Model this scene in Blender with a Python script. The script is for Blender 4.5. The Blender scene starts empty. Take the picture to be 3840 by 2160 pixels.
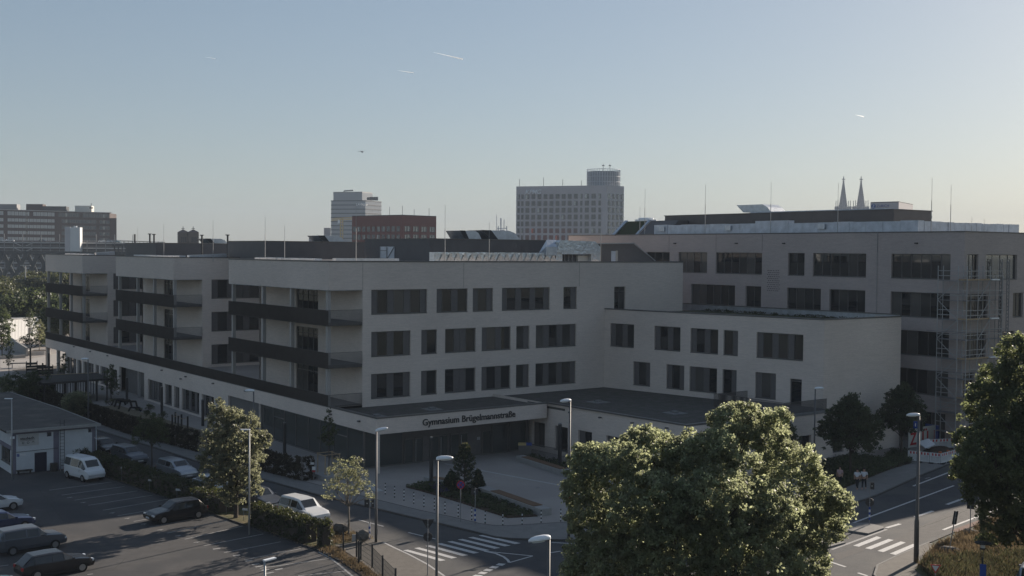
import bpy, bmesh, math, random
import numpy as np
from mathutils import Matrix, Vector

scene = bpy.context.scene
COL = scene.collection
rng = random.Random(7)

# ------------------------------------------------------------------ camera
# world axes follow the school's walls: X along its front, Y away from the street, Z up (metres)
CAM_H = 20.0
FPX = 4318.65            # focal length in pixels of the 3840 wide frame
_p, _r, _a = math.radians(1.8152), math.radians(.4675), math.radians(36.447)
FW = np.array([math.sin(_a) * math.cos(_p), math.cos(_a) * math.cos(_p), -math.sin(_p)])
RT = np.array([math.cos(_a), -math.sin(_a), 0.0])
UP = np.array([math.sin(_a) * math.sin(_p), math.cos(_a) * math.sin(_p), math.cos(_p)])
R2 = math.cos(_r) * RT + math.sin(_r) * UP
U2 = -math.sin(_r) * RT + math.cos(_r) * UP
CAM = np.array([0.0, 0.0, CAM_H])
cam_data = bpy.data.cameras.new('camera')
cam = bpy.data.objects.new('camera', cam_data)
COL.objects.link(cam)
M = Matrix.Identity(4)
for i in range(3):
    M[i][0], M[i][1], M[i][2], M[i][3] = R2[i], U2[i], -FW[i], CAM[i]
cam.matrix_world = M
cam_data.sensor_width = 36.0
cam_data.lens = 36.0 * FPX / 3840.0
cam_data.clip_start = 1.0
cam_data.clip_end = 40000.0
scene.camera = cam

# ------------------------------------------------------------------ sky, sun, exposure
SUN_EL = math.radians(18.9)
SUN_DIR = Vector((0.9727 * math.cos(SUN_EL), 0.232 * math.cos(SUN_EL), math.sin(SUN_EL))).normalized()
world = bpy.data.worlds.new('World')
scene.world = world
world.use_nodes = True
wn = world.node_tree
wn.nodes.clear()
wo = wn.nodes.new('ShaderNodeOutputWorld')
bg = wn.nodes.new('ShaderNodeBackground')
sky = wn.nodes.new('ShaderNodeTexSky')
sky.sky_type = 'NISHITA'
sky.sun_disc = False
sky.sun_elevation = SUN_EL
sky.sun_rotation = math.atan2(SUN_DIR.x, SUN_DIR.y)
sky.altitude = 60
sky.air_density = 1.0
sky.dust_density = 0.6
sky.ozone_density = 2.0
hsv = wn.nodes.new('ShaderNodeHueSaturation')
hsv.inputs['Saturation'].default_value = 1.0
gam = wn.nodes.new('ShaderNodeGamma')            # hazy summer evening: the whole sky is flatter than the clear model
gam.inputs['Gamma'].default_value = 0.62
tint = wn.nodes.new('ShaderNodeMixRGB'); tint.blend_type = 'MULTIPLY'; tint.inputs[0].default_value = 1.0
tint.inputs[2].default_value = (0.95, 1.0, 1.06, 1)
bg.inputs['Strength'].default_value = 0.033
wn.links.new(sky.outputs[0], gam.inputs['Color'])
wn.links.new(gam.outputs[0], hsv.inputs['Color'])
wn.links.new(hsv.outputs[0], tint.inputs[1])
wn.links.new(tint.outputs[0], bg.inputs['Color'])
wn.links.new(bg.outputs[0], wo.inputs['Surface'])
sun_data = bpy.data.lights.new('sun', 'SUN')
sun_data.energy = 2.0
sun_data.angle = math.radians(0.5)
sun_data.color = (1.0, 0.88, 0.74)
sun = bpy.data.objects.new('sun', sun_data)
sun.rotation_mode = 'QUATERNION'
sun.rotation_quaternion = SUN_DIR.to_track_quat('Z', 'Y')
sun.location = (0, 0, 200)
COL.objects.link(sun)
scene.view_settings.view_transform = 'Standard'
scene.view_settings.look = 'None'
scene.view_settings.exposure = 2.28
scene.view_settings.gamma = 1.0
scene.view_settings.use_curve_mapping = False
scene.render.engine = 'CYCLES'
scene.cycles.max_bounces = 6
scene.cycles.diffuse_bounces = 3
scene.cycles.glossy_bounces = 3
scene.cycles.transmission_bounces = 4
scene.cycles.transparent_max_bounces = 8
scene.cycles.caustics_reflective = False
scene.cycles.caustics_refractive = False

# ------------------------------------------------------------------ measuring helpers (photo pixel -> place in the world)
def ray(x, y):
    return FW + R2 * (x - 1920) / FPX - U2 * (y - 1080) / FPX
def at(x, y, z=0.0):                     # where the line of sight meets height z
    d = ray(x, y); t = (z - CAM_H) / d[2]
    return (float(d[0] * t), float(d[1] * t))
def onY(x, y, Y):                        # ... meets the wall plane Y = const -> (X, Z)
    d = ray(x, y); t = Y / d[1]
    return (float(d[0] * t), float(CAM_H + d[2] * t))
def onX(x, y, X):                        # ... meets X = const -> (Y, Z)
    d = ray(x, y); t = X / d[0]
    return (float(d[1] * t), float(CAM_H + d[2] * t))
def deep(x, y, D):                       # ... at distance D along the view
    d = ray(x, y) * D
    return (float(d[0]), float(d[1]), float(CAM_H + d[2]))
def c6(x, y, z=0.0): return at(1200 + x * .37267, 1620 + y * .37267, z)
def c7(x, y, z=0.0): return at(2880 + x * .37267, 1620 + y * .37267, z)
def c2(x, y, z=0.0): return at(x * .37267, 1260 + y * .37267, z)
def c3(x, y, z=0.0): return at(x * .37267, 1620 + y * .37267, z)
def c5(x, y, z=0.0): return at(800 + x * .37267, 1400 + y * .37267, z)
def z8(x, y, z=0.0): return at(600 + x * .24845, 1560 + y * .24845, z)
def zz(x, y, z=0.0): return at(x * .18634, 1150 + y * .18634, z)
def zb(x, y, z=0.0): return at(1350 + x * .2795, 1500 + y * .2795, z)
def zl(x, y, z=0.0): return at(760 + x * .24845, 1800 + y * .24845, z)
def zv(x, y, z=0.0): return at(3340 + x * .1941, 1960 + y * .1941, z)
def zh(x, y, z=0.0): return at(3000 + x * .24845, 1640 + y * .24845, z)

# ------------------------------------------------------------------ materials
MATS = {}
def mat(name, color, rough=0.8, metal=0.0, noise=0.0, scale=4.0, bump=0.0, bscale=40.0, stretch=None,
        spec=0.3, var2=None, emit=None, trans=0.0, detail=4.0, col2=None, thr=(0.4, 0.6)):
    m = bpy.data.materials.new(name); m.use_nodes = True
    nt = m.node_tree; N = nt.nodes; L = nt.links
    b = N['Principled BSDF']
    b.inputs['Roughness'].default_value = rough
    b.inputs['Metallic'].default_value = metal
    b.inputs['Specular IOR Level'].default_value = spec
    b.inputs['Base Color'].default_value = (*color, 1)
    tc = N.new('ShaderNodeTexCoord'); mp = N.new('ShaderNodeMapping')
    geo = N.new('ShaderNodeNewGeometry')
    L.new(geo.outputs['Position'], mp.inputs['Vector'])
    if stretch: mp.inputs['Scale'].default_value = stretch
    last = None
    if noise > 0:
        n1 = N.new('ShaderNodeTexNoise'); n1.inputs['Scale'].default_value = scale; n1.inputs['Detail'].default_value = detail
        n1.inputs['Roughness'].default_value = 0.65
        L.new(mp.outputs[0], n1.inputs['Vector'])
        rmp = N.new('ShaderNodeMapRange'); rmp.inputs[1].default_value = 0.25; rmp.inputs[2].default_value = 0.75
        rmp.inputs[3].default_value = 1 - noise; rmp.inputs[4].default_value = 1 + noise
        L.new(n1.outputs['Fac'], rmp.inputs[0])
        mul = N.new('ShaderNodeMixRGB'); mul.blend_type = 'MULTIPLY'; mul.inputs[0].default_value = 1
        mul.inputs[1].default_value = (*color, 1)
        L.new(rmp.outputs[0], mul.inputs[2])
        last = mul
        if col2 is not None:
            n3 = N.new('ShaderNodeTexNoise'); n3.inputs['Scale'].default_value = scale * .22; n3.inputs['Detail'].default_value = 6
            L.new(mp.outputs[0], n3.inputs['Vector'])
            r3 = N.new('ShaderNodeMapRange'); r3.inputs[1].default_value = thr[0]; r3.inputs[2].default_value = thr[1]
            L.new(n3.outputs['Fac'], r3.inputs[0])
            mx = N.new('ShaderNodeMixRGB'); mx.inputs[2].default_value = (*col2, 1)
            L.new(r3.outputs[0], mx.inputs[0]); L.new(mul.outputs[0], mx.inputs[1])
            last = mx
        L.new(last.outputs[0], b.inputs['Base Color'])
    if bump > 0:
        n2 = N.new('ShaderNodeTexNoise'); n2.inputs['Scale'].default_value = bscale; n2.inputs['Detail'].default_value = 3
        L.new(mp.outputs[0], n2.inputs['Vector'])
        bp = N.new('ShaderNodeBump'); bp.inputs['Strength'].default_value = bump; bp.inputs['Distance'].default_value = 0.05
        L.new(n2.outputs['Fac'], bp.inputs['Height']); L.new(bp.outputs[0], b.inputs['Normal'])
    if emit:
        b.inputs['Emission Color'].default_value = (*color, 1); b.inputs['Emission Strength'].default_value = emit
    MATS[name] = m
    return m

def brick_mat(name, c1, c2, mortar, bw=0.25, bh=0.072, amp=.1):
    m = bpy.data.materials.new(name); m.use_nodes = True
    nt = m.node_tree; N = nt.nodes; L = nt.links; b = N['Principled BSDF']
    geo = N.new('ShaderNodeNewGeometry'); sx = N.new('ShaderNodeSeparateXYZ'); L.new(geo.outputs['Position'], sx.inputs[0])
    add = N.new('ShaderNodeMath'); L.new(sx.outputs[0], add.inputs[0]); L.new(sx.outputs[1], add.inputs[1])
    cx = N.new('ShaderNodeCombineXYZ'); L.new(add.outputs[0], cx.inputs[0]); L.new(sx.outputs[2], cx.inputs[1])
    br = N.new('ShaderNodeTexBrick'); br.inputs['Scale'].default_value = 1.0
    br.inputs['Brick Width'].default_value = bw; br.inputs['Row Height'].default_value = bh
    br.inputs['Mortar Size'].default_value = 0.008; br.inputs['Mortar Smooth'].default_value = 0.3
    br.inputs['Color1'].default_value = (*c1, 1); br.inputs['Color2'].default_value = (*c2, 1); br.inputs['Mortar'].default_value = (*mortar, 1)
    L.new(cx.outputs[0], br.inputs['Vector'])
    mp = N.new('ShaderNodeMapping'); mp.inputs['Scale'].default_value = (0.5, 0.5, 5.0); L.new(geo.outputs['Position'], mp.inputs['Vector'])
    n = N.new('ShaderNodeTexNoise'); n.inputs['Scale'].default_value = 1.6; n.inputs['Detail'].default_value = 7; n.inputs['Roughness'].default_value = .7
    L.new(mp.outputs[0], n.inputs['Vector'])
    r = N.new('ShaderNodeMapRange'); r.inputs[1].default_value = .25; r.inputs[2].default_value = .75; r.inputs[3].default_value = 1 - amp; r.inputs[4].default_value = 1 + amp
    L.new(n.outputs['Fac'], r.inputs[0])
    n4 = N.new('ShaderNodeTexNoise'); n4.inputs['Scale'].default_value = .12; n4.inputs['Detail'].default_value = 3; L.new(geo.outputs['Position'], n4.inputs['Vector'])
    r4 = N.new('ShaderNodeMapRange'); r4.inputs[1].default_value = .3; r4.inputs[2].default_value = .7; r4.inputs[3].default_value = .93; r4.inputs[4].default_value = 1.06; L.new(n4.outputs['Fac'], r4.inputs[0])
    mv = N.new('ShaderNodeMath'); mv.operation = 'MULTIPLY'; L.new(r.outputs[0], mv.inputs[0]); L.new(r4.outputs[0], mv.inputs[1]); r = mv
    mul = N.new('ShaderNodeMixRGB'); mul.blend_type = 'MULTIPLY'; mul.inputs[0].default_value = 1
    L.new(br.outputs['Color'], mul.inputs[1]); L.new(r.outputs[0], mul.inputs[2])
    L.new(mul.outputs[0], b.inputs['Base Color'])
    bp = N.new('ShaderNodeBump'); bp.inputs['Strength'].default_value = .35; bp.inputs['Distance'].default_value = .01
    L.new(br.outputs['Fac'], bp.inputs['Height']); bp.invert = True; L.new(bp.outputs[0], b.inputs['Normal'])
    b.inputs['Roughness'].default_value = .85; b.inputs['Specular IOR Level'].default_value = .2
    MATS[name] = m; return m

def leaf_mat(name, c, trans_c, tw=0.45, rough=0.5, spec=.35, clear=0.0):
    m = bpy.data.materials.new(name); m.use_nodes = True
    nt = m.node_tree; N = nt.nodes; L = nt.links
    N.remove(N['Principled BSDF']); out = N['Material Output']
    geo = N.new('ShaderNodeNewGeometry')
    n = N.new('ShaderNodeTexNoise'); n.inputs['Scale'].default_value = 0.9; n.inputs['Detail'].default_value = 5
    L.new(geo.outputs['Position'], n.inputs['Vector'])
    at_ = N.new('ShaderNodeAttribute'); at_.attribute_name = 'tone'
    r = N.new('ShaderNodeMapRange'); r.inputs[1].default_value = .3; r.inputs[2].default_value = .7; r.inputs[3].default_value = .7; r.inputs[4].default_value = 1.3
    L.new(n.outputs['Fac'], r.inputs[0])
    mm = N.new('ShaderNodeMath'); mm.operation = 'MULTIPLY'; L.new(r.outputs[0], mm.inputs[0]); L.new(at_.outputs['Fac'], mm.inputs[1])
    d = N.new('ShaderNodeBsdfPrincipled'); d.inputs['Roughness'].default_value = rough; d.inputs['Specular IOR Level'].default_value = spec
    t = N.new('ShaderNodeBsdfTranslucent')
    for sh, col in ((d.inputs['Base Color'], c), (t.inputs['Color'], trans_c)):
        mul = N.new('ShaderNodeMixRGB'); mul.blend_type = 'MULTIPLY'; mul.inputs[0].default_value = 1
        mul.inputs[1].default_value = (*col, 1); L.new(mm.outputs[0], mul.inputs[2]); L.new(mul.outputs[0], sh)
    mx = N.new('ShaderNodeMixShader'); mx.inputs[0].default_value = tw
    L.new(d.outputs[0], mx.inputs[1]); L.new(t.outputs[0], mx.inputs[2]); L.new(mx.outputs[0], out.inputs['Surface'])
    if clear:
        tr = N.new('ShaderNodeBsdfTransparent'); m2 = N.new('ShaderNodeMixShader'); m2.inputs[0].default_value = clear
        L.new(mx.outputs[0], m2.inputs[1]); L.new(tr.outputs[0], m2.inputs[2]); L.new(m2.outputs[0], out.inputs['Surface'])
    MATS[name] = m; return m

brick_mat('brick_pale', (.68, .59, .525), (.62, .54, .48), (.65, .57, .51))
brick_mat('brick_grey', (.46, .395, .37), (.41, .35, .33), (.44, .38, .355))
brick_mat('brick_red', (.20, .055, .042), (.16, .045, .035), (.17, .06, .05))
mat('asphalt', (.062, .062, .066), .9, noise=.2, scale=1.1, bump=.3, bscale=60, detail=8, col2=(.085, .083, .082), thr=(.45, .6))
mat('asphalt_lot', (.070, .067, .067), .92, noise=.25, scale=.8, bump=.3, bscale=50, detail=9, col2=(.052, .052, .055), thr=(.48, .58))
mat('asphalt_patch', (.085, .08, .078), .92, noise=.2, scale=2, bump=.3, bscale=50, detail=8)
mat('red_asphalt', (.13, .065, .05), .9, noise=.15, scale=3, bump=.2)
mat('paving', (.33, .30, .275), .88, noise=.1, scale=.7, bump=.25, bscale=14, detail=8, col2=(.295, .268, .248))
mat('paving_grey', (.205, .196, .186), .9, noise=.15, scale=1.2, bump=.25, bscale=14, detail=8)
mat('paving_warm', (.13, .118, .105), .9, noise=.2, scale=2.2, bump=.35, bscale=22, detail=8)
mat('paving_light', (.36, .34, .32), .85, noise=.15, scale=1.5, bump=.2)
mat('kerb', (.16, .155, .15), .85, noise=.2, scale=3, bump=.2)
mat('kerb_dark', (.035, .033, .032), .9, noise=.2, scale=3)
mat('concrete', (.30, .295, .285), .85, noise=.14, scale=2.5, bump=.2, detail=8)
mat('concrete_pale', (.42, .41, .40), .8, noise=.1, scale=2.5, bump=.15)
mat('wood', (.16, .095, .055), .7, noise=.35, scale=6, stretch=(1, 8, 1), bump=.2)
mat('wood_pale', (.35, .26, .17), .7, noise=.3, scale=6, bump=.2)
mat('wood_dark', (.045, .04, .035), .8, noise=.3, scale=5, bump=.3)
mat('paint_white', (.50, .49, .48), .7, noise=.25, scale=5, detail=8, spec=.3)
mat('paint_worn', (.30, .295, .29), .8, noise=.4, scale=6, detail=9)
mat('bronze_rail', (.10, .09, .084), .5, metal=.2, noise=.12, scale=.8)
mat('slab_grey', (.20, .195, .19), .85, noise=.15, scale=2)
mat('column', (.38, .36, .34), .55, noise=.06, scale=2)
mat('frame', (.12, .112, .107), .5, spec=.4, noise=.06, scale=3)
mat('shutter', (.13, .12, .117), .6, noise=.12, scale=3)
mat('shutter_grey', (.14, .135, .132), .6, noise=.15, scale=2)
mat('coping', (.13, .125, .12), .45, metal=.3, noise=.1, scale=1)
mat('gravel_roof', (.105, .095, .088), .95, noise=.45, scale=5, bump=.8, bscale=26, detail=9, col2=(.08, .08, .065))
mat('green_roof', (.055, .05, .028), .95, noise=.5, scale=6, bump=.8, bscale=22, detail=8, col2=(.045, .06, .025))
mat('moss', (.05, .07, .025), .95, noise=.5, scale=8, bump=.6, bscale=30)
mat('roof_pale', (.34, .335, .33), .8, noise=.12, scale=.8)
mat('roof_bitumen', (.075, .07, .066), .92, noise=.25, scale=1.5, bump=.3, col2=(.13, .12, .105), thr=(.5, .75))
mat('cladding', (.10, .10, .108), .5, metal=.1, noise=.1, scale=1)
mat('cladding_warm', (.13, .115, .11), .5, metal=.2, noise=.1, scale=.8)
mat('foil', (.60, .63, .66), .32, metal=.85, noise=.22, scale=2.4, bump=.9, bscale=3.2)
mat('zinc', (.50, .53, .57), .38, metal=.75, noise=.2, scale=1.6, bump=.3, bscale=4)
mat('zinc_pale', (.52, .55, .60), .5, metal=.45, noise=.2, scale=1.2, bump=.5, bscale=2.5)
mat('steel', (.36, .36, .36), .5, metal=.2, noise=.1, scale=3)
mat('steel_dull', (.22, .22, .225), .6, metal=.15, noise=.12, scale=2)
mat('steel_dark', (.04, .042, .046), .55, metal=.3, noise=.15, scale=2)
mat('pole_grey', (.13, .125, .125), .5, metal=.4, noise=.12, scale=3)
mat('lamp_shell', (.80, .82, .85), .3, noise=.05, scale=3, spec=.5)
mat('lamp_glass', (.5, .5, .48), .15, spec=.6)
mat('glass', (.022, .024, .025), .04, spec=.75)
mat('glass_b', (.045, .044, .042), .05, spec=.75)
mat('glass_c', (.012, .014, .016), .03, spec=.9)
mat('glass_d', (.09, .085, .078), .06, spec=.7)
mat('glass_facade', (.055, .062, .060), .06, spec=.8)
mat('glass_sky', (.20, .22, .24), .05, metal=.9)
mat('glass_far', (.06, .07, .08), .12, spec=.8)
mat('blind', (.42, .40, .36), .8, noise=.1, scale=2)
mat('glass_pale', (.36, .39, .40), .2, spec=.6)
mat('tower_glass', (.20, .22, .25), .3, metal=.25, spec=.6)
mat('sun_block', (.05, .045, .04), .9)  # dark surface of the unseen blocks added inside the school against sunlight
mat('door_blue', (.012, .013, .032), .5, noise=.15, scale=3)
mat('render_white', (.52, .54, .56), .85, noise=.08, scale=1.2)
mat('render_violet', (.17, .16, .20), .85, noise=.1, scale=1.5)
mat('panel_pale', (.55, .54, .50), .7, noise=.06, scale=1)
mat('letter_dark', (.035, .034, .034), .5)
mat('letter_pale', (.55, .57, .6), .5)
mat('sign_red', (.42, .03, .035), .45)
mat('sign_blue', (.02, .06, .26), .45)
mat('sign_white', (.62, .62, .62), .45)
mat('sign_back', (.05, .05, .052), .5, metal=.3)
mat('black_paint', (.012, .012, .013), .5)
mat('white_gloss', (.66, .66, .66), .4)
mat('orange', (.55, .12, .02), .5)
mat('soil', (.07, .05, .035), .95, noise=.4, scale=6, bump=.6)
mat('sand', (.17, .14, .095), .95, noise=.25, scale=3, bump=.5, bscale=20)
mat('earth', (.065, .066, .055), .95, noise=.35, scale=.15, bump=.4, bscale=6, detail=9, col2=(.045, .055, .035))
mat('grass_dry', (.22, .165, .085), .9, noise=.4, scale=3)
mat('grass_ground', (.07, .075, .03), .95, noise=.4, scale=2, bump=.6, bscale=25, col2=(.13, .105, .055))
mat('bark', (.07, .056, .045), .95, noise=.3, scale=8, bump=.8, bscale=18)
mat('bark_pale', (.17, .145, .12), .95, noise=.3, scale=8, bump=.6, bscale=18)
mat('rock', (.12, .11, .10), .95, noise=.3, scale=4, bump=.7, bscale=8)
mat('rubber', (.012, .012, .012), .8)
mat('rim', (.35, .35, .36), .35, metal=.8)
mat('skin', (.42, .26, .19), .6)
mat('hair', (.03, .02, .015), .7)
mat('cloth_white', (.60, .61, .64), .85, noise=.08, scale=10)
mat('cloth_dark', (.025, .026, .03), .9, noise=.1, scale=10)
mat('cloth_pink', (.42, .30, .30), .85, noise=.1, scale=10)
mat('crane_yellow', (.45, .33, .14), .6)
mat('brown_stone', (.060, .040, .036), .8, noise=.1, scale=.4)
mat('far_stone', (.30, .27, .29), .85, noise=.05, scale=.05)
mat('kp_stone', (.50, .47, .48), .8, noise=.05, scale=.3)
mat('church_stone', (.13, .105, .09), .9, noise=.12, scale=.6)
mat('slate', (.035, .033, .045), .8)
mat('spire_stone', (.07, .062, .085), .85)
mat('truss_green', (.018, .028, .031), .8, noise=.1, scale=.5)
mat('contrail', (.9, .9, .92), .9)
mat('car_white', (.60, .61, .62), .25, spec=.5)
mat('car_silver', (.36, .38, .41), .28, metal=.6, spec=.5)
mat('car_black', (.012, .012, .015), .22, spec=.6)
mat('car_grey', (.10, .11, .13), .28, metal=.4, spec=.5)
mat('car_blue', (.03, .045, .10), .28, metal=.3, spec=.5)
mat('car_teal', (.08, .16, .19), .28, metal=.3, spec=.5)
mat('headlight', (.6, .62, .65), .15, spec=.8)
mat('taillight', (.35, .01, .01), .2, spec=.6)
leaf_mat('leaf_maple', (.12, .13, .08), (.40, .43, .25), .6, .5, .45)
leaf_mat('leaf_lime', (.07, .082, .045), (.24, .27, .12), .5, .5, .4)
leaf_mat('leaf_dark', (.048, .062, .034), (.12, .15, .06), .4)
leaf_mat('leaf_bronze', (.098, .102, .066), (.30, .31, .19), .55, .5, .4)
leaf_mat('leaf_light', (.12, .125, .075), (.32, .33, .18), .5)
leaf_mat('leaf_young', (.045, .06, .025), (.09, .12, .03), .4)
leaf_mat('needle', (.030, .045, .022), (.05, .07, .02), .3)
leaf_mat('needle_tip', (.13, .13, .06), (.2, .18, .07), .3)
leaf_mat('ivy', (.050, .043, .032), (.06, .055, .03), .3, .95, .03)
leaf_mat('vapour', (.9, .9, .9), (.95, .95, .95), .6, 1, 0, clear=.6)
leaf_mat('leaf_hedge', (.030, .040, .018), (.10, .11, .03), .35)
leaf_mat('leaf_far', (.07, .082, .042), (.12, .13, .05), .35)
leaf_mat('flower_violet', (.07, .06, .13), (.1, .08, .2), .3)
leaf_mat('grass_blade', (.125, .098, .062), (.20, .15, .09), .35, .8, .1)
leaf_mat('grass_green', (.062, .062, .036), (.10, .10, .05), .35, .8, .1)

# ------------------------------------------------------------------ evening haze: one closed box of even, thin air
HAZE_DENSITY = 0.00018
def build_haze():
    m = bpy.data.materials.new('haze'); m.use_nodes = True; N = m.node_tree.nodes; L = m.node_tree.links
    N.remove(N['Principled BSDF'])
    v = N.new('ShaderNodeVolumePrincipled'); v.inputs['Density'].default_value = HAZE_DENSITY; v.inputs['Color'].default_value = (.52, .61, .74, 1); v.inputs['Anisotropy'].default_value = 0.0
    L.new(v.outputs[0], N['Material Output'].inputs['Volume'])
    b = MB().box(-2600, 4200, -400, 4300, -1.3, 175)
    o = b.top('haze', None, 'thin pale evening haze over the whole neighbourhood', 'haze', kind='stuff')
    o.data.materials.append(m)
# ------------------------------------------------------------------ object helpers
WM = {}                                   # world matrices kept by name (no depsgraph needed)
def wm(o): return WM[o.name]
def put(o, parent, matrix):
    COL.objects.link(o)
    WM[o.name] = matrix.copy()
    if parent is not None:
        o.parent = parent
        o.matrix_basis = wm(parent).inverted() @ matrix
    else:
        o.matrix_basis = matrix
    return o
def frame(loc=(0, 0, 0), rz=0.0):
    return Matrix.Translation(Vector(loc)) @ Matrix.Rotation(rz, 4, 'Z')
def tag(o, label=None, cat=None, group=None, kind=None):
    if label: o['label'] = label
    if cat: o['category'] = cat
    if group: o['group'] = group
    if kind: o['kind'] = kind
    return o
def thing(name, label, cat, loc=(0, 0, 0), rz=0.0, group=None, kind=None):
    o = bpy.data.objects.new(name, None)
    o.empty_display_size = .3
    put(o, None, frame(loc, rz))
    return tag(o, label, cat, group, kind)

class MB:
    """collects faces of one mesh"""
    def __init__(self): self.v = []; self.f = []
    def quad(self, a, b, c, d):
        n = len(self.v); self.v += [a, b, c, d]; self.f.append((n, n + 1, n + 2, n + 3)); return self
    def poly(self, pts):
        n = len(self.v); self.v += list(pts); self.f.append(tuple(range(n, n + len(pts)))); return self
    def box(self, x0, x1, y0, y1, z0, z1):
        n = len(self.v)
        self.v += [(x0, y0, z0), (x1, y0, z0), (x1, y1, z0), (x0, y1, z0), (x0, y0, z1), (x1, y0, z1), (x1, y1, z1), (x0, y1, z1)]
        self.f += [(n, n + 3, n + 2, n + 1), (n + 4, n + 5, n + 6, n + 7), (n, n + 1, n + 5, n + 4), (n + 1, n + 2, n + 6, n + 5), (n + 2, n + 3, n + 7, n + 6), (n + 3, n, n + 4, n + 7)]
        return self
    def bar(self, p, q, w, h=None, up=(0, 0, 1)):
        h = w if h is None else h
        p = Vector(p); q = Vector(q); d = (q - p)
        if d.length < 1e-6: return self
        d.normalize(); u = Vector(up)
        if abs(d.dot(u)) > .98: u = Vector((1, 0, 0))
        s = d.cross(u).normalized(); t = s.cross(d).normalized()
        n = len(self.v)
        for e in (p, q):
            for a, b in ((-1, -1), (1, -1), (1, 1), (-1, 1)):
                self.v.append(tuple(e + s * (a * w / 2) + t * (b * h / 2)))
        self.f += [(n, n + 3, n + 2, n + 1), (n + 4, n + 5, n + 6, n + 7)] + [(n + i, n + (i + 1) % 4, n + 4 + (i + 1) % 4, n + 4 + i) for i in range(4)]
        return self
    def tube(self, pts, r, seg=8, cap=True):
        pts = [Vector(p) for p in pts]; rs = r if isinstance(r, (list, tuple)) else [r] * len(pts)
        n0 = len(self.v)
        for i, p in enumerate(pts):
            d = (pts[min(i + 1, len(pts) - 1)] - pts[max(i - 1, 0)])
            if d.length < 1e-9: d = Vector((0, 0, 1))
            d.normalize(); u = Vector((0, 0, 1)) if abs(d.z) < .95 else Vector((1, 0, 0))
            s = d.cross(u).normalized(); t = d.cross(s).normalized()
            for k in range(seg):
                a = 2 * math.pi * k / seg
                self.v.append(tuple(p + s * (math.cos(a) * rs[i]) + t * (math.sin(a) * rs[i])))
        for i in range(len(pts) - 1):
            for k in range(seg):
                a = n0 + i * seg + k; b = n0 + i * seg + (k + 1) % seg
                self.f.append((a, b, b + seg, a + seg))
        if cap:
            self.f.append(tuple(n0 + k for k in range(seg - 1, -1, -1)))
            m = n0 + (len(pts) - 1) * seg
            self.f.append(tuple(m + k for k in range(seg)))
        return self
    def prism(self, poly, z0, z1):
        n = len(self.v); k = len(poly)
        a = sum(poly[i][0] * poly[(i + 1) % k][1] - poly[(i + 1) % k][0] * poly[i][1] for i in range(k))
        if a < 0: poly = poly[::-1]
        self.v += [(p[0], p[1], z0) for p in poly] + [(p[0], p[1], z1) for p in poly]
        self.f.append(tuple(n + i for i in range(k - 1, -1, -1))); self.f.append(tuple(n + k + i for i in range(k)))
        for i in range(k):
            j = (i + 1) % k; self.f.append((n + i, n + j, n + k + j, n + k + i))
        return self
    def disc(self, c, r, z0, z1, seg=16):
        return self.prism([(c[0] + r * math.cos(2 * math.pi * i / seg), c[1] + r * math.sin(2 * math.pi * i / seg)) for i in range(seg)], z0, z1)
    def mesh(self, name, m, T=None, smooth=False):
        me = bpy.data.meshes.new(name)
        vs = self.v if T is None else [tuple(T @ Vector(v)) for v in self.v]
        me.from_pydata(vs, [], self.f)
        if m: me.materials.append(MATS[m] if isinstance(m, str) else m)
        if smooth: me.polygons.foreach_set('use_smooth', [True] * len(me.polygons))
        me.update(); return me
    def part(self, name, m, parent, kind=None, smooth=False, bevel=0, local=None):
        """vertices given in world space (or in the frame `local`): linked as one child mesh"""
        T = wm(parent) if local is None else local
        me = self.mesh(name, m, None if local is not None else T.inverted(), smooth)
        o = bpy.data.objects.new(name, me); put(o, parent, T)
        if kind: o['kind'] = kind
        if bevel:
            b = o.modifiers.new('bevel', 'BEVEL'); b.width = bevel; b.segments = 2; b.limit_method = 'ANGLE'
        return o
    def top(self, name, m, label=None, cat=None, group=None, kind=None, smooth=False, bevel=0):
        xs = [v[0] for v in self.v]; ys = [v[1] for v in self.v]; zs = [v[2] for v in self.v]
        T = Matrix.Translation(((min(xs) + max(xs)) / 2, (min(ys) + max(ys)) / 2, min(zs)))
        o = bpy.data.objects.new(name, self.mesh(name, m, T.inverted(), smooth)); put(o, None, T)
        if bevel:
            b = o.modifiers.new('bevel', 'BEVEL'); b.width = bevel; b.segments = 2; b.limit_method = 'ANGLE'
        return tag(o, label, cat, group, kind)

def link_mesh(name, me, parent, T, kind=None):
    o = bpy.data.objects.new(name, me); put(o, parent, T)
    if kind: o['kind'] = kind
    return o
KIDS = {}
def copy_thing(root, matrix, label=None, group=None):
    kids = {}
    for o in bpy.data.objects:
        if o.parent is not None: kids.setdefault(o.parent.name, []).append(o)
    def rec(o, parent, T):
        c = o.copy(); COL.objects.link(c); c.parent = parent; c.matrix_basis = o.matrix_basis.copy()
        WM[c.name] = T @ o.matrix_basis if parent is not None else T
        for ch in kids.get(o.name, []): rec(ch, c, WM[c.name])
        return c
    c = rec(root, None, matrix); c.matrix_basis = matrix
    if label: c['label'] = label
    if group: c['group'] = group
    return c
ORD = ['first', 'second', 'third', 'fourth', 'fifth', 'sixth', 'seventh', 'eighth', 'ninth', 'tenth', 'eleventh', 'twelfth', 'thirteenth', 'fourteenth', 'fifteenth', 'sixteenth', 'seventeenth', 'eighteenth']

_BOX = {}
def unit_box(w, d, h, m, name):
    """shared box mesh, origin at its lower left back corner"""
    k = (round(w, 2), round(d, 2), round(h, 2), m, name)
    if k not in _BOX: _BOX[k] = MB().box(0, w, 0, d, 0, h).mesh(name, m)
    return _BOX[k]

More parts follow.
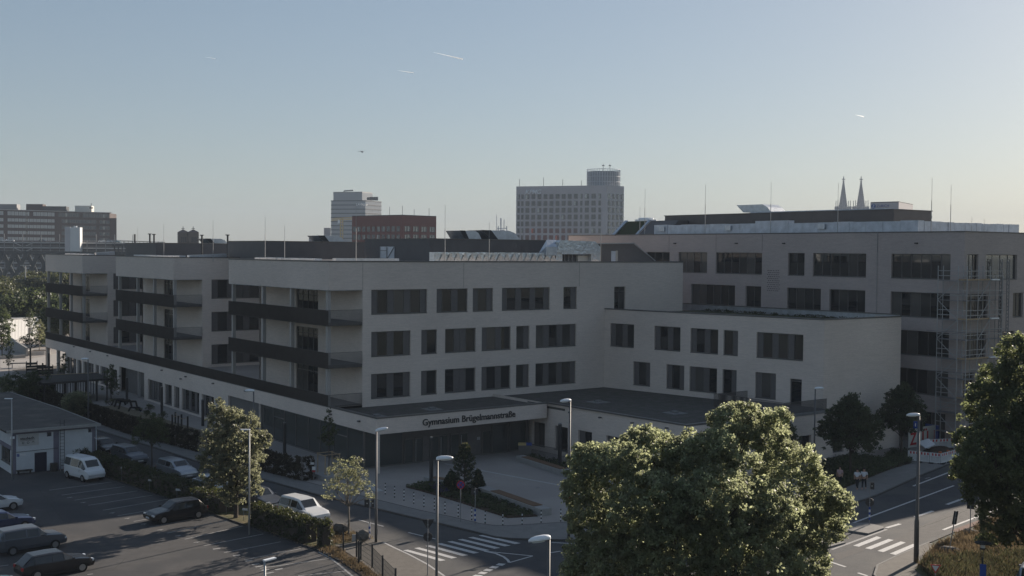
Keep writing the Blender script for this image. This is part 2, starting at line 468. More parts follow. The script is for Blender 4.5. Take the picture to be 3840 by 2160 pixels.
def wall_frame(p0, p1):
    """frame with x along the wall (left to right seen from outside), -y outwards, z up"""
    d = Vector((p1[0] - p0[0], p1[1] - p0[1])); a = math.atan2(d.y, d.x)
    return Matrix.Translation((p0[0], p0[1], 0)) @ Matrix.Rotation(a, 4, 'Z'), d.length
def wall(parent, p0, p1, z0, z1, holes, m, name='wall', t=.3):
    T, L = wall_frame(p0, p1); b = MB()
    xs = sorted({0.0, L} | {min(max(h[i], 0), L) for h in holes for i in (0, 1)})
    zs = sorted({z0, z1} | {min(max(h[i], z0), z1) for h in holes for i in (2, 3)})
    def hole(x, z): return any(h[0] < x < h[1] and h[2] < z < h[3] for h in holes)
    for i in range(len(xs) - 1):                       # vertical strips merged where possible
        k = 0
        while k < len(zs) - 1:
            if hole((xs[i] + xs[i + 1]) / 2, (zs[k] + zs[k + 1]) / 2): k += 1; continue
            k2 = k
            while k2 + 1 < len(zs) - 1 and not hole((xs[i] + xs[i + 1]) / 2, (zs[k2 + 1] + zs[k2 + 2]) / 2): k2 += 1
            b.quad((xs[i], 0, zs[k]), (xs[i + 1], 0, zs[k]), (xs[i + 1], 0, zs[k2 + 1]), (xs[i], 0, zs[k2 + 1]))
            k = k2 + 1
    for h in holes:
        a, c, e, g = h[:4]
        b.quad((a, 0, e), (a, 0, g), (a, t, g), (a, t, e)); b.quad((c, 0, e), (c, t, e), (c, t, g), (c, 0, g))
        b.quad((a, 0, g), (c, 0, g), (c, t, g), (a, t, g)); b.quad((a, 0, e), (a, t, e), (c, t, e), (c, 0, e))
    b.quad((0, t, z0), (L, t, z0), (L, t, z1), (0, t, z1)) if not holes else None
    o = bpy.data.objects.new(name, b.mesh(name, m)); put(o, parent, T)
    return T, L
wrng = random.Random(12)
def window(parent, T, x0, x1, z0, z1, pat, depth=.16, fm='frame', pm='shutter', gm='glass', sill=True, sub=None, name='window', rails=()):
    """window > pane / shutter_panel;  pat: G glass, P narrow shutter panel, B blind behind glass"""
    w = x1 - x0; h = z1 - z0; fw = .07
    b = MB()
    b.box(0, w, 0, .09, 0, fw); b.box(0, w, 0, .09, h - fw, h)
    wid = {'G': 1.0, 'P': .62, 'B': 1.0, 'N': .45, 'S': 1.0}
    tot = sum(wid[c] for c in pat); x = 0.0; cells = []
    b.box(0, fw, .001, .089, fw, h - fw)
    for c in pat:
        cw = wid[c] / tot * w; cells.append((c, x, x + cw)); x += cw
        b.box(x - fw * (1 if x > w - .01 else .5), x + (0 if x > w - .01 else fw * .5), .001, .089, fw, h - fw)
    for rz_ in rails: b.box(fw, w - fw, .002, .088, rz_ - .04, rz_ + .04)
    if sill: b.box(-.02, w + .02, -depth - .03, .02, -.05, -.004)
    TT = T @ Matrix.Translation((x0, depth, z0))
    o = bpy.data.objects.new(name, b.mesh(name, fm)); put(o, parent, TT)
    for c, a, e in cells:
        if e - a < .16: continue
        if c == 'P':
            link_mesh('shutter_panel', unit_box(e - a - .08, .02, h - .16, pm, 'shutter_panel'), o, TT @ Matrix.Translation((a + .04, .018, .08)))
        else:
            g = gm if c != 'B' else 'blind'
            if gm == 'glass': g = wrng.choice(('glass', 'glass', 'glass_b', 'glass_c', 'glass_c', 'glass_d'))
            if c == 'S': g = 'glass_sky'
            link_mesh('pane', unit_box(e - a - .08, .015, h - .14, g, 'pane'), o, TT @ Matrix.Translation((a + .04, .045, .07)) @ Matrix.Rotation(wrng.uniform(-.012, .012), 4, 'Z'))
    return o

def leaves_mesh(name, m, centers, radii, per, size, flat=.75, seed=0, tone=(.75, 1.25), up=0.35):
    """leaf quads spread through clumps, built with numpy"""
    r = np.random.default_rng(seed)
    C = np.repeat(np.asarray(centers, float), per, axis=0); R = np.repeat(np.asarray(radii, float), per)
    n = len(C)
    g = r.normal(size=(n, 3)); g /= np.linalg.norm(g, axis=1)[:, None]
    rad = R * r.random(n) ** .45
    P = C + g * rad[:, None] * np.array([1, 1, flat])
    nr = r.normal(size=(n, 3)) + g * .6 + np.array([0, 0, up]); nr /= np.linalg.norm(nr, axis=1)[:, None]
    a = np.cross(nr, r.normal(size=(n, 3))); a /= np.linalg.norm(a, axis=1)[:, None] + 1e-9
    b = np.cross(nr, a)
    s = size * (.6 + .8 * r.random(n))[:, None]
    V = np.stack([P - a * s * .5, P + b * s * .32 + nr * s * .08, P + a * s * .5, P - b * s * .32 + nr * s * .08], 1).reshape(-1, 3)
    me = bpy.data.meshes.new(name)
    me.vertices.add(4 * n); me.vertices.foreach_set('co', V.astype(np.float32).ravel())
    me.loops.add(4 * n); me.loops.foreach_set('vertex_index', np.arange(4 * n, dtype=np.int32))
    me.polygons.add(n); me.polygons.foreach_set('loop_start', np.arange(0, 4 * n, 4, dtype=np.int32))
    try: me.polygons.foreach_set('loop_total', np.full(n, 4, dtype=np.int32))
    except Exception: pass
    me.update(calc_edges=True)
    at_ = me.attributes.new('tone', 'FLOAT', 'FACE')
    ct = np.repeat(tone[0] + (tone[1] - tone[0]) * r.random(len(centers)), per) * (.8 + .4 * r.random(n))
    at_.data.foreach_set('value', ct.astype(np.float32))
    me.materials.append(MATS[m]); return me
def blades_mesh(name, m, centers, per, spread, hgt, wid, seed=0):
    """upright grass blades in tufts"""
    r = np.random.default_rng(seed); C = np.repeat(np.asarray(centers, float), per, axis=0); n = len(C)
    P = C + np.concatenate([r.normal(size=(n, 2)) * spread, np.zeros((n, 1))], 1)
    a = r.uniform(0, 2 * math.pi, n); h = hgt * (.5 + .8 * r.random(n)); lean = r.normal(size=(n, 2)) * .35
    s = np.stack([np.cos(a), np.sin(a), np.zeros(n)], 1) * (wid * (.6 + .8 * r.random(n)))[:, None]
    tip = P + np.concatenate([lean * h[:, None], h[:, None]], 1); mid = P + np.concatenate([lean * h[:, None] * .35, h[:, None] * .55], 1)
    V = np.stack([P - s * .5, P + s * .5, mid + s * .6, tip, mid - s * .6], 1).reshape(-1, 3)
    me = bpy.data.meshes.new(name); me.vertices.add(5 * n); me.vertices.foreach_set('co', V.astype(np.float32).ravel())
    me.loops.add(5 * n); me.loops.foreach_set('vertex_index', np.arange(5 * n, dtype=np.int32)); me.polygons.add(n)
    me.polygons.foreach_set('loop_start', np.arange(0, 5 * n, 5, dtype=np.int32))
    me.update(calc_edges=True); at_ = me.attributes.new('tone', 'FLOAT', 'FACE'); at_.data.foreach_set('value', (.55 + .9 * r.random(n)).astype(np.float32))
    me.materials.append(MATS[m]); return me
def shell_clumps(lobes, dens, cr, seed=0, lower=-.55, fill=.12):
    """clump centres over the surfaces of the crown's lobes"""
    r = np.random.default_rng(seed); out = []; rad = []
    for (x, y, z, R) in lobes:
        n = max(5, int(dens * R * R))
        for i in range(n):
            u = r.uniform(lower, 1); a = r.uniform(0, 2 * math.pi); s = math.sqrt(max(0, 1 - u * u))
            k = R * (r.uniform(.72, 1.02) if r.random() > fill else r.uniform(.2, .7))
            out.append((x + k * s * math.cos(a), y + k * s * math.sin(a), z + k * u * .95)); rad.append(cr * r.uniform(.6, 1.25))
    return out, rad
def tree(name, label, base, lobes, leafm, dens, cr, per, size, trunk_r, fork=None, bark='bark', group=None, seed=1, crown_name='crown', nlimb=7, tz0=0.0):
    """trunk > limb and crown; the lobes are (x, y, z, radius) in the world"""
    t = thing(name, label, 'tree', (base[0], base[1], tz0), 0, group)
    r = random.Random(seed)
    zc = sum(l[2] for l in lobes) / len(lobes); zlow = min(l[2] - l[3] * .6 for l in lobes)
    f = fork if fork is not None else max(.8, zlow)
    cx = sum(l[0] for l in lobes) / len(lobes); cy = sum(l[1] for l in lobes) / len(lobes)
    b = MB(); fk = (base[0] + (cx - base[0]) * .15, base[1] + (cy - base[1]) * .15, tz0 + f)
    b.tube([(base[0], base[1], tz0 - .1), (base[0] + .03, base[1], tz0 + f * .1), ((base[0] + fk[0]) / 2 + .04, (base[1] + fk[1]) / 2, tz0 + f * .5), fk], [trunk_r * 1.35, trunk_r * 1.05, trunk_r * .95, trunk_r * .85], 10)
    tk = b.part('trunk', bark, t, smooth=True)
    bl = MB()
    ls = sorted(lobes, key=lambda l: -l[3])[:nlimb]
    for l in ls:
        e = Vector((l[0], l[1], l[2])); s = Vector(fk)
        m1 = s.lerp(e, .45) + Vector((r.uniform(-.2, .2), r.uniform(-.2, .2), .12)) * l[3]
        bl.tube([s, s.lerp(m1, .5), m1, s.lerp(e, .8), e], [trunk_r * .55, trunk_r * .42, trunk_r * .32, trunk_r * .2, trunk_r * .1], 6)
        for q in range(5):
            d = Vector((r.uniform(-1, 1), r.uniform(-1, 1), r.uniform(-.2, 1))).normalized() * l[3] * .85
            st = m1.lerp(e, r.uniform(.1, .9)); bl.tube([st, st.lerp(e + d, .5) + Vector((0, 0, .05 * l[3])), e + d], [trunk_r * .18, trunk_r * .11, trunk_r * .04], 5)
    bl.part('limbs', bark, tk, smooth=True)
    C, R = shell_clumps(lobes, dens, cr, seed)
    T = wm(t)
    off = np.array([base[0], base[1], tz0])
    me = leaves_mesh(crown_name, leafm, [tuple(np.array(c) - off) for c in C], R, per, size, seed=seed)
    link_mesh(crown_name, me, t, T)
    return t
def auto_lobes(base, z0, z1, w, n=9, seed=3, cone=0.0, rs=.28):
    r = random.Random(seed); out = []
    H = z1 - z0
    for i in range(n):
        k = (i + .5) / n; z = z0 + H * (.16 + .66 * k)
        rr = w / 2 * math.sqrt(max(.1, 1 - (2 * k - .85) ** 2 * .8)) * (1 - cone * k)
        R = max(rs * w, rr * r.uniform(.5, .65) * rs / .28) * (1 - .3 * cone * k) * r.uniform(.8, 1.15)
        a = i * 2.4 + r.uniform(-.4, .4); d = max(0, rr - R * .75)
        out.append((base[0] + d * math.cos(a), base[1] + d * math.sin(a), min(z, z1 - R * .85), R))
    out.append((base[0], base[1], z1 - .2 * w, .16 * w)); out.append((base[0] + .05 * w, base[1], z1 - .04 * w, .06 * w)); out.append((base[0], base[1], z0 + .45 * H, .3 * w))
    return out
def text_mesh(name, s, size, m, extrude=.02, bold=0.0, shear=0.0, align='LEFT', xs=1.0):
    cu = bpy.data.curves.new(name, 'FONT'); cu.body = s; cu.size = size; cu.extrude = extrude; cu.offset = bold; cu.shear = shear; cu.align_x = align
    cu.resolution_u = 3
    o = bpy.data.objects.new(name + '_tmp', cu); COL.objects.link(o)
    dg = bpy.context.evaluated_depsgraph_get(); dg.update()
    me = bpy.data.meshes.new_from_object(o.evaluated_get(dg))
    bpy.data.objects.remove(o); bpy.data.curves.remove(cu)
    me.transform(Matrix.Diagonal((xs, 1, 1, 1)) )
    me.materials.clear(); me.materials.append(MATS[m]); me.name = name
    return me
UPRIGHT = Matrix.Rotation(math.pi / 2, 4, 'X')   # text laid in XY stands up, facing -Y
# ------------------------------------------------------------------ ground, streets, pavements
build_haze()
g = MB().quad((-9000, -6000, -.06), (12000, -6000, -.06), (12000, 12000, -.06), (-9000, 12000, -.06))
g.top('ground', 'earth', kind='structure')

K1 = [(26, 260), (31, 200), (36, 150), (38.2, 128.6), (39.0, 119.7), (39.7, 112), (40.2, 104), (41.7, 93.3), (42.8, 84), (44.15, 77.4), (44.9, 73.5), (45.5, 70.8),
      (46.15, 67.4), (46.6, 64.9), (47.15, 63.9), (48.7, 62.5), (50.7, 60.9), (55, 58.8), (60, 57.3), (66, 56.4), (72.4, 56.7), (76.6, 57.4), (80.9, 58.3), (90.4, 61), (96.6, 62.6), (130, 72), (220, 98)]
K2 = [(20, 260), (25.5, 200), (30.5, 150), (33.0, 128), (34.5, 110), (35.9, 95), (37.1, 85), (38.2, 78), (39.1, 72), (39.6, 68), (39.4, 66.5), (39.3, 64.3), (39.03, 61.6), (38.5, 58.9), (37.5, 55), (36, 50), (33, 42), (28, 34)]
NR = [(49, 20), (52, 28), (55.6, 36), (58.6, 41.2), (60.4, 43.7), (62.5, 45), (65.4, 45.65), (70.6, 46.6), (76, 47.6), (84, 49.6), (100, 54), (130, 62), (220, 86)]
road = MB().prism(K1 + NR[::-1] + K2[::-1], -.04, 0).top('road', 'asphalt', kind='structure')

F = [(37, 200), (38.6, 150), (39.6, 134), (39.95, 123), (42.1, 108.4), (43.4, 94.7), (44.2, 90.0), (44.9, 85), (45.7, 80), (46.55, 74.8), (47.4, 71.4), (47.9, 68.6), (48.4, 67.6), (49.2, 66.9), (50.7, 66.35), (54.1, 65.1), (60, 63.6), (66, 62.4), (72, 61.6), (80.6, 61.7), (86.8, 63.5), (96.5, 65.9), (130, 75), (220, 99)]
pv = MB().prism(K1[1:] + F[::-1], -.04, .1).top('pavement', 'paving_grey', kind='structure')
plaza = MB().prism(F + [(220, 260), (60, 330), (30, 330)], -.04, .1).top('plaza', 'paving', kind='structure')
def strip_pts(pts, w, side=1):
    """offset polyline"""
    out = []
    for i, p in enumerate(pts):
        a = Vector(pts[max(i - 1, 0)]); b = Vector(pts[min(i + 1, len(pts) - 1)]); d = (b - a).normalized(); n = Vector((-d.y, d.x)) * side
        out.append((p[0] + n.x * w, p[1] + n.y * w))
    return out
def strip(pts, w, z0, z1, side=1):
    o = strip_pts(pts, w, side); b = MB()
    for i in range(len(pts) - 1):
        b.prism([pts[i], pts[i + 1], o[i + 1], o[i]], z0, z1)
    return b
strip(K1[2:-1], .16, -.03, .112, 1).part('kerb', 'kerb', pv)
strip(K1[2:-1], .05, -.02, .015, -1).part('gutter', 'kerb_dark', pv)
strip(F[2:21], .07, .05, .106, 1).part('edging', 'kerb_dark', pv)

sw = MB().prism([(39.55, 69.2), (39.4, 66.5), (39.3, 64.3), (39.03, 61.6), (38.5, 58.9), (37.5, 55), (36, 50), (33, 42), (30, 42), (33.4, 52), (34.9, 60), (35.9, 65), (36.4, 69.2)], -.04, .07).top('sidewalk', 'paving_warm', kind='structure')
strip([(39.5, 67.9), (39.4, 66.5), (39.3, 64.3), (39.03, 61.6), (38.5, 58.9), (37.5, 55), (36, 50), (33, 42)], .14, -.03, .078, -1).part('kerb', 'concrete_pale', sw)
vg = MB().prism([(36.4, 69.25), (39.5, 69.25), (39.1, 72), (38.2, 78), (37.1, 85), (35.9, 95), (34.5, 110), (33.0, 128), (30.6, 128), (30.6, 107), (31.1, 100), (32, 93), (33, 84), (33.75, 78), (34.8, 70)], -.04, .06).top('verge', 'grass_ground', kind='structure')
MB().prism([(34.9, 68.4), (34.8, 70), (36.4, 69.2), (35.9, 65), (34.9, 60), (33.4, 52), (33.0, 52), (34.1, 60), (34.75, 65)], -.04, .05).top('soil_strip', 'soil', kind='structure')
lot = MB().prism([(-30, 20), (26, 34), (29.5, 42), (32.9, 52), (34.1, 60), (34.75, 65), (34.85, 68.4), (34.7, 70), (33.7, 78), (32.95, 84), (31.95, 93), (31.05, 100), (30.5, 107), (30.5, 128), (-30, 128)], -.04, .012).top('parking_lot', 'asphalt_lot', kind='structure')
strip([(34.75, 65.5), (34.85, 68.4), (34.7, 70), (33.7, 78), (32.95, 84), (31.95, 93), (31.05, 100), (30.5, 107)], .12, -.02, .09, -1).part('kerb', 'kerb_dark', lot)
nr = MB().prism(NR[1:8] + [(69.4, 45.6), (66.3, 44.3), (63.6, 42.9), (61.5, 40.5), (58.5, 35.5), (55, 27.5)], -.04, .1).top('corner_pavement', 'paving_warm', kind='structure')
strip(NR[1:8], .14, -.03, .11, -1).part('kerb', 'kerb', nr)
gp = [(66.35, 44.3), (69.4, 45.6), (74, 46.3), (78, 47.3), (84, 49), (100, 53.4), (130, 61.5), (150, 50), (120, 5), (56, 5), (55, 27.5), (58.5, 35.5), (61.5, 40.5), (63.6, 42.9)]
MB().prism(gp, -.04, .14).top('grass_verge', 'grass_ground', kind='structure')

# patches of older asphalt
MB().prism([(40.3, 76), (43.6, 77.4), (44.6, 73), (46.2, 66.6), (41, 66.0), (40.1, 70)], .001, .004).part('patch', 'asphalt', road)
MB().prism([(66.5, 46.2), (70.8, 47.1), (76, 48.2), (88, 51.4), (88, 53.4), (76, 50.2), (66, 47.8)], .001, .004).part('patch', 'asphalt_patch', road)

# ---- painted markings, each its own piece
def mark(name, pts, m='paint_white', z=.009, parent=None):
    return MB().prism(pts, z - .003, z).part(name, m, parent or road)
def line(name, p, q, w, m='paint_white', z=.009, parent=None):
    p = Vector(p); q = Vector(q); d = (q - p).normalized(); n = Vector((-d.y, d.x)) * (w / 2)
    return mark(name, [tuple(p + n), tuple(q + n), tuple(q - n), tuple(p - n)], m, z, parent)
S0 = [(835, 1192), (885, 1185), (1265, 1290), (1210, 1300)]
S7 = [(1595, 1042), (1645, 1036), (2020, 1120), (1960, 1128)]
A0 = [Vector(c6(*p)) for p in S0]; A7 = [Vector(c6(*p)) for p in S7]
for i in range(8):
    k = i / 7
    mark('crosswalk_stripe', [tuple(a.lerp(b, k)) for a, b in zip(A0, A7)])
for p, q in (((390, 885), (640, 950)), ((890, 1012), (1165, 1078))):
    line('lane_dash', c6(*p), c6(*q), .13)
line('lane_dash', c6(2320, 1215), c6(2420, 1200), .15); line('edge_line', c6(2330, 1112), c6(2576, 1126), .14)
tri = [c6(1655, 1200), c6(1790, 1222), c6(2140, 1248), c6(1905, 1315)]
line('island_line', tri[0], tri[2], .13); line('island_line', tri[2], tri[3], .13)
cv = [c6(1655, 1200), c6(1770, 1224), c6(1850, 1258), c6(1890, 1290), c6(1905, 1315)]
b = MB()
for i in range(4):
    p, q = Vector(cv[i]), Vector(cv[i + 1]); d = (q - p).normalized(); n = Vector((-d.y, d.x)) * .09
    b.prism([tuple(p + n), tuple(q + n), tuple(q - n), tuple(p - n)], .010, .013)
b.part('island_line', 'paint_white', road)
for a in (((1765, 1340), (1800, 1322), (1870, 1328), (1835, 1347)), ((1700, 1366), (1735, 1349), (1805, 1355), (1768, 1375)), ((1640, 1394), (1675, 1377), (1745, 1385), (1708, 1404)),
          ((1585, 1424), (1622, 1406), (1690, 1414), (1653, 1433)), ((1525, 1455), (1562, 1437), (1640, 1443), (1600, 1464))):
    mark('block_marking', [c6(*p) for p in a])
for a in (((857, 1145), (915, 1155), (1143, 1065), (1095, 1050)), ((977, 1170), (1035, 1182), (1265, 1088), (1212, 1077)), ((1100, 1197), (1160, 1210), (1387, 1113), (1335, 1102)), ((1225, 1225), (1285, 1238), (1512, 1138), (1458, 1127))):
    mark('crosswalk_stripe', [c7(*p) for p in a])
for p, q in (((1190, 965), (1330, 925)), ((1480, 855), (1660, 795)), ((1800, 730), (1960, 672))):
    line('lane_dash', c7(*p), c7(*q), .28)
line('lane_line', c7(850, 918), c7(1870, 540), .18)
line('lane_dash', c7(1460, 545), c7(1850, 395), .2)
line('lane_dash', c7(1580, 470), c7(1630, 457), .12, 'paint_worn')
line('edge_line', c7(1260, 1265), c7(1640, 1122), .12, 'paint_worn')
line('edge_line', c7(640, 1185), c7(1195, 980), .2, 'paint_worn')
line('lane_line', c7(605, 1300), c7(780, 1358), .2); line('lane_line', c7(905, 1418), c7(1000, 1449), .2)
mark('bicycle_lane', [c7(1840, 990), c7(1900, 1008), c7(2250, 880), c7(2400, 830), c7(2340, 815), c7(2190, 862)], 'red_asphalt', .007)
line('edge_line', c7(1762, 985), c7(2340, 765), .2)
# stall lines of the parking lot
stalls = [((497, 587), (1120, 505)), ((620, 637), (1250, 550)), ((750, 688), (1380, 595)), ((888, 740), (1540, 636)), ((1035, 790), (1690, 678)), ((1185, 845), (1850, 730)), ((1345, 902), (2010, 785)),
          ((1505, 960), (2190, 832)), ((1680, 1020), (2330, 880)), ((1858, 1082), (2440, 948)), ((2050, 1147), (2650, 1028))]
for p, q in stalls: line('stall_line', c3(*p), c3(*q), .1, 'paint_worn', .018, lot)
for p, q in (((325, 1100), (1180, 935)), ((630, 1208), (1480, 1038)), ((860, 1338), (1900, 1190)), ((1440, 1449), (2160, 1380))):
    line('stall_line', zl(*p), zl(*q), .1, 'paint_worn', .018, lot)
for p, q in (((0, 1352), (85, 1340)), ((880, 1437), (935, 1430))): line('stall_line', c3(*p), c3(*q), .1, 'paint_worn', .018, lot)
arc = [zl(1750, 1090), zl(1930, 1180), zl(2080, 1300), zl(2230, 1430), (33.6, 60.5), (32.9, 56)]
for i in range(5): line('edge_line', arc[i], arc[i + 1], .14, 'paint_worn', .019, lot)
nums = [(703, 660), (838, 710), (1127, 815), (1283, 870), (1447, 927), (1615, 985), (1795, 1045), (1980, 1110)]
for k, (x, y) in enumerate(nums):                 # unreadable stall numbers: small painted strokes
    p = c3(x, y); b = MB()
    b.prism([(p[0] - .22, p[1] - .05), (p[0] + .2, p[1] - .05), (p[0] + .2, p[1] + .05), (p[0] - .22, p[1] + .05)], .014, .018)
    b.prism([(p[0] - .05, p[1] - .2), (p[0] + .05, p[1] - .2), (p[0] + .05, p[1] - .06), (p[0] - .05, p[1] - .06)], .014, .018)
    b.part('stall_number', 'paint_worn', lot)
for (x, y) in ((700, 1222), (800, 1275), (850, 1308), (945, 1360), (1015, 1405), (210, 1040), (515, 1142), (1150, 1350)):
    p = zl(x, y); MB().prism([(p[0] - .25, p[1] - .1), (p[0] + .25, p[1] - .1), (p[0] + .25, p[1] + .1), (p[0] - .25, p[1] + .1)], .014, .018).part('stall_number', 'paint_worn', lot)

# cracks and sealed joints in the old asphalt of the lot, drain covers and tyre worn paths
def crack(pts, w=.05, parent=None, m='kerb_dark', z=.0135):
    b = MB()
    for i in range(len(pts) - 1):
        p, q = Vector(pts[i]), Vector(pts[i + 1]); d = (q - p).normalized(); n = Vector((-d.y, d.x)) * w / 2; k = max(1, int((q - p).length / .5)); last = p
        for j in range(1, k + 1):
            c = p.lerp(q, j / k) + n * rng.uniform(-2, 2) * (j < k); b.prism([tuple(last + n), tuple(c + n), tuple(c - n), tuple(last - n)], z - .0015, z); last = c
    return b.part('crack', m, parent or lot)
crack([c3(880, 1380), c3(1120, 1395), c3(1300, 1402), c3(1560, 1416)]); crack([c3(1120, 1395), c3(1180, 1350), c3(1260, 1270)], .04); crack([c3(1500, 1440), c3(1530, 1400)], .03)
crack([c3(180, 490), c3(380, 560), c3(640, 900)], .03); crack([zl(900, 1430), zl(1250, 1230), zl(1500, 1180)], .03)
crack([c7(1420, 1000), c7(1700, 905), c7(2000, 790)], .07, road, 'kerb_dark', .0075); crack([c7(1690, 1115), c7(1900, 1138)], .05, road, 'kerb_dark', .0075)
for x, y in ((1750, 900), (1900, 1000), (2000, 1040)):
    p = c6(x, y); MB().disc(p, .33, .0045, .008, 16).part('manhole_cover', 'kerb_dark', road)
for x, y in ((1260, 830), (700, 760)):
    p = c6(x, y); MB().box(p[0] - .45, p[0] - .05, p[1] - .25, p[1] + .25, .0045, .009).part('drain_grate', 'kerb_dark', road)
MB().prism([c7(640, 1240), c7(1000, 1130), c7(1060, 1160), c7(700, 1290)], .0045, .006).part('patch', 'asphalt_patch', road)
# ---- plaza details
line('paving_line', c6(1585, 380, .1), c6(2460, 545, .1), .26, 'concrete_pale', .109, plaza)
line('paving_line', c6(1255, 318, .1), c6(1335, 334, .1), .26, 'concrete_pale', .109, plaza)
line('paving_line', c6(1335, 334, .1), c6(1585, 380, .1), .26, 'concrete_pale', .1085, plaza)
MB().prism([c6(430, 522, .1), c6(470, 522, .1), c6(640, 597, .1), c6(560, 606, .1)], .09, .16).part('ramp_slab', 'concrete_pale', plaza)
for k, (x, y) in enumerate(((707, 555), (1283, 717), (2190, 560))):
    p = c6(x, y, .1); b = MB(); r1 = .42 if k < 2 else .2
    for i in range(20):
        a, c = 2 * math.pi * i / 20, 2 * math.pi * (i + 1) / 20
        P = lambda r, t: (p[0] + r * math.cos(t), p[1] + r * math.sin(t))
        b.prism([P(r1, a), P(r1, c), P(r1 - .07, c), P(r1 - .07, a)], .1, .112)
    b.part('manhole_ring', 'steel_dull', plaza)
MB().prism([(44.4, 103), (48.3, 102), (47.6, 118), (47.0, 132), (46.4, 146), (42.2, 148), (41.7, 132), (42.2, 118)], .1, .118).top('sand_area', 'sand', kind='structure')
MB().prism([(44.6, 186.5), (56, 184), (57, 201), (46, 202)], .1, .125).top('bark_area', 'paving_warm', kind='structure')
MB().prism([zz(0, 1070, .1), zz(590, 1060, .1), zz(980, 980, .1), zz(1300, 900, .1), zz(1300, 1180, .1), zz(860, 1210, .1), zz(240, 1270, .1), zz(0, 1230, .1)], .1, .13).top('school_yard', 'paving_light', kind='structure')
# traffic islands
isl = MB().prism([c7(*p, .1) for p in ((700, 950), (780, 985), (1010, 1022), (1165, 968), (1165, 955), (1110, 940), (1000, 915), (850, 915))], 0, .12).top('traffic_island', 'paving_grey', kind='structure')
MB().prism([c7(*p, .1) for p in ((500, 1110), (600, 1160), (780, 1112), (700, 1085), (600, 1075))], 0, .12).top('traffic_island', 'paving_grey', kind='structure')

# ------------------------------------------------------------------ seat walls, planting bed
def seat_wall(name, label, p, q, w, n0, n1, side, h=.5):
    """concrete wall with timber slats let into its top between n0 and n1"""
    p = Vector(p); q = Vector(q); d = (q - p); L = d.length; d.normalize(); n = Vector((d.y, -d.x)) * side
    t = thing(name, label, 'bench', ((p.x + q.x) / 2, (p.y + q.y) / 2, .1))
    MB().prism([tuple(p), tuple(q), tuple(q + n * w), tuple(p + n * w)], .06, .1 + h).part('concrete_wall', 'concrete', t, bevel=.02)
    a = p + d * L * n0; c = p + d * L * n1; k = 5
    for i in range(k):
        s0 = .06 + (w - .12) * i / k; s1 = .06 + (w - .12) * (i + 1) / k - .025
        MB().prism([tuple(a + n * s0), tuple(c + n * s0), tuple(c + n * s1), tuple(a + n * s1)], .1 + h + .002, .1 + h + .055).part('slat', 'wood', t)
    return t
bed_pts = [c6(*p, .1) for p in ((865, 558), (1000, 592), (1170, 640), (1420, 716), (1890, 866), (2190, 850), (1900, 730), (1590, 612), (1300, 545), (1040, 522))]
MB().prism(bed_pts, .05, .19).top('planting_bed', 'soil', kind='structure')
seat_wall('seat_wall', 'long pale concrete seat wall with brown slats at the right edge of the planted bed', c6(1590, 618, .1), c6(2225, 848, .1), .95, .2, .88, -1, .52)
seat_wall('seat_wall', 'low concrete seat wall with timber slats behind the pine, beside the dark lamp column', c6(1040, 500, .1), c6(1420, 566, .1), .8, .18, .9, -1, .42)
seat_wall('seat_wall', 'concrete seat wall with brown slats in front of the railing by the entrance bins', c6(1970, 290, .1), c6(2500, 462, .1), .9, .1, .84, -1, .5)
def ground_cover(name, label, pts, m, n, size, z, h, seed=5, cat='plants', blades=0):
    r = random.Random(seed); C = []; R = []
    xs = [p[0] for p in pts]; ys = [p[1] for p in pts]
    def inside(x, y):
        c = False; k = len(pts)
        for i in range(k):
            a, b_ = pts[i], pts[(i + 1) % k]
            if (a[1] > y) != (b_[1] > y) and x < (b_[0] - a[0]) * (y - a[1]) / (b_[1] - a[1]) + a[0]: c = not c
        return c
    while len(C) < n:
        x = r.uniform(min(xs), max(xs)); y = r.uniform(min(ys), max(ys))
        if inside(x, y): C.append((x, y, z + h * r.uniform(.1, 1))); R.append(h * r.uniform(.4, 1.1))
    me = blades_mesh(name, m, [(c[0], c[1], z) for c in C], blades, .16, h, size, seed) if blades else leaves_mesh(name, m, C, R, 12, size, flat=.6, seed=seed)
    o = bpy.data.objects.new(name, me); put(o, None, Matrix.Identity(4))
    return tag(o, label, cat, kind='stuff')
ground_cover('ground_cover', 'dark green low plants filling the triangular bed on the plaza', bed_pts, 'leaf_dark', 900, .13, .2, .22, 5)
vb = [c6(*p, .1) for p in ((1130, 545), (1230, 560), (1300, 640), (1180, 640), (1090, 580))]
ground_cover('lavender', 'violet flowering lavender around the dark lamp column in the bed', vb, 'flower_violet', 60, .08, .3, .2, 6, 'flowers')
gc = [c7(*p, .1) for p in ((480, 350), (700, 285), (880, 250), (1010, 262), (1160, 300), (1240, 210), (1400, 210), (1440, 312), (1230, 375), (1010, 462), (740, 577), (500, 620))]
MB().prism(gc, .05, .16).top('planting_bed', 'soil', kind='structure')
ground_cover('ground_cover', 'thick dark ground cover between the side street pavement and the school annexe', gc, 'leaf_dark', 2600, .16, .15, .4, 8)
gv = [(66.6, 44.0), (69.6, 45.3), (74, 46.0), (78, 46.9), (84, 48.4), (88, 46), (80, 40), (70, 34), (61, 34), (62, 40), (64, 42.7)]
ground_cover('dry_grass', 'straw coloured dry grass on the verge under the right hand tree', gv, 'grass_blade', 2600, .035, .12, .5, 9, 'grass', 14)
ground_cover('green_grass', 'green grass growing among the dry stalks near the yield sign', [(61, 34), (62, 40), (64, 42.7), (66, 43.4), (72, 41), (76, 40), (70, 33)], 'grass_green', 1300, .04, .12, .6, 10, 'grass', 14)
ground_cover('verge_grass', 'dry grass tufts around the lamp post and small street tree', [(36.6, 69.4), (39.3, 69.4), (39.0, 72), (38.2, 76), (36.6, 78), (35.8, 74)], 'grass_blade', 330, .025, .05, .2, 11, 'grass', 12)
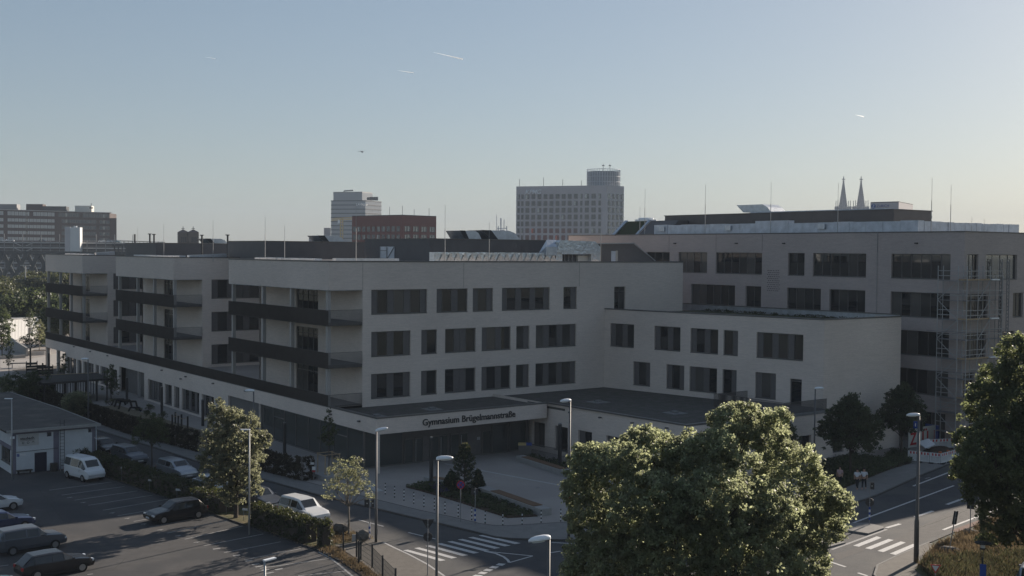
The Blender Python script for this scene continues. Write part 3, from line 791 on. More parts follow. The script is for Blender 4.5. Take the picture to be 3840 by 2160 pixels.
ground_cover('soil_grass', 'dry leaves and grass along the parking lot kerb', [(33.9, 77.5), (35, 70), (36.2, 69), (35.7, 65), (35, 60.3), (34.4, 60.5), (34.9, 65), (35, 69)], 'grass_blade', 200, .025, .05, .16, 12, 'grass', 12)
# ------------------------------------------------------------------ the school
def onW(x, y, a, b):
    a = np.array(a, float); b = np.array(b, float); L = np.hypot(*(b - a)); n = np.array([-(b - a)[1], (b - a)[0]]) / L
    d = ray(x, y); t = (a @ n) / (d[:2] @ n); P = d * t
    return (float((P[:2] - a) @ (b - a) / L), float(CAM_H + P[2]))
sch = thing('school_building', 'long pale brick school with stepped balcony wings, dark railings and a lettered entrance canopy', 'school', (51, 98.45, 0))
TOP = 18.85
def coping(parent, pts, z, w=.38, h=.13, closed=False, m='coping'):
    b = MB(); P = pts + ([pts[0]] if closed else [])
    for i in range(len(P) - 1):
        p, q = Vector(P[i]), Vector(P[i + 1]); d = (q - p).normalized(); n = Vector((-d.y, d.x))   # inwards = left of travel
        a = p - d * .03 - n * .04; c = q + d * .03 - n * .04
        b.prism([tuple(a), tuple(c), tuple(c + n * w), tuple(a + n * w)], z + .002 * i, z + h + .002 * i)
    return b.part('coping', m, parent)
def rail(parent, p, q, z0, z1, name='railing', pitch=.115, deep_=.06, thin=.010, rail_m='bronze_rail', ends=True, slabz=None):
    p = Vector(p); q = Vector(q); d = (q - p); L = d.length; d.normalize(); n = Vector((d.y, -d.x))
    b = MB(); k = max(2, int(L / pitch))
    for i in range(k + 1):
        c = p + d * (L * i / k); a = c - n * deep_ / 2; e = c + n * deep_ / 2
        b.prism([tuple(a - d * thin / 2), tuple(a + d * thin / 2), tuple(e + d * thin / 2), tuple(e - d * thin / 2)], z0, z1)
    o = b.part(name, rail_m, parent, kind='stuff')
    r = MB(); r.bar((p.x, p.y, z1 + .02), (q.x, q.y, z1 + .02), .06, .03); r.bar((p.x, p.y, z0 + .08), (q.x, q.y, z0 + .08), .02, .05)
    r.part('handrail', rail_m, parent)
    return o

# -- ground floor street front (X = 51), windows under the long white band
def gy(a): return 199.0 - a
gh = [(0, 11.5, 0, 3.6), (gy(160.8), gy(150.55), 0.05, 3.6), (gy(122.6), gy(114.25), 0.05, 3.6), (gy(114.15), gy(89.1), 0.05, 3.6)]
gwin = [(186.8, 181.6, 'GPGPG'), (180.9, 178.7, 'PG'), (177.8, 172.7, 'GPGPG'), (171.75, 170.1, 'PG'), (169.4, 165.8, 'PGPG'), (165.3, 161.8, 'PGPG'),
        (149.1, 143.6, 'GPGPGP'), (142.8, 140.3, 'PGP'), (139.5, 137.7, 'PG'), (136.9, 131.2, 'PGPGPG'), (130.4, 126.7, 'PGPG')]
gh += [(gy(a), gy(b_), .42, 2.95) for a, b_, _ in gwin]
T, L = wall(sch, (51, 199), (51, 89.1), 0, 5.0, gh, 'brick_pale')
for a, b_, pt in gwin: window(sch, T, gy(a) + .01, gy(b_) - .01, .44, 2.93, pt, .2)
for a, b_, n in ((160.8, 150.55, 2), (122.6, 114.25, 1)):            # recessed grey portals
    x0, x1 = gy(a), gy(b_)
    TT = T @ Matrix.Translation((x0, .9 if n == 2 else .25, 0)); w = x1 - x0
    link_mesh('portal_panel', unit_box(w, .1, 3.6, 'shutter_grey', 'portal_panel'), sch, TT)
link_mesh('column', unit_box(.3, .3, 3.6, 'column', 'column'), sch, T @ Matrix.Translation((gy(153.2), .02, 0)))
for Y in (198.4, 192.3): link_mesh('column', unit_box(.45, .45, 3.6, 'column', 'column'), sch, frame((51.1, Y, 0)))
MB().box(51.3, 66, 187.5, 187.8, 0, 3.6).part('wall', 'brick_pale', sch)
MB().box(51.02, 66, 187.9, 199, 3.55, 3.62).part('soffit', 'render_white', sch)
# glazed canteen front, and entrance
def glazing(parent, p0, p1, z0, z1, xs, low=(), trans=None, m='glass_facade', fm='frame', name='glass_front'):
    T, L = wall_frame(p0, p1); b = MB()
    b.box(0, L, 0, .12, z0, z0 + .1); b.box(0, L, 0, .12, z1 - .12, z1)
    for x in xs: b.box(x - .04, x + .04, .001, .118, z0 + .1, z1 - .12)
    for (a, c, z) in (trans or []): b.box(a, c, .002, .116, z - .05, z + .05)
    o = bpy.data.objects.new(name, b.mesh(name, fm)); put(o, parent, T)
    for i in range(len(xs) - 1):
        w = xs[i + 1] - xs[i]
        if w < .2: continue
        link_mesh('pane', unit_box(w - .08, .02, z1 - z0 - .22, m, 'pane'), o, T @ Matrix.Translation((xs[i] + .04, .06, z0 + .1)))
    return o
s = lambda y: 114.15 - y
MB().box(53.2, 97, 100, 187.3, .1, 4.8).part('filler', 'sun_block', sch)  # added solid box, stops the sun shining through the hollow ground floor
MB().box(51.98, 53.1, 163, 187.3, .1, 3.5).part('filler', 'sun_block', sch); MB().box(51.98, 53.1, 124, 149.5, .1, 3.5).part('filler', 'sun_block', sch)  # two more added boxes, blocking sun behind the street front
MB().box(50.985, 50.999, 98.0, 98.02, 3.6, 4.95).part('movement_joint', 'coping', sch); MB().box(54.69, 54.71, 98.435, 98.449, 16.2, 18.8).part('movement_joint', 'coping', sch)
for X in (66.5, 82.0): MB().box(X, X + .02, 98.436, 98.449, 16.2, 18.8).part('movement_joint', 'coping', sch)
glazing(sch, (51.2, 114.15), (51.2, 91.8), .1, 3.6, [0, s(111.1), s(108.5), s(105.8), s(103), s(100.46), s(97.65), s(94.95), 114.15 - 91.8 - .02], trans=[(s(97.65), s(94.95), 2.6), (s(111.1), s(108.5), 2.6)])
ent = [0, 1.45, 4.1]
glazing(sch, (51.2, 91.8), (55.3, 91.8), .1, 3.6, ent)
MB().box(55.32, 70.1, 91.92, 92.3, .1, 3.6).part('entrance_wall', 'shutter', sch)
Te = frame((55.32, 91.8, .1))
for i, (x0, x1) in enumerate(((.15, 1.15), (1.25, 2.25), (3.0, 4.0), (4.05, 5.0), (5.3, 6.3), (6.4, 7.3), (9.0, 10.1), (10.2, 12.1), (12.3, 14.4))):
    w = x1 - x0; hh = 2.35 if i < 7 else 2.9
    b = MB(); b.box(0, w, 0, .1, hh - .09, hh); b.box(0, .08, .001, .099, 0, hh - .09); b.box(w - .08, w, .001, .099, 0, hh - .09); b.box(.08, w - .08, .002, .098, 0, .1)
    d = bpy.data.objects.new('entrance_door', b.mesh('entrance_door', 'frame')); put(d, sch, Te @ Matrix.Translation((x0, -.02, 0)))
    link_mesh('pane', unit_box(w - .17, .02, hh - .2, 'glass_facade', 'pane'), d, Te @ Matrix.Translation((x0 + .085, .02, .1)))
    if i < 6 and i % 2 == 1:
        hb = MB(); hb.bar((.12, -.06, .15), (.12, -.06, 2.2), .04); hb.bar((.12, -.06, .6), (.12, .03, .6), .03); hb.bar((.12, -.06, 1.9), (.12, .03, 1.9), .03)
        link_mesh('door_handle', hb.mesh('door_handle', 'steel'), d, Te @ Matrix.Translation((x0, -.02, 0)))
link_mesh('house_number', text_mesh('house_number', '10', .42, 'letter_pale', .01), sch, frame((63.7, 91.88, 1.6)) @ UPRIGHT)
# canopy band with the lettering
MB().box(51.001, 70.2, 89.1, 89.45, 3.6, 5.0).part('canopy', 'brick_pale', sch)
MB().quad((51.02, 89.12, 3.602), (70.2, 89.12, 3.602), (70.2, 91.9, 3.602), (51.02, 91.9, 3.602)).part('soffit', 'render_white', sch)
link_mesh('lettering', text_mesh('lettering', 'Gymnasium Brügelmannstraße', .86, 'letter_dark', .03, .012), sch, frame((55.72, 89.06, 4.02)) @ UPRIGHT)
# low block beside the entrance
lw = [(91.69, 89.8, 'PG'), (88.28, 86.33, 'PG'), (84.81, 82.85, 'PG'), (80.85, 78.1, 'PGP')]
LBx = 70.25
Tl, Ll = wall(sch, (LBx, 98.4), (LBx + .9, 70.8), 0, 5.0, [(98.4 - a, 98.4 - b_, .55, 2.92) for a, b_, _ in lw], 'brick_pale')
for a, b_, pt in lw: window(sch, Tl, 98.4 - a + .01, 98.4 - b_ - .01, .56, 2.9, pt, .2)
Tf, Lf = wall(sch, (LBx + .9, 70.8), (91.1, 70.8), 0, 4.95, [(14.9, 16.7, .05, 2.8), (4, 6, .6, 2.8), (9, 11.5, .6, 2.8)], 'brick_pale')
window(sch, Tf, 14.92, 16.68, .06, 2.78, 'PG', .25); window(sch, Tf, 4.02, 5.98, .61, 2.79, 'PG', .2); window(sch, Tf, 9.02, 11.48, .61, 2.79, 'PGP', .2)
MB().prism([(51.3, 89.4), (70.5, 89.4), (71.4, 71.1), (91.0, 71.1), (86, 98.4), (51.3, 98.4)], 4.5, 4.72).part('flat_roof', 'gravel_roof', sch)
coping(sch, [(51, 98.4), (51, 89.1), (LBx + .02, 89.1), (LBx + .9, 70.8), (84.0, 70.8)], 5.0, .42)
coping(sch, [(70.7, 89.5), (70.7, 97.9)], 4.74, .3, .12)
for k, (x, y) in enumerate(((2200, 360), (1640, 432))):
    p = at(800 + x * .37267, 1400 + y * .37267, 4.75)
    b = MB(); b.box(p[0] - .8, p[0] + .8, p[1] - .8, p[1] + .8, 4.72, 4.78); b.box(p[0] - .3, p[0] + .3, p[1] - .3, p[1] + .3, 4.79, 4.95)
    b.part('roof_drain', 'slab_grey', sch)
for x, y in ((920, 20), (1690, 130)):
    p = at(1900 + x * .37267, 1500 + y * .37267, 4.75)
    b = MB(); b.box(p[0] - .9, p[0] + .9, p[1] - .9, p[1] + .9, 4.72, 4.78); b.box(p[0] - .3, p[0] + .3, p[1] - .3, p[1] + .3, 4.79, 4.95)
    b.part('roof_drain', 'slab_grey', sch)
# terrace railing on the low block, in front of the annexe
rail(sch, (83.6, 79.4), (88.4, 79.4), 4.75, 6.05); rail(sch, (84.1, 79.3), (84.1, 71.0), 4.75, 6.05); rail(sch, (84.1, 70.95), (90.2, 70.95), 4.75, 6.05)
MB().prism([(84.0, 70.72), (90.6, 70.72), (90.6, 79.3), (84.0, 79.3)], 4.73, 4.98).part('terrace_slab', 'slab_grey', sch)

# -- upper front wall (Y = 98.45)
FY = 98.45
def fx(D): return onY(D * 1.4907, 1240, FY)[0]
rowz = [(13.75, 16.15), (9.6, 12.04), (5.47, 7.9)]
wins = []
W1 = [(1590, 2152, 'PGPGPGP'), (2247, 2560, 'PGPG')]
for a, c, pt in W1: wins.append((onY(800 + a * .37267, 1100, FY)[0], onY(800 + c * .37267, 1100, FY)[0], 0, pt))
for a, c, pt in ((1672, 1876, 'PGP'), (1965, 2447, 'PGPGPGP')): wins.append((onY(1150 + a * .37267, 1100, FY)[0], onY(1150 + c * .37267, 1100, FY)[0], 0, pt))
wins.append((onY(1900 + 572 * .37267, 1100, FY)[0], onY(1900 + 706 * .37267, 1100, FY)[0], 0, 'GP'))
for row in (1, 2):
    for a, c, pt in ((934, 1033, 'PGPGP'), (1060, 1099.5, 'PG'), (1120, 1197, 'GPPG'), (1212, 1285, 'PGPG'), (1299, 1332, 'GP'), (1348, 1449.5, 'GPGPGP')):
        wins.append((fx(a), fx(c), row, pt))
dx0, dx1 = onY(2303.6, 1100, FY)[0], onY(2345.3, 1100, FY)[0]
X0 = 54.7
holes = [(a - X0, c - X0, rowz[r][0], rowz[r][1]) for a, c, r, _ in wins] + [(dx0 - X0, dx1 - X0, 13.2, 16.1)]
Tm, Lm = wall(sch, (54.7, FY), (98.05, FY), 4.6, 16.17, holes, 'brick_pale')
for a, c, r, pt in wins: window(sch, Tm, a - X0 + .01, c - X0 - .01, rowz[r][0] + .01, rowz[r][1] - .01, pt)
window(sch, Tm, dx0 - X0 + .01, dx1 - X0 - .01, 13.2, 16.09, 'GG', name='roof_door', rails=(2.35,))
wall(sch, (51, FY), (98.05, FY), 16.17, TOP, [], 'brick_pale', 'parapet_wall')
wall(sch, (98.05, FY), (98.05, 150), 4, TOP, [], 'brick_pale')
MB().box(54.8, 98.0, 98.5, 98.6, 4.7, 5.1).part('plinth', 'slab_grey', sch)

# -- three stepped wings with balconies along the street
wings = [(98.45, 122.4, (112.99, 107.88), (121.7, 113.7, 106.9, 99.0), None), (139.65, 162.2, (153.4, 149.7), (161.4, 153.8, 147.3, 140.1), (55.9, 62.4)), (178.0, 198.8, (191.5, 187.1), (198.1, 191.0, 185.0, 178.4), (55.6, 60.6))]
for k, (Yn, Yf, dr, cols, fw) in enumerate(wings):
    wall(sch, (51, Yf), (51, Yn), 16.17, TOP - (0, .12, .2)[k] * 0, [], 'brick_pale', 'parapet_wall')
    if k:
        zr = [(5.05 + .4, 7.9), (9.6, 12.04), (13.75, 16.15)]
        hs = [(fw[0] - 54.7, fw[1] - 54.7, a, c) for a, c in zr]
        Tw, Lw = wall(sch, (54.7, Yn), (80, Yn), 4.9, 16.17, hs, 'brick_pale')
        for a, c in zr: window(sch, Tw, fw[0] - 54.69, fw[1] - 54.71, a + .01, c - .01, 'PGPGPG' if k == 1 else 'PGPG')
        wall(sch, (51, Yn), (80, Yn), 16.17, TOP, [], 'brick_pale', 'parapet_wall')
    fl = [5.06, 9.0, 13.07]
    hs = [(Yf - dr[0], Yf - dr[1], z, z + 2.85) for z in fl]
    Ti, Li = wall(sch, (54.7, Yf), (54.7, Yn), 4.95, 16.17, hs, 'brick_pale')
    for z in fl: window(sch, Ti, Yf - dr[0] + .01, Yf - dr[1] - .01, z + .01, z + 2.84, 'GGGG' if k < 1 else 'GGG', .12, name='balcony_door', sill=False, rails=(2.2,))
    wall(sch, (80, Yf), (51.1, Yf), 4.95, 16.17, [(0, 0.01, 5, 5.1)], 'brick_pale') if 0 else MB().box(54.7, 80, Yf - .3, Yf, 4.95, TOP).part('wall', 'brick_pale', sch)
    MB().box(51.05, 54.68, Yn + .05, Yf - .02, 16.12, 16.17).part('soffit', 'render_white', sch)
    MB().prism([(51.25, Yn + .25), (79.9, Yn + .25), (79.9, Yf - .3), (51.25, Yf - .3)], 18.3, 18.42).part('flat_roof', 'roof_pale', sch)
    coping(sch, [(51, Yf), (51, Yn), (98.05 if k == 0 else 80, Yn)], TOP, .36)
    for z in fl[1:]:
        MB().box(51.08, 54.66, Yn + .04, Yf - .05, z - .33, z - .02).part('balcony_slab', 'slab_grey', sch)
        rail(sch, (51.0, Yf), (51.0, Yn), z - .36, z + 1.15); rail(sch, (51.0, Yn - .03), (54.62, Yn - .03), z - .36, z + 1.15)
    for c in cols:
        link_mesh('column', unit_box(.36, .36, 11.1, 'column', 'column'), sch, frame((51.2, c, 5.05)))
    r = random.Random(k)
# wings' connecting bodies, terrace floor, long terrace railing
MB().box(66, 66.3, 122.4, 139.65, 4.95, TOP).part('wall', 'brick_pale', sch); MB().box(66, 66.3, 162.2, 178, 4.95, TOP).part('wall', 'brick_pale', sch)
MB().prism([(66.3, 99), (97.8, 99), (97.8, 198), (66.3, 198)], 18.2, 18.35).part('flat_roof', 'roof_pale', sch)
MB().prism([(51.15, 98.6), (66, 98.6), (66, 198.9), (51.15, 198.9)], 4.9, 5.03).part('terrace_floor', 'paving', sch)
rail(sch, (51.0, 199), (51.0, 98.5), 4.98, 6.12); rail(sch, (51.0, 98.42), (54.62, 98.42), 4.98, 6.12); rail(sch, (66, 198.95), (51.0, 198.95), 4.98, 6.12)
MB().box(51.01, 51.1, 98.5, 199, 4.98, 5.03).part('terrace_edge', 'coping', sch)
# small wall lamps under the band and on the walls
def wall_lamp(x, y, X=None, Y=None):
    if X is not None: a = onX(x, y, X); c = (X - .12, a[0], a[1])
    else: a = onY(x, y, Y); c = (a[0], Y - .12, a[1])
    MB().box(c[0] - .12, c[0] + .12, c[1] - .12, c[1] + .12, c[2] - .07, c[2] + .07).part('wall_lamp', 'frame', sch)
for x, y in ((750, 107), (914, 155), (1088, 198), (1635, 343), (1826, 431), (1875, 408), (2152, 476), (2478, 552)): wall_lamp(x * .37267, 1260 + y * .37267, X=51)
for x, y in ((1188, 411), (1474, 481)): wall_lamp(800 + x * .37267, 1400 + y * .37267, X=51)
for x, y in ((643, 124), (947, 175), (1272, 230), (1620, 281)): wall_lamp(1900 + x * .37267, 1500 + y * .37267, X=LBx + .3)

# -- three storey annexe on the right
A_, B_, C_ = (85.75, 98.44), (90.9, 71.9), (103.0, 71.7)
def aw(x): return onW(x, 1300, A_, B_)[0]
c3x = lambda x: 1900 + x * .37267
aws = [(c3x(1040), c3x(1280), 9.45, 12.03, 'PGPG'), (c3x(1485), c3x(1747), 9.45, 12.03, 'PGPG'), (c3x(1848), c3x(2127), 9.45, 12.03, 'PGPG'), (c3x(2181), c3x(2327), 9.45, 12.03, 'GP'), (2837, 3012, 9.45, 12.03, 'PGPGPG'),
       (c3x(1277), c3x(1447), 5.35, 7.95, 'PGP'), (c3x(1610), c3x(1790), 5.35, 7.95, 'PGP'), (c3x(1843), c3x(2120), 5.35, 7.95, 'PGPG'), (c3x(2176), c3x(2318), 5.35, 7.95, 'GP'), (2834, 2911.7, 5.35, 7.95, 'PGP')]
dz = onW(2965, 1419.7, A_, B_)[1]
hs = [(aw(a), aw(b_), z0, z1) for a, b_, z0, z1, _ in aws] + [(aw(2965), aw(3008.6), 5.0, dz)]
AT = 13.55
Ta, La = wall(sch, A_, B_, 0, AT, hs, 'brick_pale')
for a, b_, z0, z1, pt in aws: window(sch, Ta, aw(a) + .01, aw(b_) - .01, z0 + .01, z1 - .01, pt)
window(sch, Ta, aw(2965) + .01, aw(3008.6) - .01, 5.01, dz - .01, 'G', name='terrace_door', rails=(2.35,))
wall(sch, B_, C_, 0, AT, [(.2, 3.2, .5, 2.3)], 'brick_pale')
wall(sch, C_, (104, 100), 0, AT, [], 'brick_pale')
window(sch, wall_frame(B_, C_)[0], .22, 3.18, .52, 2.28, 'GGG', .2)
MB().prism([(86.2, 98.4), (91.3, 72.2), (102.7, 72.1), (100.6, 98.4)], 12.9, 13.1).part('flat_roof', 'green_roof', sch)
coping(sch, [A_, B_, C_], AT, .4)
MB().prism([(103.0, 72.0), (103.15, 72.0), (101.1, 101.5), (100.95, 101.5)], 13.0, 13.75).part('rear_parapet', 'zinc', sch)
b = MB(); b.bar((103.05, 72, 13.8), (101.0, 101.5, 13.8), .3, .1); b.part('coping', 'coping', sch)
lab = random.Random(4); C = []; R = []
for i in range(160):
    t_ = lab.random(); C.append((101.4 - t_ * 0 + lab.uniform(-2.0, .6), 75 + 22 * t_, 13.12 + lab.uniform(0, .18))); R.append(.35)
o = bpy.data.objects.new('roof_plants', leaves_mesh('roof_plants', 'grass_green', [tuple(np.array(c) - np.array((51, 98.45, 0))) for c in C], R, 10, .16, flat=.4, seed=2)); put(o, sch, wm(sch)); o['kind'] = 'stuff'

# -- rooftop: plant rooms, ducts, hoods, lightning rods
def plant_room(parent, x0, x1, y0, y1, z0, z1, m='cladding', pitch=.32):
    o = MB().box(x0, x1, y0, y1, z0, z1).part('plant_room', m, parent)
    b = MB(); k = int((z1 - z0) / pitch)
    for i in range(k):
        z = z0 + .06 + i * pitch
        b.box(x0 - .05, x1 + .05, y0 - .05, y0 - .002, z, z + pitch * .55); b.box(x0 - .05, x0 - .002, y0 - .002, y1, z, z + pitch * .55)
    q = b.part('louvre_slats', m, o, kind='stuff')
    MB().box(x0 - .1, x1 + .1, y0 - .1, y1 + .1, z1, z1 + .1).part('roof_edge', 'coping', o)
    return o
plant_room(sch, 67.8, 84.5, 107, 121.5, 18.35, 21.28)
p2_ = plant_room(sch, 59.7, 74.2, 132, 143.6, 18.35, 20.98)
plant_room(sch, 55.2, 66.0, 158, 171, 18.35, 20.72)
# open louvre door in the plant room
dy0 = onX(1427, 930, 67.75)[0]; dy1 = onX(1480, 930, 67.75)[0]
b = MB(); b.box(67.70, 67.74, dy1, dy0, 18.6, 20.45); b.part('plant_room_door', 'zinc_pale', sch)
b = MB(); ym = (dy0 + dy1) / 2
for (a, c) in (((dy0, 20.4), (dy0, 18.7)), ((ym + .3, 18.7), (dy1, 20.4)), ((ym, 18.6), (ym, 20.4)), ((dy0, 19.1), (ym, 19.1)), ((dy0, 20), (ym, 20))): b.bar((67.66, a[0], a[1]), (67.66, c[0], c[1]), .07)
b.part('door_brace', 'steel_dull', sch)
# foil wrapped duct with a riser
def duct(name, pts, w, h, m='foil', parent=sch, seam=1.3, rag=.03, seed=1):
    r = random.Random(seed); p = [Vector(q) for q in pts]; objs = []
    b = MB()
    for i in range(len(p) - 1):
        L = (p[i + 1] - p[i]).length; k = max(1, int(L / seam))
        for j in range(k):
            a = p[i].lerp(p[i + 1], j / k); c = p[i].lerp(p[i + 1], (j + 1) / k)
            e = 1 + r.uniform(-rag, rag)
            b.bar(a, c, w * e, h * e)
    return b.part(name, m, parent)
duct('foil_duct', [(64.6, 101.6, 19.4), (80.5, 101.6, 19.4)], .95, .95, seed=3, seam=.8, rag=.05)
for i in range(17):                                           # crumpled seams of the foil
    x = 65.2 + i * .92; b = MB()
    b.poly([(x, 101.08, 18.95), (x + .45, 100.98, 19.85), (x + .9, 101.08, 18.95)]); b.part('foil_fold', 'foil', sch)
rx = [onY(1700 + q * .37267, 950, 101.5)[0] for q in (900, 1010, 1075, 1260, 1360, 1400, 1450)]
b = MB(); b.prism([(rx[1], 101.1), (rx[2], 101.1), (rx[2], 102.4), (rx[1], 102.4)], 18.6, 21.1); b.part('foil_duct', 'foil', sch)
b = MB()
pr = [(rx[1], 20.0), (rx[1] + .5, 21.3), (rx[5], 21.25), (rx[6], 20.6), (rx[6], 18.5), (rx[4], 18.5), (rx[4], 19.75), (rx[2], 19.75)]
n = len(pr); b.v = [(x, 101.0, z) for x, z in pr] + [(x, 102.6, z) for x, z in pr]
b.f = [tuple(range(n)), tuple(range(2 * n - 1, n - 1, -1))] + [(i, n + i, n + (i + 1) % n, (i + 1) % n) for i in range(n)]
b.part('foil_duct', 'foil', sch)
b = MB(); b.v = [(rx[0], 100.9, 20.55), (rx[0] + .55, 101.5, 21.35), (rx[1] + .3, 101.5, 21.35), (rx[1] - .02, 100.9, 20.55), (rx[0], 100.9, 19.6), (rx[1] - .02, 100.9, 19.6), (rx[0], 102.5, 19.6), (rx[1], 102.5, 19.6)]
b.f = [(0, 3, 2, 1), (0, 4, 5, 3), (0, 1, 6, 4)]; b.part('duct_hood', 'zinc', sch)
MB().box(rx[2] + .02, rx[3], 101.9, 102.2, 18.6, 19.7).part('air_unit', 'cladding', sch); MB().box(rx[3], rx[4] + .05, 101.6, 102.2, 18.6, 19.6).part('air_unit', 'panel_pale', sch)
b = MB()
for q in (.25, .8, 1.35, 1.9): b.box(rx[2] + q, rx[2] + q + .05, 101.7, 101.85, 18.6, 19.7)
b.part('air_unit_frame', 'steel', sch)
duct('zinc_duct', [(onX(1230, 970, 54.5)[0] * 0 + 53.2, 101.5, 18.95), (60.4, 101.5, 18.95)], .7, .5, 'zinc', seed=4, seam=2)
duct('zinc_duct', [(53.0, 104.5, 18.9), (53.0, 119, 18.9)], .8, .45, 'zinc', seed=5, seam=1.1, rag=.1)
duct('zinc_duct', [(53.2, 142.5, 18.9), (53.2, 160, 18.9)], .8, .45, 'zinc', seed=6, seam=1.6, rag=.1)
duct('zinc_duct', [(54.0, 142.6, 18.9), (59.0, 142.6, 19.1)], .8, .6, 'zinc', seed=7)
duct('zinc_duct', [(53.2, 181, 18.85), (53.2, 194, 18.85)], .8, .5, 'zinc', seed=8, seam=1.6, rag=.1)
duct('zinc_duct', [(53.2, 178.9, 19.0), (56.0, 178.9, 19.2)], .8, .6, 'zinc', seed=9)
def hood(x, y, z, w, h, dpt, parent=sch, m='zinc', flip=False):
    """slanted intake hood: a dark louvred mouth on the left, tapering to the right"""
    b = MB(); k = .55
    P = [(x, z + h), (x + w * .22, z + .05), (x + w, z + .05), (x + w * .86, z + h * .75), (x + w * .7, z + h)]
    n = len(P); b.v = [(a, y, c) for a, c in P] + [(a, y + dpt, c) for a, c in P]
    b.f = [tuple(range(n)), tuple(range(2 * n - 1, n - 1, -1))] + [(i, n + i, n + (i + 1) % n, (i + 1) % n) for i in range(n)]
    o = b.part('air_hood', m, parent)
    MB().poly([(x - .03, y - .02, z + h + .02), (x + w * .22, y - .02, z + .05), (x + w * .42, y - .02, z + .05), (x + w * .24, y - .02, z + h + .02)]).part('hood_louvre', 'steel_dark', o)
hx = [onY(1150 + q * .37267, 880, 112)[0] for q in (1540, 1700, 1760, 2150)]
hood(hx[0], 112, 21.4, hx[2] - hx[0], 1.0, 3); hood(hx[2], 112, 21.4, hx[3] - hx[2], 1.1, 3)
h2 = [onY(1150 + q * .37267, 890, 134)[0] for q in (110, 390)]; hood(h2[0], 134, 21.0, h2[1] - h2[0], .85, 3)
h3 = [onY(q * .37267, 905, 160)[0] for q in (2065, 2290)]; hood(h3[0], 160, 20.8, h3[1] - h3[0], .7, 3)
# stair head with the sloping roof line
sx = [onY(2160 + q * .2098, 900, 103)[0] for q in (370, 745, 1025, 1410)]
b = MB(); P = [(sx[0], 18.3), (sx[0], 20.95), (sx[2], 21.05), (sx[3], 18.95), (sx[3], 18.3)]; n = len(P)
b.v = [(x, 103, z) for x, z in P] + [(x, 110, z) for x, z in P]; b.f = [tuple(range(n)), tuple(range(2 * n - 1, n - 1, -1))] + [(i, n + i, n + (i + 1) % n, (i + 1) % n) for i in range(n)]
sh = b.part('stair_head', 'shutter', sch)
b = MB(); b.bar((sx[0], 102.9, 21.0), (sx[2], 102.9, 21.1), .2, .12); b.bar((sx[2], 102.9, 21.1), (sx[3], 102.9, 19.0), .12, .1); b.part('roof_trim', 'steel', sch)
MB().box(sx[1] - 1.05, sx[1] - .35, 102.93, 102.98, 18.4, 20.15).part('roof_door', 'zinc_pale', sch)
MB().box(sx[1] - .33, sx[1] - .02, 102.93, 102.98, 18.4, 20.2).part('door_jamb', 'blind', sch)
rods = [(536, 553, 640), (667, 545, 640), (896, 515, 650), (1120, 516, 655), (1512, 532, 655), (716, 568, 605), (412, 562, 640), (346, 572, 610), (1231, 560, 600)]
for x, yt, yb in rods:
    xs_ = x * 1.4907
    if x < 880:
        Y, z = onX(xs_, yt * 1.4907, 56.0); p = (56.0, Y)
    else:
        X, z = onY(xs_, yt * 1.4907, 100.2); p = (X, 100.2)
    b = MB(); b.tube([(p[0], p[1], 18.4), (p[0], p[1], 18.4 + (z - 18.4) * .62)], .035, 6); b.tube([(p[0], p[1], 18.4 + (z - 18.4) * .62), (p[0], p[1], z)], .016, 5)
    b.part('lightning_rod', 'steel', sch)
for x, yt in ((1357, 425), (1508, 418), (1550, 422), (2032, 430), (2291, 428)):       # short vent pipes with caps
    Y, z = onX(x * .37267, 720 + yt * .37267, 60.0); b = MB(); b.tube([(60, Y, 18.4), (60, Y, z - .1)], .13, 8); b.disc((60, Y), .3 if x > 1500 else .14, z - .12, z, 10); b.part('vent_pipe', 'steel_dark', sch)
# ------------------------------------------------------------------ the darker school block on the right
rb = thing('school_building', 'darker grey brick school block with wide windows, silver roof duct and scaffolding at its corner', 'school', (107, 67.2, 0))
RT_ = 22.35
def ry(x): return onX(x, 1000, 107)[0]
q2 = lambda x: 2300 + x * .37267
rr = [(q2(330), q2(565), 0, 'GGG'), (q2(655), q2(943), 0, 'GGGG'), (q2(1030), q2(1495), 0, 'GGGGGG'), (q2(1757), q2(1923), 0, 'GG'), (q2(2007), q2(2543), 0, 'GGGGGG'), (3342, 3564, 0, 'GGGGGG'),
      (q2(785), q2(1228), 1, 'GGGGGG'), (q2(1333), q2(1490), 1, 'GG'), (q2(1752), q2(2093), 1, 'GGGG'), (q2(2178), q2(2540), 1, 'GGGG'), (3342, 3564, 1, 'GGGGGG'),
      (3290, 3564, 2, 'GGGGGGG'), (3290, 3564, 3, 'GGGGGGG')]
rz = [(17.47, 20.1), (13.4, 16.02), (9.35, 11.95), (5.3, 7.9)]
Y0 = 131.0
hs = [(Y0 - ry(a), Y0 - ry(c), *rz[r]) for a, c, r, _ in rr] + [(Y0 - 88, Y0 - 69, .6, 3.5)]
Tr, Lr = wall(rb, (107, Y0), (107, 67.2), 0, RT_, hs, 'brick_grey')
for a, c, r, pt in rr: window(rb, Tr, Y0 - ry(a) + .01, Y0 - ry(c) - .01, rz[r][0] + .01, rz[r][1] - .01, pt, .2)
window(rb, Tr, Y0 - 88 + .01, Y0 - 69 - .01, .61, 3.49, 'GGGGGGGGGGG', .2)
def rx_(x, z=0): return onY(x, 1000, 67.2)[0]
f1 = lambda x: 3300 + x * .2098
rf = [(f1(1555), f1(1757), 0, 'SSG'), (f1(1890), f1(2450), 0, 'SSSS'), (f1(1560), f1(1940), 1, 'GGGG'), (f1(2130), f1(2210), 1, 'G'), (f1(2390), f1(2570), 1, 'GG'),
      (f1(1550), f1(1920), 2, 'GGGG'), (f1(2190), f1(2430), 2, 'GG'), (f1(1530), f1(1720), 3, 'GG'), (f1(1840), f1(2060), 3, 'GG')]
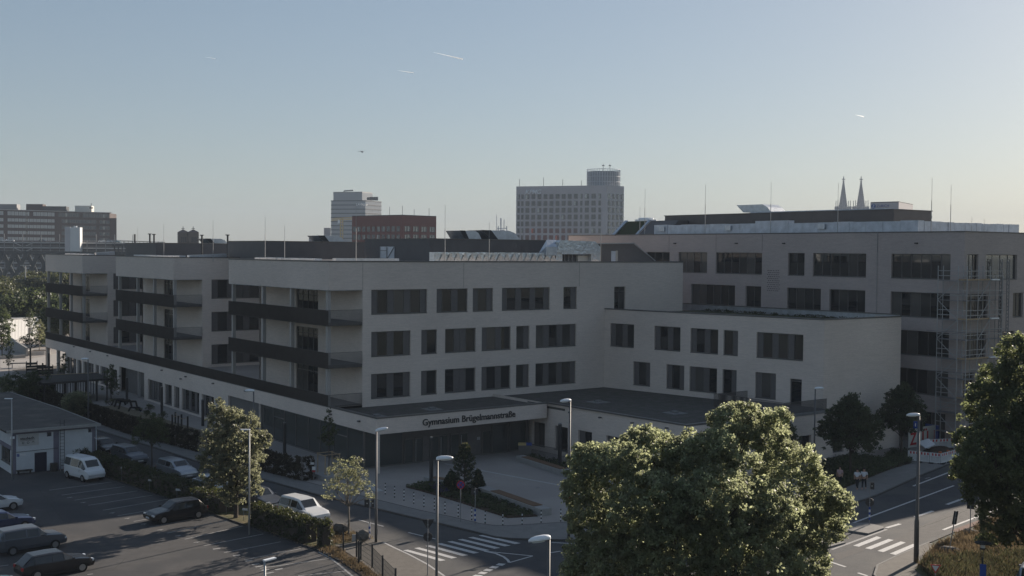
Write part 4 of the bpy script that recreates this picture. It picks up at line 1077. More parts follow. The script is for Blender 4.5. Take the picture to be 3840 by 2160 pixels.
hs = [(rx_(a) - 107, rx_(c) - 107, *rz[r]) for a, c, r, _ in rf] + [(20, 26, *rz[0]), (20, 26, *rz[1]), (1.2, 9, .6, 3.5)]
Tq, Lq = wall(rb, (107, 67.2), (150, 67.2), 0, RT_, hs, 'brick_grey')
for a, c, r, pt in rf: window(rb, Tq, rx_(a) - 107 + .01, rx_(c) - 107 - .01, rz[r][0] + .01, rz[r][1] - .01, pt, .2)
window(rb, Tq, 20.01, 25.99, rz[0][0] + .01, rz[0][1] - .01, 'GGG'); window(rb, Tq, 20.01, 25.99, rz[1][0] + .01, rz[1][1] - .01, 'GGG'); window(rb, Tq, 1.21, 8.99, .61, 3.49, 'GGGG')
wall(rb, (150, 67.2), (150, 131), 0, RT_, [], 'brick_grey'); wall(rb, (150, 131), (107, 131), 0, RT_, [], 'brick_grey')
MB().prism([(107.3, 67.5), (149.8, 67.5), (149.8, 130.8), (107.3, 130.8)], 21.8, 21.95).part('flat_roof', 'roof_pale', rb)
coping(rb, [(107, 131), (107, 67.2), (150, 67.2)], RT_, .4)
for px_ in (2508, 2684, 2857, 3290): MB().box(106.985, 106.999, ry(px_) - .012, ry(px_) + .012, 20.25, 22.3).part('movement_joint', 'steel_dark', rb)
# perforated brick screen: small dark openings
sy0, sy1 = ry(q2(1555)), ry(q2(1680)); r = random.Random(2); b = MB()
for i in range(11):
    for j in range(6):
        y = sy0 + (sy1 - sy0) * (j + .5 * (i % 2) + r.uniform(-.15, .15)) / 6; z = onX(q2(1600), 700 + 845 * .37267, 107)[1] - i * .24
        b.box(106.985, 107.0, y - .09, y + .09, z - .035, z + .035)
b.part('perforated_bricks', 'steel_dark', rb, kind='stuff')
b = MB(); b.tube([(106.93, ry(3290), 22.4), (106.93, ry(3290), 13.6)], .03, 6); b.part('down_conductor', 'steel', rb)
for x in (625, 1243, 1720): Y, z = onX(q2(x), 700 + 571 * .37267, 107); MB().box(106.75, 106.99, Y - .15, Y + .15, z - .06, z + .06).part('wall_lamp', 'steel_dark', rb)
for x, y in ((2880 + 1605 * .37267, 912), ): Y, z = onX(x - 40, y, 107); MB().box(106.75, 106.99, Y - .15, Y + .15, z - .06, z + .06).part('wall_lamp', 'steel_dark', rb)
# roof duct, in sheets
def sheets(parent, p, q, z0, z1, d, m='zinc_pale', step=1.6, seed=1, thick=1.0):
    r = random.Random(seed); p = Vector(p); q = Vector(q); L = (q - p).length; dd = (q - p).normalized(); n = Vector((-dd.y, dd.x)); k = int(L / step)
    for i in range(k):
        a = p + dd * (L * i / k + .015); c = p + dd * (L * (i + 1) / k - .015); o = r.uniform(0, .06)
        MB().prism([tuple(a - n * o), tuple(c - n * o), tuple(c + n * thick), tuple(a + n * thick)], z0, z1 + r.uniform(-.03, .05)).part('duct_sheet', m, parent)
du = thing('roof_duct', 'long silver sheet metal duct along the roof edge of the grey school block', 'duct', (109, 100, RT_ - .3))
sheets(du, (109, 115), (109, 97), 22.0, 23.72, 1, seed=2, step=2.4, thick=1.1); sheets(du, (109, 97), (109, 91.8), 22.0, 24.0, 1, seed=3, step=2.0, thick=1.1); sheets(du, (109, 91.8), (109, 74), 22.0, 23.68, 1, seed=4, step=2.2, thick=1.1)
sheets(du, (110.1, 74), (129, 74), 22.0, 23.62, 1, seed=5, step=1.1, thick=1.0)
for x in (495, 1160, 2100):
    Y, z = onX(q2(x), 700 + 405 * .37267, 108.9); MB().box(108.7, 108.93, Y - .5, Y + .5, 22.9, 23.5).part('duct_flange', 'zinc', du)
pr_ = plant_room(rb, 115, 122.4, 81.3, 119.2, 21.9, 25.2, 'cladding_warm', .6)
MB().box(117, 121, 84, 105, 25.3, 25.5).part('roof_edge', 'zinc_pale', rb)
hy = [onX(q2(x), 780, 117)[0] for x in (1240, 1470, 1585)]
b = MB(); P = [(hy[0], 26.5), (hy[0] - 1.2, 25.5), (hy[2], 25.5), (hy[2] + .6, 26.1), (hy[1] - .5, 26.5)]; n = len(P)
b.v = [(117, y, z) for y, z in P] + [(120, y, z) for y, z in P]; b.f = [tuple(range(n)), tuple(range(2 * n - 1, n - 1, -1))] + [(i, n + i, n + (i + 1) % n, (i + 1) % n) for i in range(n)]
b.part('air_hood', 'zinc', rb)
# sloping planted roof at its left end
zc = lambda x, y, X: onX(2160 + x * .2098, 780 + y * .2098, X)
y1, y2 = zc(640, 475, 110)[0], zc(1010, 470, 110)[0]
Xt = 110 * (y1 / 110) / (zc(930, 240, 1)[0]); zt = zc(930, 240, Xt)[1]
b = MB(); b.quad((110, y1, 21.9), (110, y2, 21.9), (Xt, y2, zt), (Xt, y1, zt)); b.part('planted_roof', 'green_roof', rb)
b = MB(); b.bar((110, y1 + .3, 21.95), (Xt, y1 + .3, zt + .05), .6, .25); b.bar((110, y2 - .2, 21.95), (Xt, y2 - .2, zt + .05), .5, .25); b.part('roof_trim', 'zinc', rb)
b = MB(); P = [(110, 21.9), (Xt, zt), (Xt + 6, zt), (Xt + 6, 21.9)]; b.v = [(x, y2 - .5, z) for x, z in P] + [(x, y2 - 6, z) for x, z in P]; b.f = [(0, 1, 2, 3), (7, 6, 5, 4), (0, 4, 5, 1), (1, 5, 6, 2)]
b.part('stair_head', 'cladding_warm', rb)
b = MB(); b.disc((Xt + 1.5, (y1 + y2) / 2), 1.6, zt, zt + .25, 16); b.disc((Xt + 1.5, (y1 + y2) / 2), 1.1, zt + .25, zt + .5, 16); b.part('roof_light', 'lamp_shell', rb)
for x, yt, yb in ((1623, 475, 555), (1775, 464, 562), (1940, 458, 555), (2109, 460, 558), (1623 - 13, 520, 560), (2345, 448, 580), (2393, 465, 585), (2445, 545, 585), (2476, 550, 585)):
    if x < 2300: Y, z = onX(x * 1.4907, yt * 1.4907, 108.3); p = (108.3, Y)
    else: X, z = onY(x * 1.4907, yt * 1.4907, 72.8); p = (X, 72.8)
    b = MB(); b.tube([(p[0], p[1], 21.9), (p[0], p[1], 21.9 + (z - 21.9) * .62)], .04, 6); b.tube([(p[0], p[1], 21.9 + (z - 21.9) * .62), (p[0], p[1], z)], .018, 5); b.part('lightning_rod', 'steel', rb)

# ------------------------------------------------------------------ scaffold round the corner
sc = thing('scaffold', 'grey tube scaffold with timber toe boards climbing the corner of the dark school block', 'scaffold', (105.9, 66.1, 0))
lev = [1.9, 3.9, 5.4, 7.4, 9.4, 11.4, 13.4, 15.4, 17.4]
def std(x, y, top=18.6): b = MB(); b.tube([(x, y, 0), (x, y, top)], .05, 6); b.part('standard', 'steel', sc)
outX = [(105.7, 69.3), (105.7, 67.0), (105.7, 66.0)]; inX = [(106.6, 69.3), (106.6, 67.0)]
outY = [(107.7, 66.0), (109.8, 66.0), (112.2, 66.0)]; inY = [(107.7, 66.8), (109.8, 66.8), (112.2, 66.8)]
for p in outX + inX + outY + inY: std(*p, top=18.9 if p[0] < 110 else 18.0)
ring_o = [(105.7, 69.3), (105.7, 67.0), (105.7, 66.0), (107.7, 66.0), (109.8, 66.0), (112.2, 66.0)]
for z in lev:
    b = MB(); b.box(105.75, 106.55, 67.0, 69.3, z - .05, z); b.box(105.75, 107.7, 66.05, 66.95, z - .05, z + .001); b.box(107.7, 112.2, 66.05, 66.75, z - .05, z)
    b.part('deck', 'steel_dull', sc)
    b = MB()
    for i in range(len(ring_o) - 1):
        for dz_ in ((.5, 1.0) if z > 2 else (1.0,)): b.bar((*ring_o[i], z + dz_), (*ring_o[i + 1], z + dz_), .06)
    b.part('guard_rails', 'steel', sc)
for z in (17.4, 13.4, 9.4, 5.4):
    b = MB()
    for i in range(1, 4): b.bar((ring_o[i][0], ring_o[i][1] - .03, z + .12), (ring_o[i + 1][0], ring_o[i + 1][1] - .03, z + .12), .03, .18)
    b.part('toe_board', 'wood_pale', sc)
for k, z in enumerate(lev[:-1]):
    z2 = lev[k + 1]; b = MB()
    if k % 2: b.bar((105.68, 69.3, z), (105.68, 67.0, z2), .06); b.bar((107.7, 65.97, z), (109.8, 65.97, z2), .06)
    else: b.bar((105.68, 67.0, z), (105.68, 69.3, z2), .06); b.bar((107.7, 65.97, z), (109.8, 65.97, z2), .06); b.bar((109.8, 65.97, z2), (112.2, 65.97, z), .04)
    b.part('brace', 'steel', sc)
for x in (112.3, 113.7):                                       # punched hoist masts beside the scaffold
    b = MB()
    for dx in (-.22, .22): b.bar((x + dx, 66.3, 0), (x + dx, 66.3, 19.6), .07)
    z = .4
    while z < 19.3: b.bar((x - .2, 66.3, z), (x + .2, 66.3, z + .38), .05); b.bar((x + .2, 66.3, z + .38), (x - .2, 66.3, z + .76), .05); z += .76
    b.part('lattice_mast', 'steel_dull', sc)
for z in (16.0, 12.1, 8.0):
    b = MB(); b.bar((104.6, 66.9, z), (113.9, 66.2, z), .05); b.bar((107, 66.2, z + .25), (113.9, 66.2, z + .2), .05); b.bar((105.2, 70.2, z + .1), (105.7, 66, z + .1), .05); b.part('tie_tube', 'steel_dull', sc)
for z in (17.45, 13.45, 9.45): MB().prism([(109.9, 65.8), (111.3, 65.8), (111.3, 66.4), (109.9, 66.4)], z, z + .12).part('bracket_deck', 'lamp_shell', sc)

# ------------------------------------------------------------------ building site at the corner: barriers, banner, earth heap
bp0, bp1, bp2 = Vector(zh(1628, 355, .1)), Vector(zh(2125, 405, .1)), Vector(zh(2400, 330, .1))
def barrier_panel(p, q, label):
    p = Vector(p); q = Vector(q); d = q - p; L = d.length - .05; T = frame((p.x, p.y, .1), math.atan2(d.y, d.x))
    t = thing('site_barrier', label, 'barrier', (p.x, p.y, .1), math.atan2(d.y, d.x), 'red and white plastic barriers round the site')
    b = MB(); b.box(0, L, -.03, .03, .98, 1.02); b.box(0, L, -.03, .03, .7, .74); b.box(0, L, -.03, .03, .08, .2); b.box(0, .05, -.031, .031, 0, 1.0); b.box(L - .05, L, -.031, .031, 0, 1.0)
    k = 9
    for i in range(1, k): b.box(L * i / k - .035, L * i / k + .035, -.02, .02, .2, .7)
    b.part('grille', 'white_gloss', t, local=T)
    n = 6
    for i in range(n):
        MB().box(.05 + (L - .1) * i / n, .05 + (L - .1) * (i + 1) / n, -.025, .025, .741, .979).part('stripe', 'sign_red' if i % 2 else 'sign_white', t, local=T)
    b = MB(); b.box(-.05, .35, -.3, .3, 0, .09); b.part('foot', 'rubber', t, local=T)
    return t
segs = []
for a, c, n, nm in ((bp0, bp1, 3, 'front'), (bp1, bp2, 3, 'right')):
    for i in range(n): segs.append((a.lerp(c, i / n), a.lerp(c, (i + 1) / n), nm, i))
labs = {('front', 0): 'leftmost red and white barrier panel facing the pavement', ('front', 1): 'middle red and white barrier panel facing the pavement', ('front', 2): 'red and white barrier panel ending at the site corner facing the pavement',
        ('right', 0): 'red and white barrier panel just right of the site corner', ('right', 1): 'barrier panel midway along the right side of the earth heap', ('right', 2): 'farthest barrier panel, half hidden by the right tree'}
for a, c, nm, i in segs: barrier_panel(a, c, labs[(nm, i)])
bk0 = Vector(zh(1640, 200, .1)); bk1 = Vector(zh(1920, 180, .1)); bk2 = Vector(zh(2400, 160, .1))
for i in range(3): barrier_panel(bk1.lerp(bk2, i / 3), bk1.lerp(bk2, (i + 1) / 3), ['white barrier panel behind the earth heap, next to the banner', 'middle barrier panel behind the earth heap', 'right hand barrier panel behind the earth heap'][i])
hp = zh(2120, 260, .1); b = MB(); r = random.Random(3); N_ = 18
rings = [(1.0, 0), (.8, .35), (.5, .65), (.2, .8)]
for (k, z) in rings:
    for i in range(N_):
        a = 2 * math.pi * i / N_; b.v.append((hp[0] + 2.3 * k * math.cos(a) * r.uniform(.85, 1.1), hp[1] + 1.8 * k * math.sin(a) * r.uniform(.85, 1.1), .1 + z * r.uniform(.75, 1.1)))
for j in range(3):
    for i in range(N_): b.f.append((j * N_ + i, j * N_ + (i + 1) % N_, (j + 1) * N_ + (i + 1) % N_, (j + 1) * N_ + i))
b.f.append(tuple(3 * N_ + i for i in range(N_))); b.top('earth_heap', 'soil', 'heap of brown earth inside the red and white barriers', 'earth heap', smooth=True)
for k, (x, y) in enumerate(((2115, 245), (2235, 225))):
    p = zh(x, y, .5); b = MB(); b.disc(p, .16, .45, .7, 10); b.top('warning_lamp', 'orange', ['orange object lying on the left of the earth heap', 'orange object lying on the right of the earth heap'][k], 'site light')
# banner with the red letters, fixed on a site fence
b0 = at(2880 + 1425 * .37267, 1620 + 168 * .37267, .1); b1 = at(2880 + 1760 * .37267, 1620 + 120 * .37267, .1)
ang = math.atan2(b1[1] - b0[1], b1[0] - b0[0]); Lb = math.hypot(b1[0] - b0[0], b1[1] - b0[1])
bn = thing('banner', 'large pale site banner with the red letters ZÜR hung on a fence', 'banner', (b0[0], b0[1], .1), ang)
Tb = frame((b0[0], b0[1], .1), ang)
MB().box(-.2, Lb + .3, 0, .03, .1, 2.1).part('sheet', 'panel_pale', bn, local=Tb)
for i, ch in enumerate('ZÜR'): link_mesh('lettering', text_mesh('lettering', ch, 1.75, 'sign_red', .01, .045, xs=.88), bn, Tb @ Matrix.Translation((.05 + i * Lb / 2.9, -.03, .38)) @ UPRIGHT)
b = MB()
for i in range(4): b.tube([(-.2 + (Lb + .5) * i / 3, .06, 0), (-.2 + (Lb + .5) * i / 3, .06, 2.2)], .03, 6)
b.part('fence_post', 'steel_dull', bn, local=Tb)
sbx = at(3535, 1668, .1); b = MB(); b.box(sbx[0] - .9, sbx[0] + 1.1, sbx[1], sbx[1] + 1.5, .1, 2.2); b.top('site_container', 'sign_blue', 'blue site container behind the banner at the foot of the scaffold', 'container')
p = zh(1910, 130, 1.0); b = MB(); b.v = [(p[0] - .9, p[1] - .5, .95), (p[0] + .9, p[1] - .4, 1.15), (p[0] + 1, p[1] + .5, 1.6), (p[0] - .8, p[1] + .5, 1.4), (p[0] - .9, p[1] - .5, .9), (p[0] + .9, p[1] - .4, 1.1), (p[0] + 1, p[1] + .5, 1.55), (p[0] - .8, p[1] + .5, 1.35)]
b.f = [(0, 1, 2, 3), (7, 6, 5, 4), (0, 4, 5, 1), (1, 5, 6, 2), (2, 6, 7, 3), (3, 7, 4, 0)]; b.top('tarpaulin', 'cloth_white', 'crumpled white sheet lying over the back edge of the earth heap', 'tarpaulin')
# ------------------------------------------------------------------ street lamps
TO_CAM_RIGHT = math.atan2(RT[1], RT[0])
def head_mesh(L=.8, w=.3, h=.16, m='lamp_shell'):
    b = MB(); prof = [(-.08, .3, .5), (0, .75, .8), (.25, 1, 1), (.6, .95, .95), (.85, .7, .7), (1.0, .25, .3)]; N_ = 12
    for (x, a, c) in prof:
        for i in range(N_):
            t = 2 * math.pi * i / N_; b.v.append((x * L, w / 2 * a * math.cos(t), (h * c if math.sin(t) > 0 else h * .35) * math.sin(t)))
    for j in range(len(prof) - 1):
        for i in range(N_): b.f.append((j * N_ + i, j * N_ + (i + 1) % N_, (j + 1) * N_ + (i + 1) % N_, (j + 1) * N_ + i))
    b.f.append(tuple(range(N_ - 1, -1, -1))); b.f.append(tuple((len(prof) - 1) * N_ + i for i in range(N_)))
    return b.mesh('lamp_head', m, smooth=True)
HEAD = head_mesh()
GLASS = MB().disc((0, 0), 1, 0, 1, 14).mesh('lamp_glass', 'lamp_glass')
def street_lamp(label, base, h, ang, tilt=.12, r0=.1, r1=.055, scale=1.0, z=.1):
    t = thing('street_lamp', label, 'street lamp', (base[0], base[1], z), 0, 'street lamps with white oval heads')
    b = MB(); b.tube([(0, 0, -.1), (0, 0, h * .28), (0, 0, h * .3), (0, 0, h)], [r0, r0 * .95, r0 * .72, r1], 10); b.part('pole', 'pole_grey', t, local=wm(t), smooth=True)
    T = wm(t) @ Matrix.Translation((0, 0, h)) @ Matrix.Rotation(ang, 4, 'Z') @ Matrix.Rotation(-tilt, 4, 'Y') @ Matrix.Scale(scale, 4)
    hd = link_mesh('lamp_head', HEAD, t, T)
    link_mesh('lamp_glass', GLASS, hd, T @ Matrix.Translation((.42, 0, -.09)) @ Matrix.Diagonal((.26, .11, .06, 1)))
    b = MB(); b.box(-.05, .05, -.04, .04, .5, .9); b.part('service_door', 'frame', t, local=wm(t) @ Matrix.Translation((0, -r0 * .8, 0)))
    return t
R0, R180 = TO_CAM_RIGHT, TO_CAM_RIGHT + math.pi
street_lamp('tall street lamp at the kerb beside the small street tree, head pointing right', c6(563, 1118), 7.6, R0, .25)
p = deep(1640, 1725, 58.5); street_lamp('tall street lamp standing in front of the zebra crossing and the pine', p[:2], p[2] - .05, R0 + .1, .05, r0=.11)
p = deep(2058, 2028, 42.5); street_lamp('nearest street lamp, its head low in the picture left of the big tree', p[:2], p[2], R180 + .35, -.06, r0=.1)
p4 = c6(2503, 1068, .1); street_lamp('street lamp carrying the blue dead end sign at the left edge of the big tree', p4, 9.6, R180 + .5, 0)
p5 = c7(1490, 1310, .1); street_lamp('tall dark street lamp at the right hand corner, head pointing left', p5, 9.55, R180, .0, r0=.16, r1=.07)
street_lamp('street lamp in front of the annexe corner above the big tree', c7(463, 342, .1), 7.3, R0, .05)
street_lamp('street lamp behind the reddish tree in front of the long white band', at(951, 1765, .1), 7.2, R180, .02)
street_lamp('farthest street lamp, rising behind the light green bush on the left', at(331, 1582, .1), 7.2, R180, .02)
def led_lamp(label, base, h, ang, L=.75):
    t = thing('parking_lamp', label, 'lamp post', (base[0], base[1], 0), 0, 'slim parking lot lamps')
    b = MB(); b.tube([(0, 0, 0), (0, 0, h)], [.07, .05], 8); b.part('pole', 'steel', t, local=wm(t), smooth=True)
    b = MB(); b.box(-.05, L, -.09, .09, -.03, .03); b.part('lamp_head', 'lamp_shell', t, local=wm(t) @ Matrix.Translation((0, 0, h)) @ Matrix.Rotation(ang, 4, 'Z'))
    return t
pa = c3(122, 478); led_lamp('slim lamp post at the left corner of the white workshop', pa, 7.0, R180, .6)
p = deep(935, 1611, 80.5); led_lamp('slim lamp post in front of the reddish sunlit tree', p[:2], p[2], R180, .6)
p = deep(993, 2102, 51.9); led_lamp('slim lamp post cut by the bottom edge of the picture over the parking lot', p[:2], p[2], R0 + .9, .6)
# dark square light columns
def light_column(label, base, ytop_src, xsrc, w=.24):
    X, Y = base; z = onY(xsrc, ytop_src, Y)[1]; z = min(max(z, 2.6), 5.2)
    t = thing('light_column', label, 'light column', (X, Y, .1), 0, 'dark square light columns')
    MB().box(-w / 2, w / 2, -w / 2, w / 2, 0, z - .1).part('shaft', 'sign_back', t, local=wm(t)); MB().box(-w / 2 + .02, w / 2 - .02, -w / 2 + .02, w / 2 - .02, z - .098, z).part('cap', 'steel_dull', t, local=wm(t))
    return t
light_column('dark light column in the planted bed beside the pine', zb(955, 1140, .1), 1500 + 510 * .2795, 1350 + 950 * .2795)
light_column('dark light column beside the glazed canteen, above the ivy fence', z8(1880, 560, .1), 1560 + 110 * .24845, 600 + 1860 * .24845)
light_column('dark light column standing in front of the grey recessed portal', c2(1277, 680, .1), 1260 + 420 * .37267, 1275 * .37267)
light_column('dark light column beside the fourth long window of the street front', c2(1628, 800, .1), 1260 + 515 * .37267, 1625 * .37267)
light_column('dark light column left of the reddish tree by the wooden posts', c2(2040, 905, .1), 1260 + 645 * .37267, 2040 * .37267)
light_column('dark light column at the sunny school yard under the canopy end', zz(982, 1350, .1), 1150 + 940 * .18634, 978 * .18634)
light_column('leftmost dark light column beside the round planter', zz(612, 1200, .1), 1150 + 822 * .18634, 605 * .18634)
light_column('dark light column by the low windows right of the entrance', at(2098.6, 1746, .1), 1500 + 245 * .37267, 1900 + 533 * .37267)

# ------------------------------------------------------------------ bollards
bl = [(657, 627), (750, 660), (845, 692), (943, 722), (1045, 755), (1151, 787), (1257, 822), (1391, 855), (1526, 886), (1662, 920), (1839, 940), (2034, 934), (2225, 912), (2422, 900), (2620, 906)]
p = c6(*bl[0], .1)
bo = thing('bollard', 'black and white striped bollard, farthest left in the row beside the ring cover', 'bollard', (p[0], p[1], .1), 0, 'striped bollards along the plaza edge')
b = MB(); b.tube([(0, 0, 0), (0, 0, .9), (0, 0, .94)], [.042, .042, .03], 10); b.part('post', 'black_paint', bo, local=wm(bo))
for z0 in (.12, .4, .68): MB().tube([(0, 0, z0), (0, 0, z0 + .14)], .046, 10).part('white_band', 'sign_white', bo, local=wm(bo))
for i, q in enumerate(bl[1:], 1):
    p = c6(*q, .1)
    extra = {1: 'right beside the ring cover', 6: 'left of the second ring cover', 7: 'just left of the no stopping sign', 8: 'left of the blue and white banded post', 9: 'right of the blue and white banded post', 10: 'at the pointed end of the planted bed', 12: 'in front of the seat wall end', 14: 'last one, touching the big tree'}.get(i, 'along the planted bed')
    copy_thing(bo, frame((p[0], p[1], .1)), f'striped bollard {extra}, {ORD[i]} from the left', 'striped bollards along the plaza edge')

# ------------------------------------------------------------------ road signs
FACE = lambda x, y: math.atan2(y, x) - math.pi / 2      # local -Y looks back at the camera
def plate(parent, T, kind, back):
    """one sign plate; y = 0 is its rear"""
    m_b = 'sign_back'
    if kind[0] == 'disc':
        r = kind[1]; b = MB(); N_ = 24
        b.v = [(r * math.cos(2 * math.pi * i / N_), 0, r * math.sin(2 * math.pi * i / N_)) for i in range(N_)] + [(r * math.cos(2 * math.pi * i / N_), .025, r * math.sin(2 * math.pi * i / N_)) for i in range(N_)]
        b.f = [tuple(range(N_)), tuple(range(2 * N_ - 1, N_ - 1, -1))] + [(i, N_ + i, N_ + (i + 1) % N_, (i + 1) % N_) for i in range(N_)]
        o = b.part('sign_plate', m_b if back else kind[2], parent, local=T)
        if not back and len(kind) > 3:
            r2 = r * .8; b = MB(); b.poly([(r2 * math.cos(2 * math.pi * i / N_), -.003, r2 * math.sin(2 * math.pi * i / N_)) for i in range(N_)]); b.part('sign_face', kind[3], o, local=T)
            for sgn in (-1, 1):
                b = MB(); b.bar((-r * .58, -.006, -sgn * r * .58), (r * .58, -.006, sgn * r * .58), r * .17, .003, up=(0, 1, 0)); b.part('sign_cross', kind[2], o, local=T)
        return o
    if kind[0] == 'tri':
        s = kind[1]; P = [(-s / 2, s * .43), (0, -s * .43), (s / 2, s * .43)]
        b = MB(); b.v = [(x, 0, z) for x, z in P] + [(x, .025, z) for x, z in P]; b.f = [(0, 1, 2), (5, 4, 3), (0, 3, 4, 1), (1, 4, 5, 2), (2, 5, 3, 0)]
        o = b.part('sign_plate', m_b if back else 'sign_red', parent, local=T)
        if not back: b = MB(); b.poly([(x * .66, -.004, z * .66 + s * .045) for x, z in P]); b.part('sign_face', 'sign_white', o, local=T)
        return o
    w, h = kind[1], kind[2]
    return MB().box(-w / 2, w / 2, 0, .025, -h / 2, h / 2).part('sign_plate', m_b if back else kind[3], parent, local=T)
def sign_post(label, base, h, plates, z=.1, lean=0.0, band=None, rz=None, name='road_sign', r=.032, turn=0):
    """plates: (kind, height, back, dx)"""
    a = FACE(*base) if rz is None else rz
    t = thing(name, label, 'sign', (base[0], base[1], z), a)
    L = wm(t) @ Matrix.Rotation(lean, 4, 'Y')
    b = MB(); b.tube([(0, 0, -.05), (0, 0, h)], r, 8); b.part('post', 'steel_dull', t, local=L)
    for kind, zz_, back, dx in plates:
        TT = L @ Matrix.Translation((dx, .06 if back else -.06, zz_)) @ Matrix.Rotation(turn, 4, 'Z')
        o = plate(t, TT, kind, back)
        if back: MB().box(-.05, .05, -.03, -.002, -.04, .04).part('clamp', 'steel', o, local=TT)
    if band:
        z0, z1, n = band
        for i in range(n):
            a0 = z0 + (z1 - z0) * i / n; a1 = z0 + (z1 - z0) * (i + 1) / n
            MB().tube([(0, 0, a0), (0, 0, a1)], .065, 10).part('blue_band' if i % 2 == 0 else 'white_band', 'sign_blue' if i % 2 == 0 else 'sign_white', t, local=L)
    return t
sign_post('square sign seen from behind on a banded post near the kerb lamp', c6(497, 1090, .06), 2.85, [(('rect', .36, .55), 2.55, True, -.17), (('rect', .2, .55), 2.55, True, .22)], .06, 0, (.1, 1.15, 6))
sign_post('yield sign above a round sign, both seen from behind, at the zebra crossing', c6(1083, 1440, .08), 3.45, [(('tri', .78), 3.1, True, 0), (('disc', .28), 2.35, True, 0)], .08)
s_ = sign_post('round red and blue no stopping sign in front of the pine', c6(1413, 905, .1), 2.85, [(('disc', .3, 'sign_red', 'sign_blue'), 2.75, False, 0)])
sign_post('grey sign back on a blue and white banded post beside the planted bed', c6(1560, 925, .1), 2.65, [(('rect', .5, .42), 2.35, True, -.05)], .1, 0, (.22, 1.1, 5))
sign_post('post on the right traffic island with two sign backs and a blue and white band', c7(1020, 930, .12), 3.1, [(('rect', .32, .52), 2.85, True, .14), (('disc', .31), 1.62, True, 0)], .12, 0, (.35, 1.3, 5))
f1p = c7(1822, 1225, .14); sign_post('leaning sign with a narrow dark plate set in a stone block on the verge', f1p, 2.75, [(('rect', .3, .92), 2.3, True, .02)], .3, .14, turn=.5)
g1p = c7(2033, 1045, .14); sign_post('upright temporary sign with dark plate in a stone block by the bicycle lane', g1p, 2.65, [(('rect', .5, .82), 2.15, True, 0)], .3, .0)
def boulder(name, label, c, sx, sy, sz, m='rock', seed=1, cat='stone', z=.1):
    r = random.Random(seed); bm = bmesh.new(); bmesh.ops.create_icosphere(bm, subdivisions=2, radius=1)
    for v in bm.verts: v.co *= r.uniform(.85, 1.1)
    for v in bm.verts: v.co.x *= sx; v.co.y *= sy; v.co.z = (v.co.z * .5 + .5) * sz
    me = bpy.data.meshes.new(name); bm.to_mesh(me); bm.free(); me.materials.append(MATS[m])
    o = bpy.data.objects.new(name, me); put(o, None, frame((c[0], c[1], z), r.uniform(-.4, .4) + FACE(*c))); return tag(o, label, cat)
boulder('stone_block', 'dark stone block with pale top holding the leaning sign on the verge', f1p, .75, .35, .55, seed=2)
boulder('stone_block', 'dark stone block with pale top holding the upright temporary sign', g1p, .6, .4, .55, seed=3)
p = deep(3508, 2130, 64); ys = sign_post('small red and white yield sign facing the camera in the dry grass', p[:2], p[2] + .2, [(('tri', .58), p[2] - .05, False, 0)], .0)
p = deep(3686, 2036, 60)
pl = thing('park_lamp', 'park lamp with a wide dark disc shade above a glass lantern at the lower right', 'lamp post', (p[0], p[1], .1)); T = wm(pl); hh = p[2] - .1
b = MB(); b.tube([(0, 0, 0), (0, 0, hh - .75)], .05, 8); b.part('pole', 'steel_dark', pl, local=T)
b = MB(); b.disc((0, 0), .41, hh - .02, hh + .02, 28); b.disc((0, 0), .16, hh + .02, hh + .06, 16); b.part('lamp_shade', 'steel_dark', pl, local=T)
b = MB(); b.disc((0, 0), .12, hh - .25, hh - .03, 14); b.part('lantern_glass', 'lamp_glass', pl, local=T)
b = MB(); b.disc((0, 0), .14, hh - .33, hh - .252, 14)
for a in (0, 2.1, 4.2): b.bar((.12 * math.cos(a), .12 * math.sin(a), hh - .3), (.03 * math.cos(a), .03 * math.sin(a), hh - .75), .02)
b.part('lantern_frame', 'steel_dark', pl, local=T)
p2x = deep(3686, 2138, 58); sign_post('narrow blue sign below the park lamp', p2x[:2], p2x[2] + .3, [(('rect', .3, .62, 'sign_blue'), p2x[2], False, 0)], .0)
# plates fixed to the lamp with the dead end sign, and to the right hand lamp
T4_ = frame((p4[0], p4[1], .1), FACE(*p4))
de = thing('dead_end_sign', 'blue square dead end sign with white T on the lamp beside the big tree', 'sign', (p4[0], p4[1], .1), FACE(*p4))
zc_ = onY(2137, 1867, p4[1])[1] - .1
b = MB(); b.box(-.17, .2, -.16, -.13, zc_ - .21, zc_ + .21); b.part('sign_plate', 'sign_blue', de, local=T4_)
b = MB(); b.box(-.0, .07, -.168, -.163, zc_ - .17, zc_ + .02); b.part('white_stem', 'sign_white', de, local=T4_); b = MB(); b.box(-.1, .15, -.168, -.163, zc_ + .03, zc_ + .1); b.part('white_bar', 'sign_red', de, local=T4_)
zn = zc_ + .62; nm = thing('street_name_sign', 'white street name plate fixed left of the lamp beside the big tree', 'sign', (p4[0], p4[1], .1), FACE(*p4))
b = MB(); b.box(-.72, -.08, -.02, .0, zn - .07, zn + .07); b.part('name_plate', 'sign_white', nm, local=T4_ @ Matrix.Rotation(.15, 4, 'Y'))
T5_ = frame((p5[0], p5[1], .1), FACE(*p5)); zb_ = onY(3453, 1587, p5[1])[1] - .1
bs = thing('blue_sign', 'blue sign with white arrow mark behind the head of the right hand lamp', 'sign', (p5[0], p5[1], .1), FACE(*p5))
MB().box(-.32, -.08, .12, .14, zb_ - .35, zb_ + .12).part('sign_plate', 'sign_blue', bs, local=T5_); MB().box(-.22, -.17, .11, .119, zb_ - .22, zb_ - .02).part('white_mark', 'sign_white', bs, local=T5_)
MB().box(.02, .22, .12, .14, zb_ - .5, zb_ + .28).part('rear_plate', 'sign_back', bs, local=T5_)

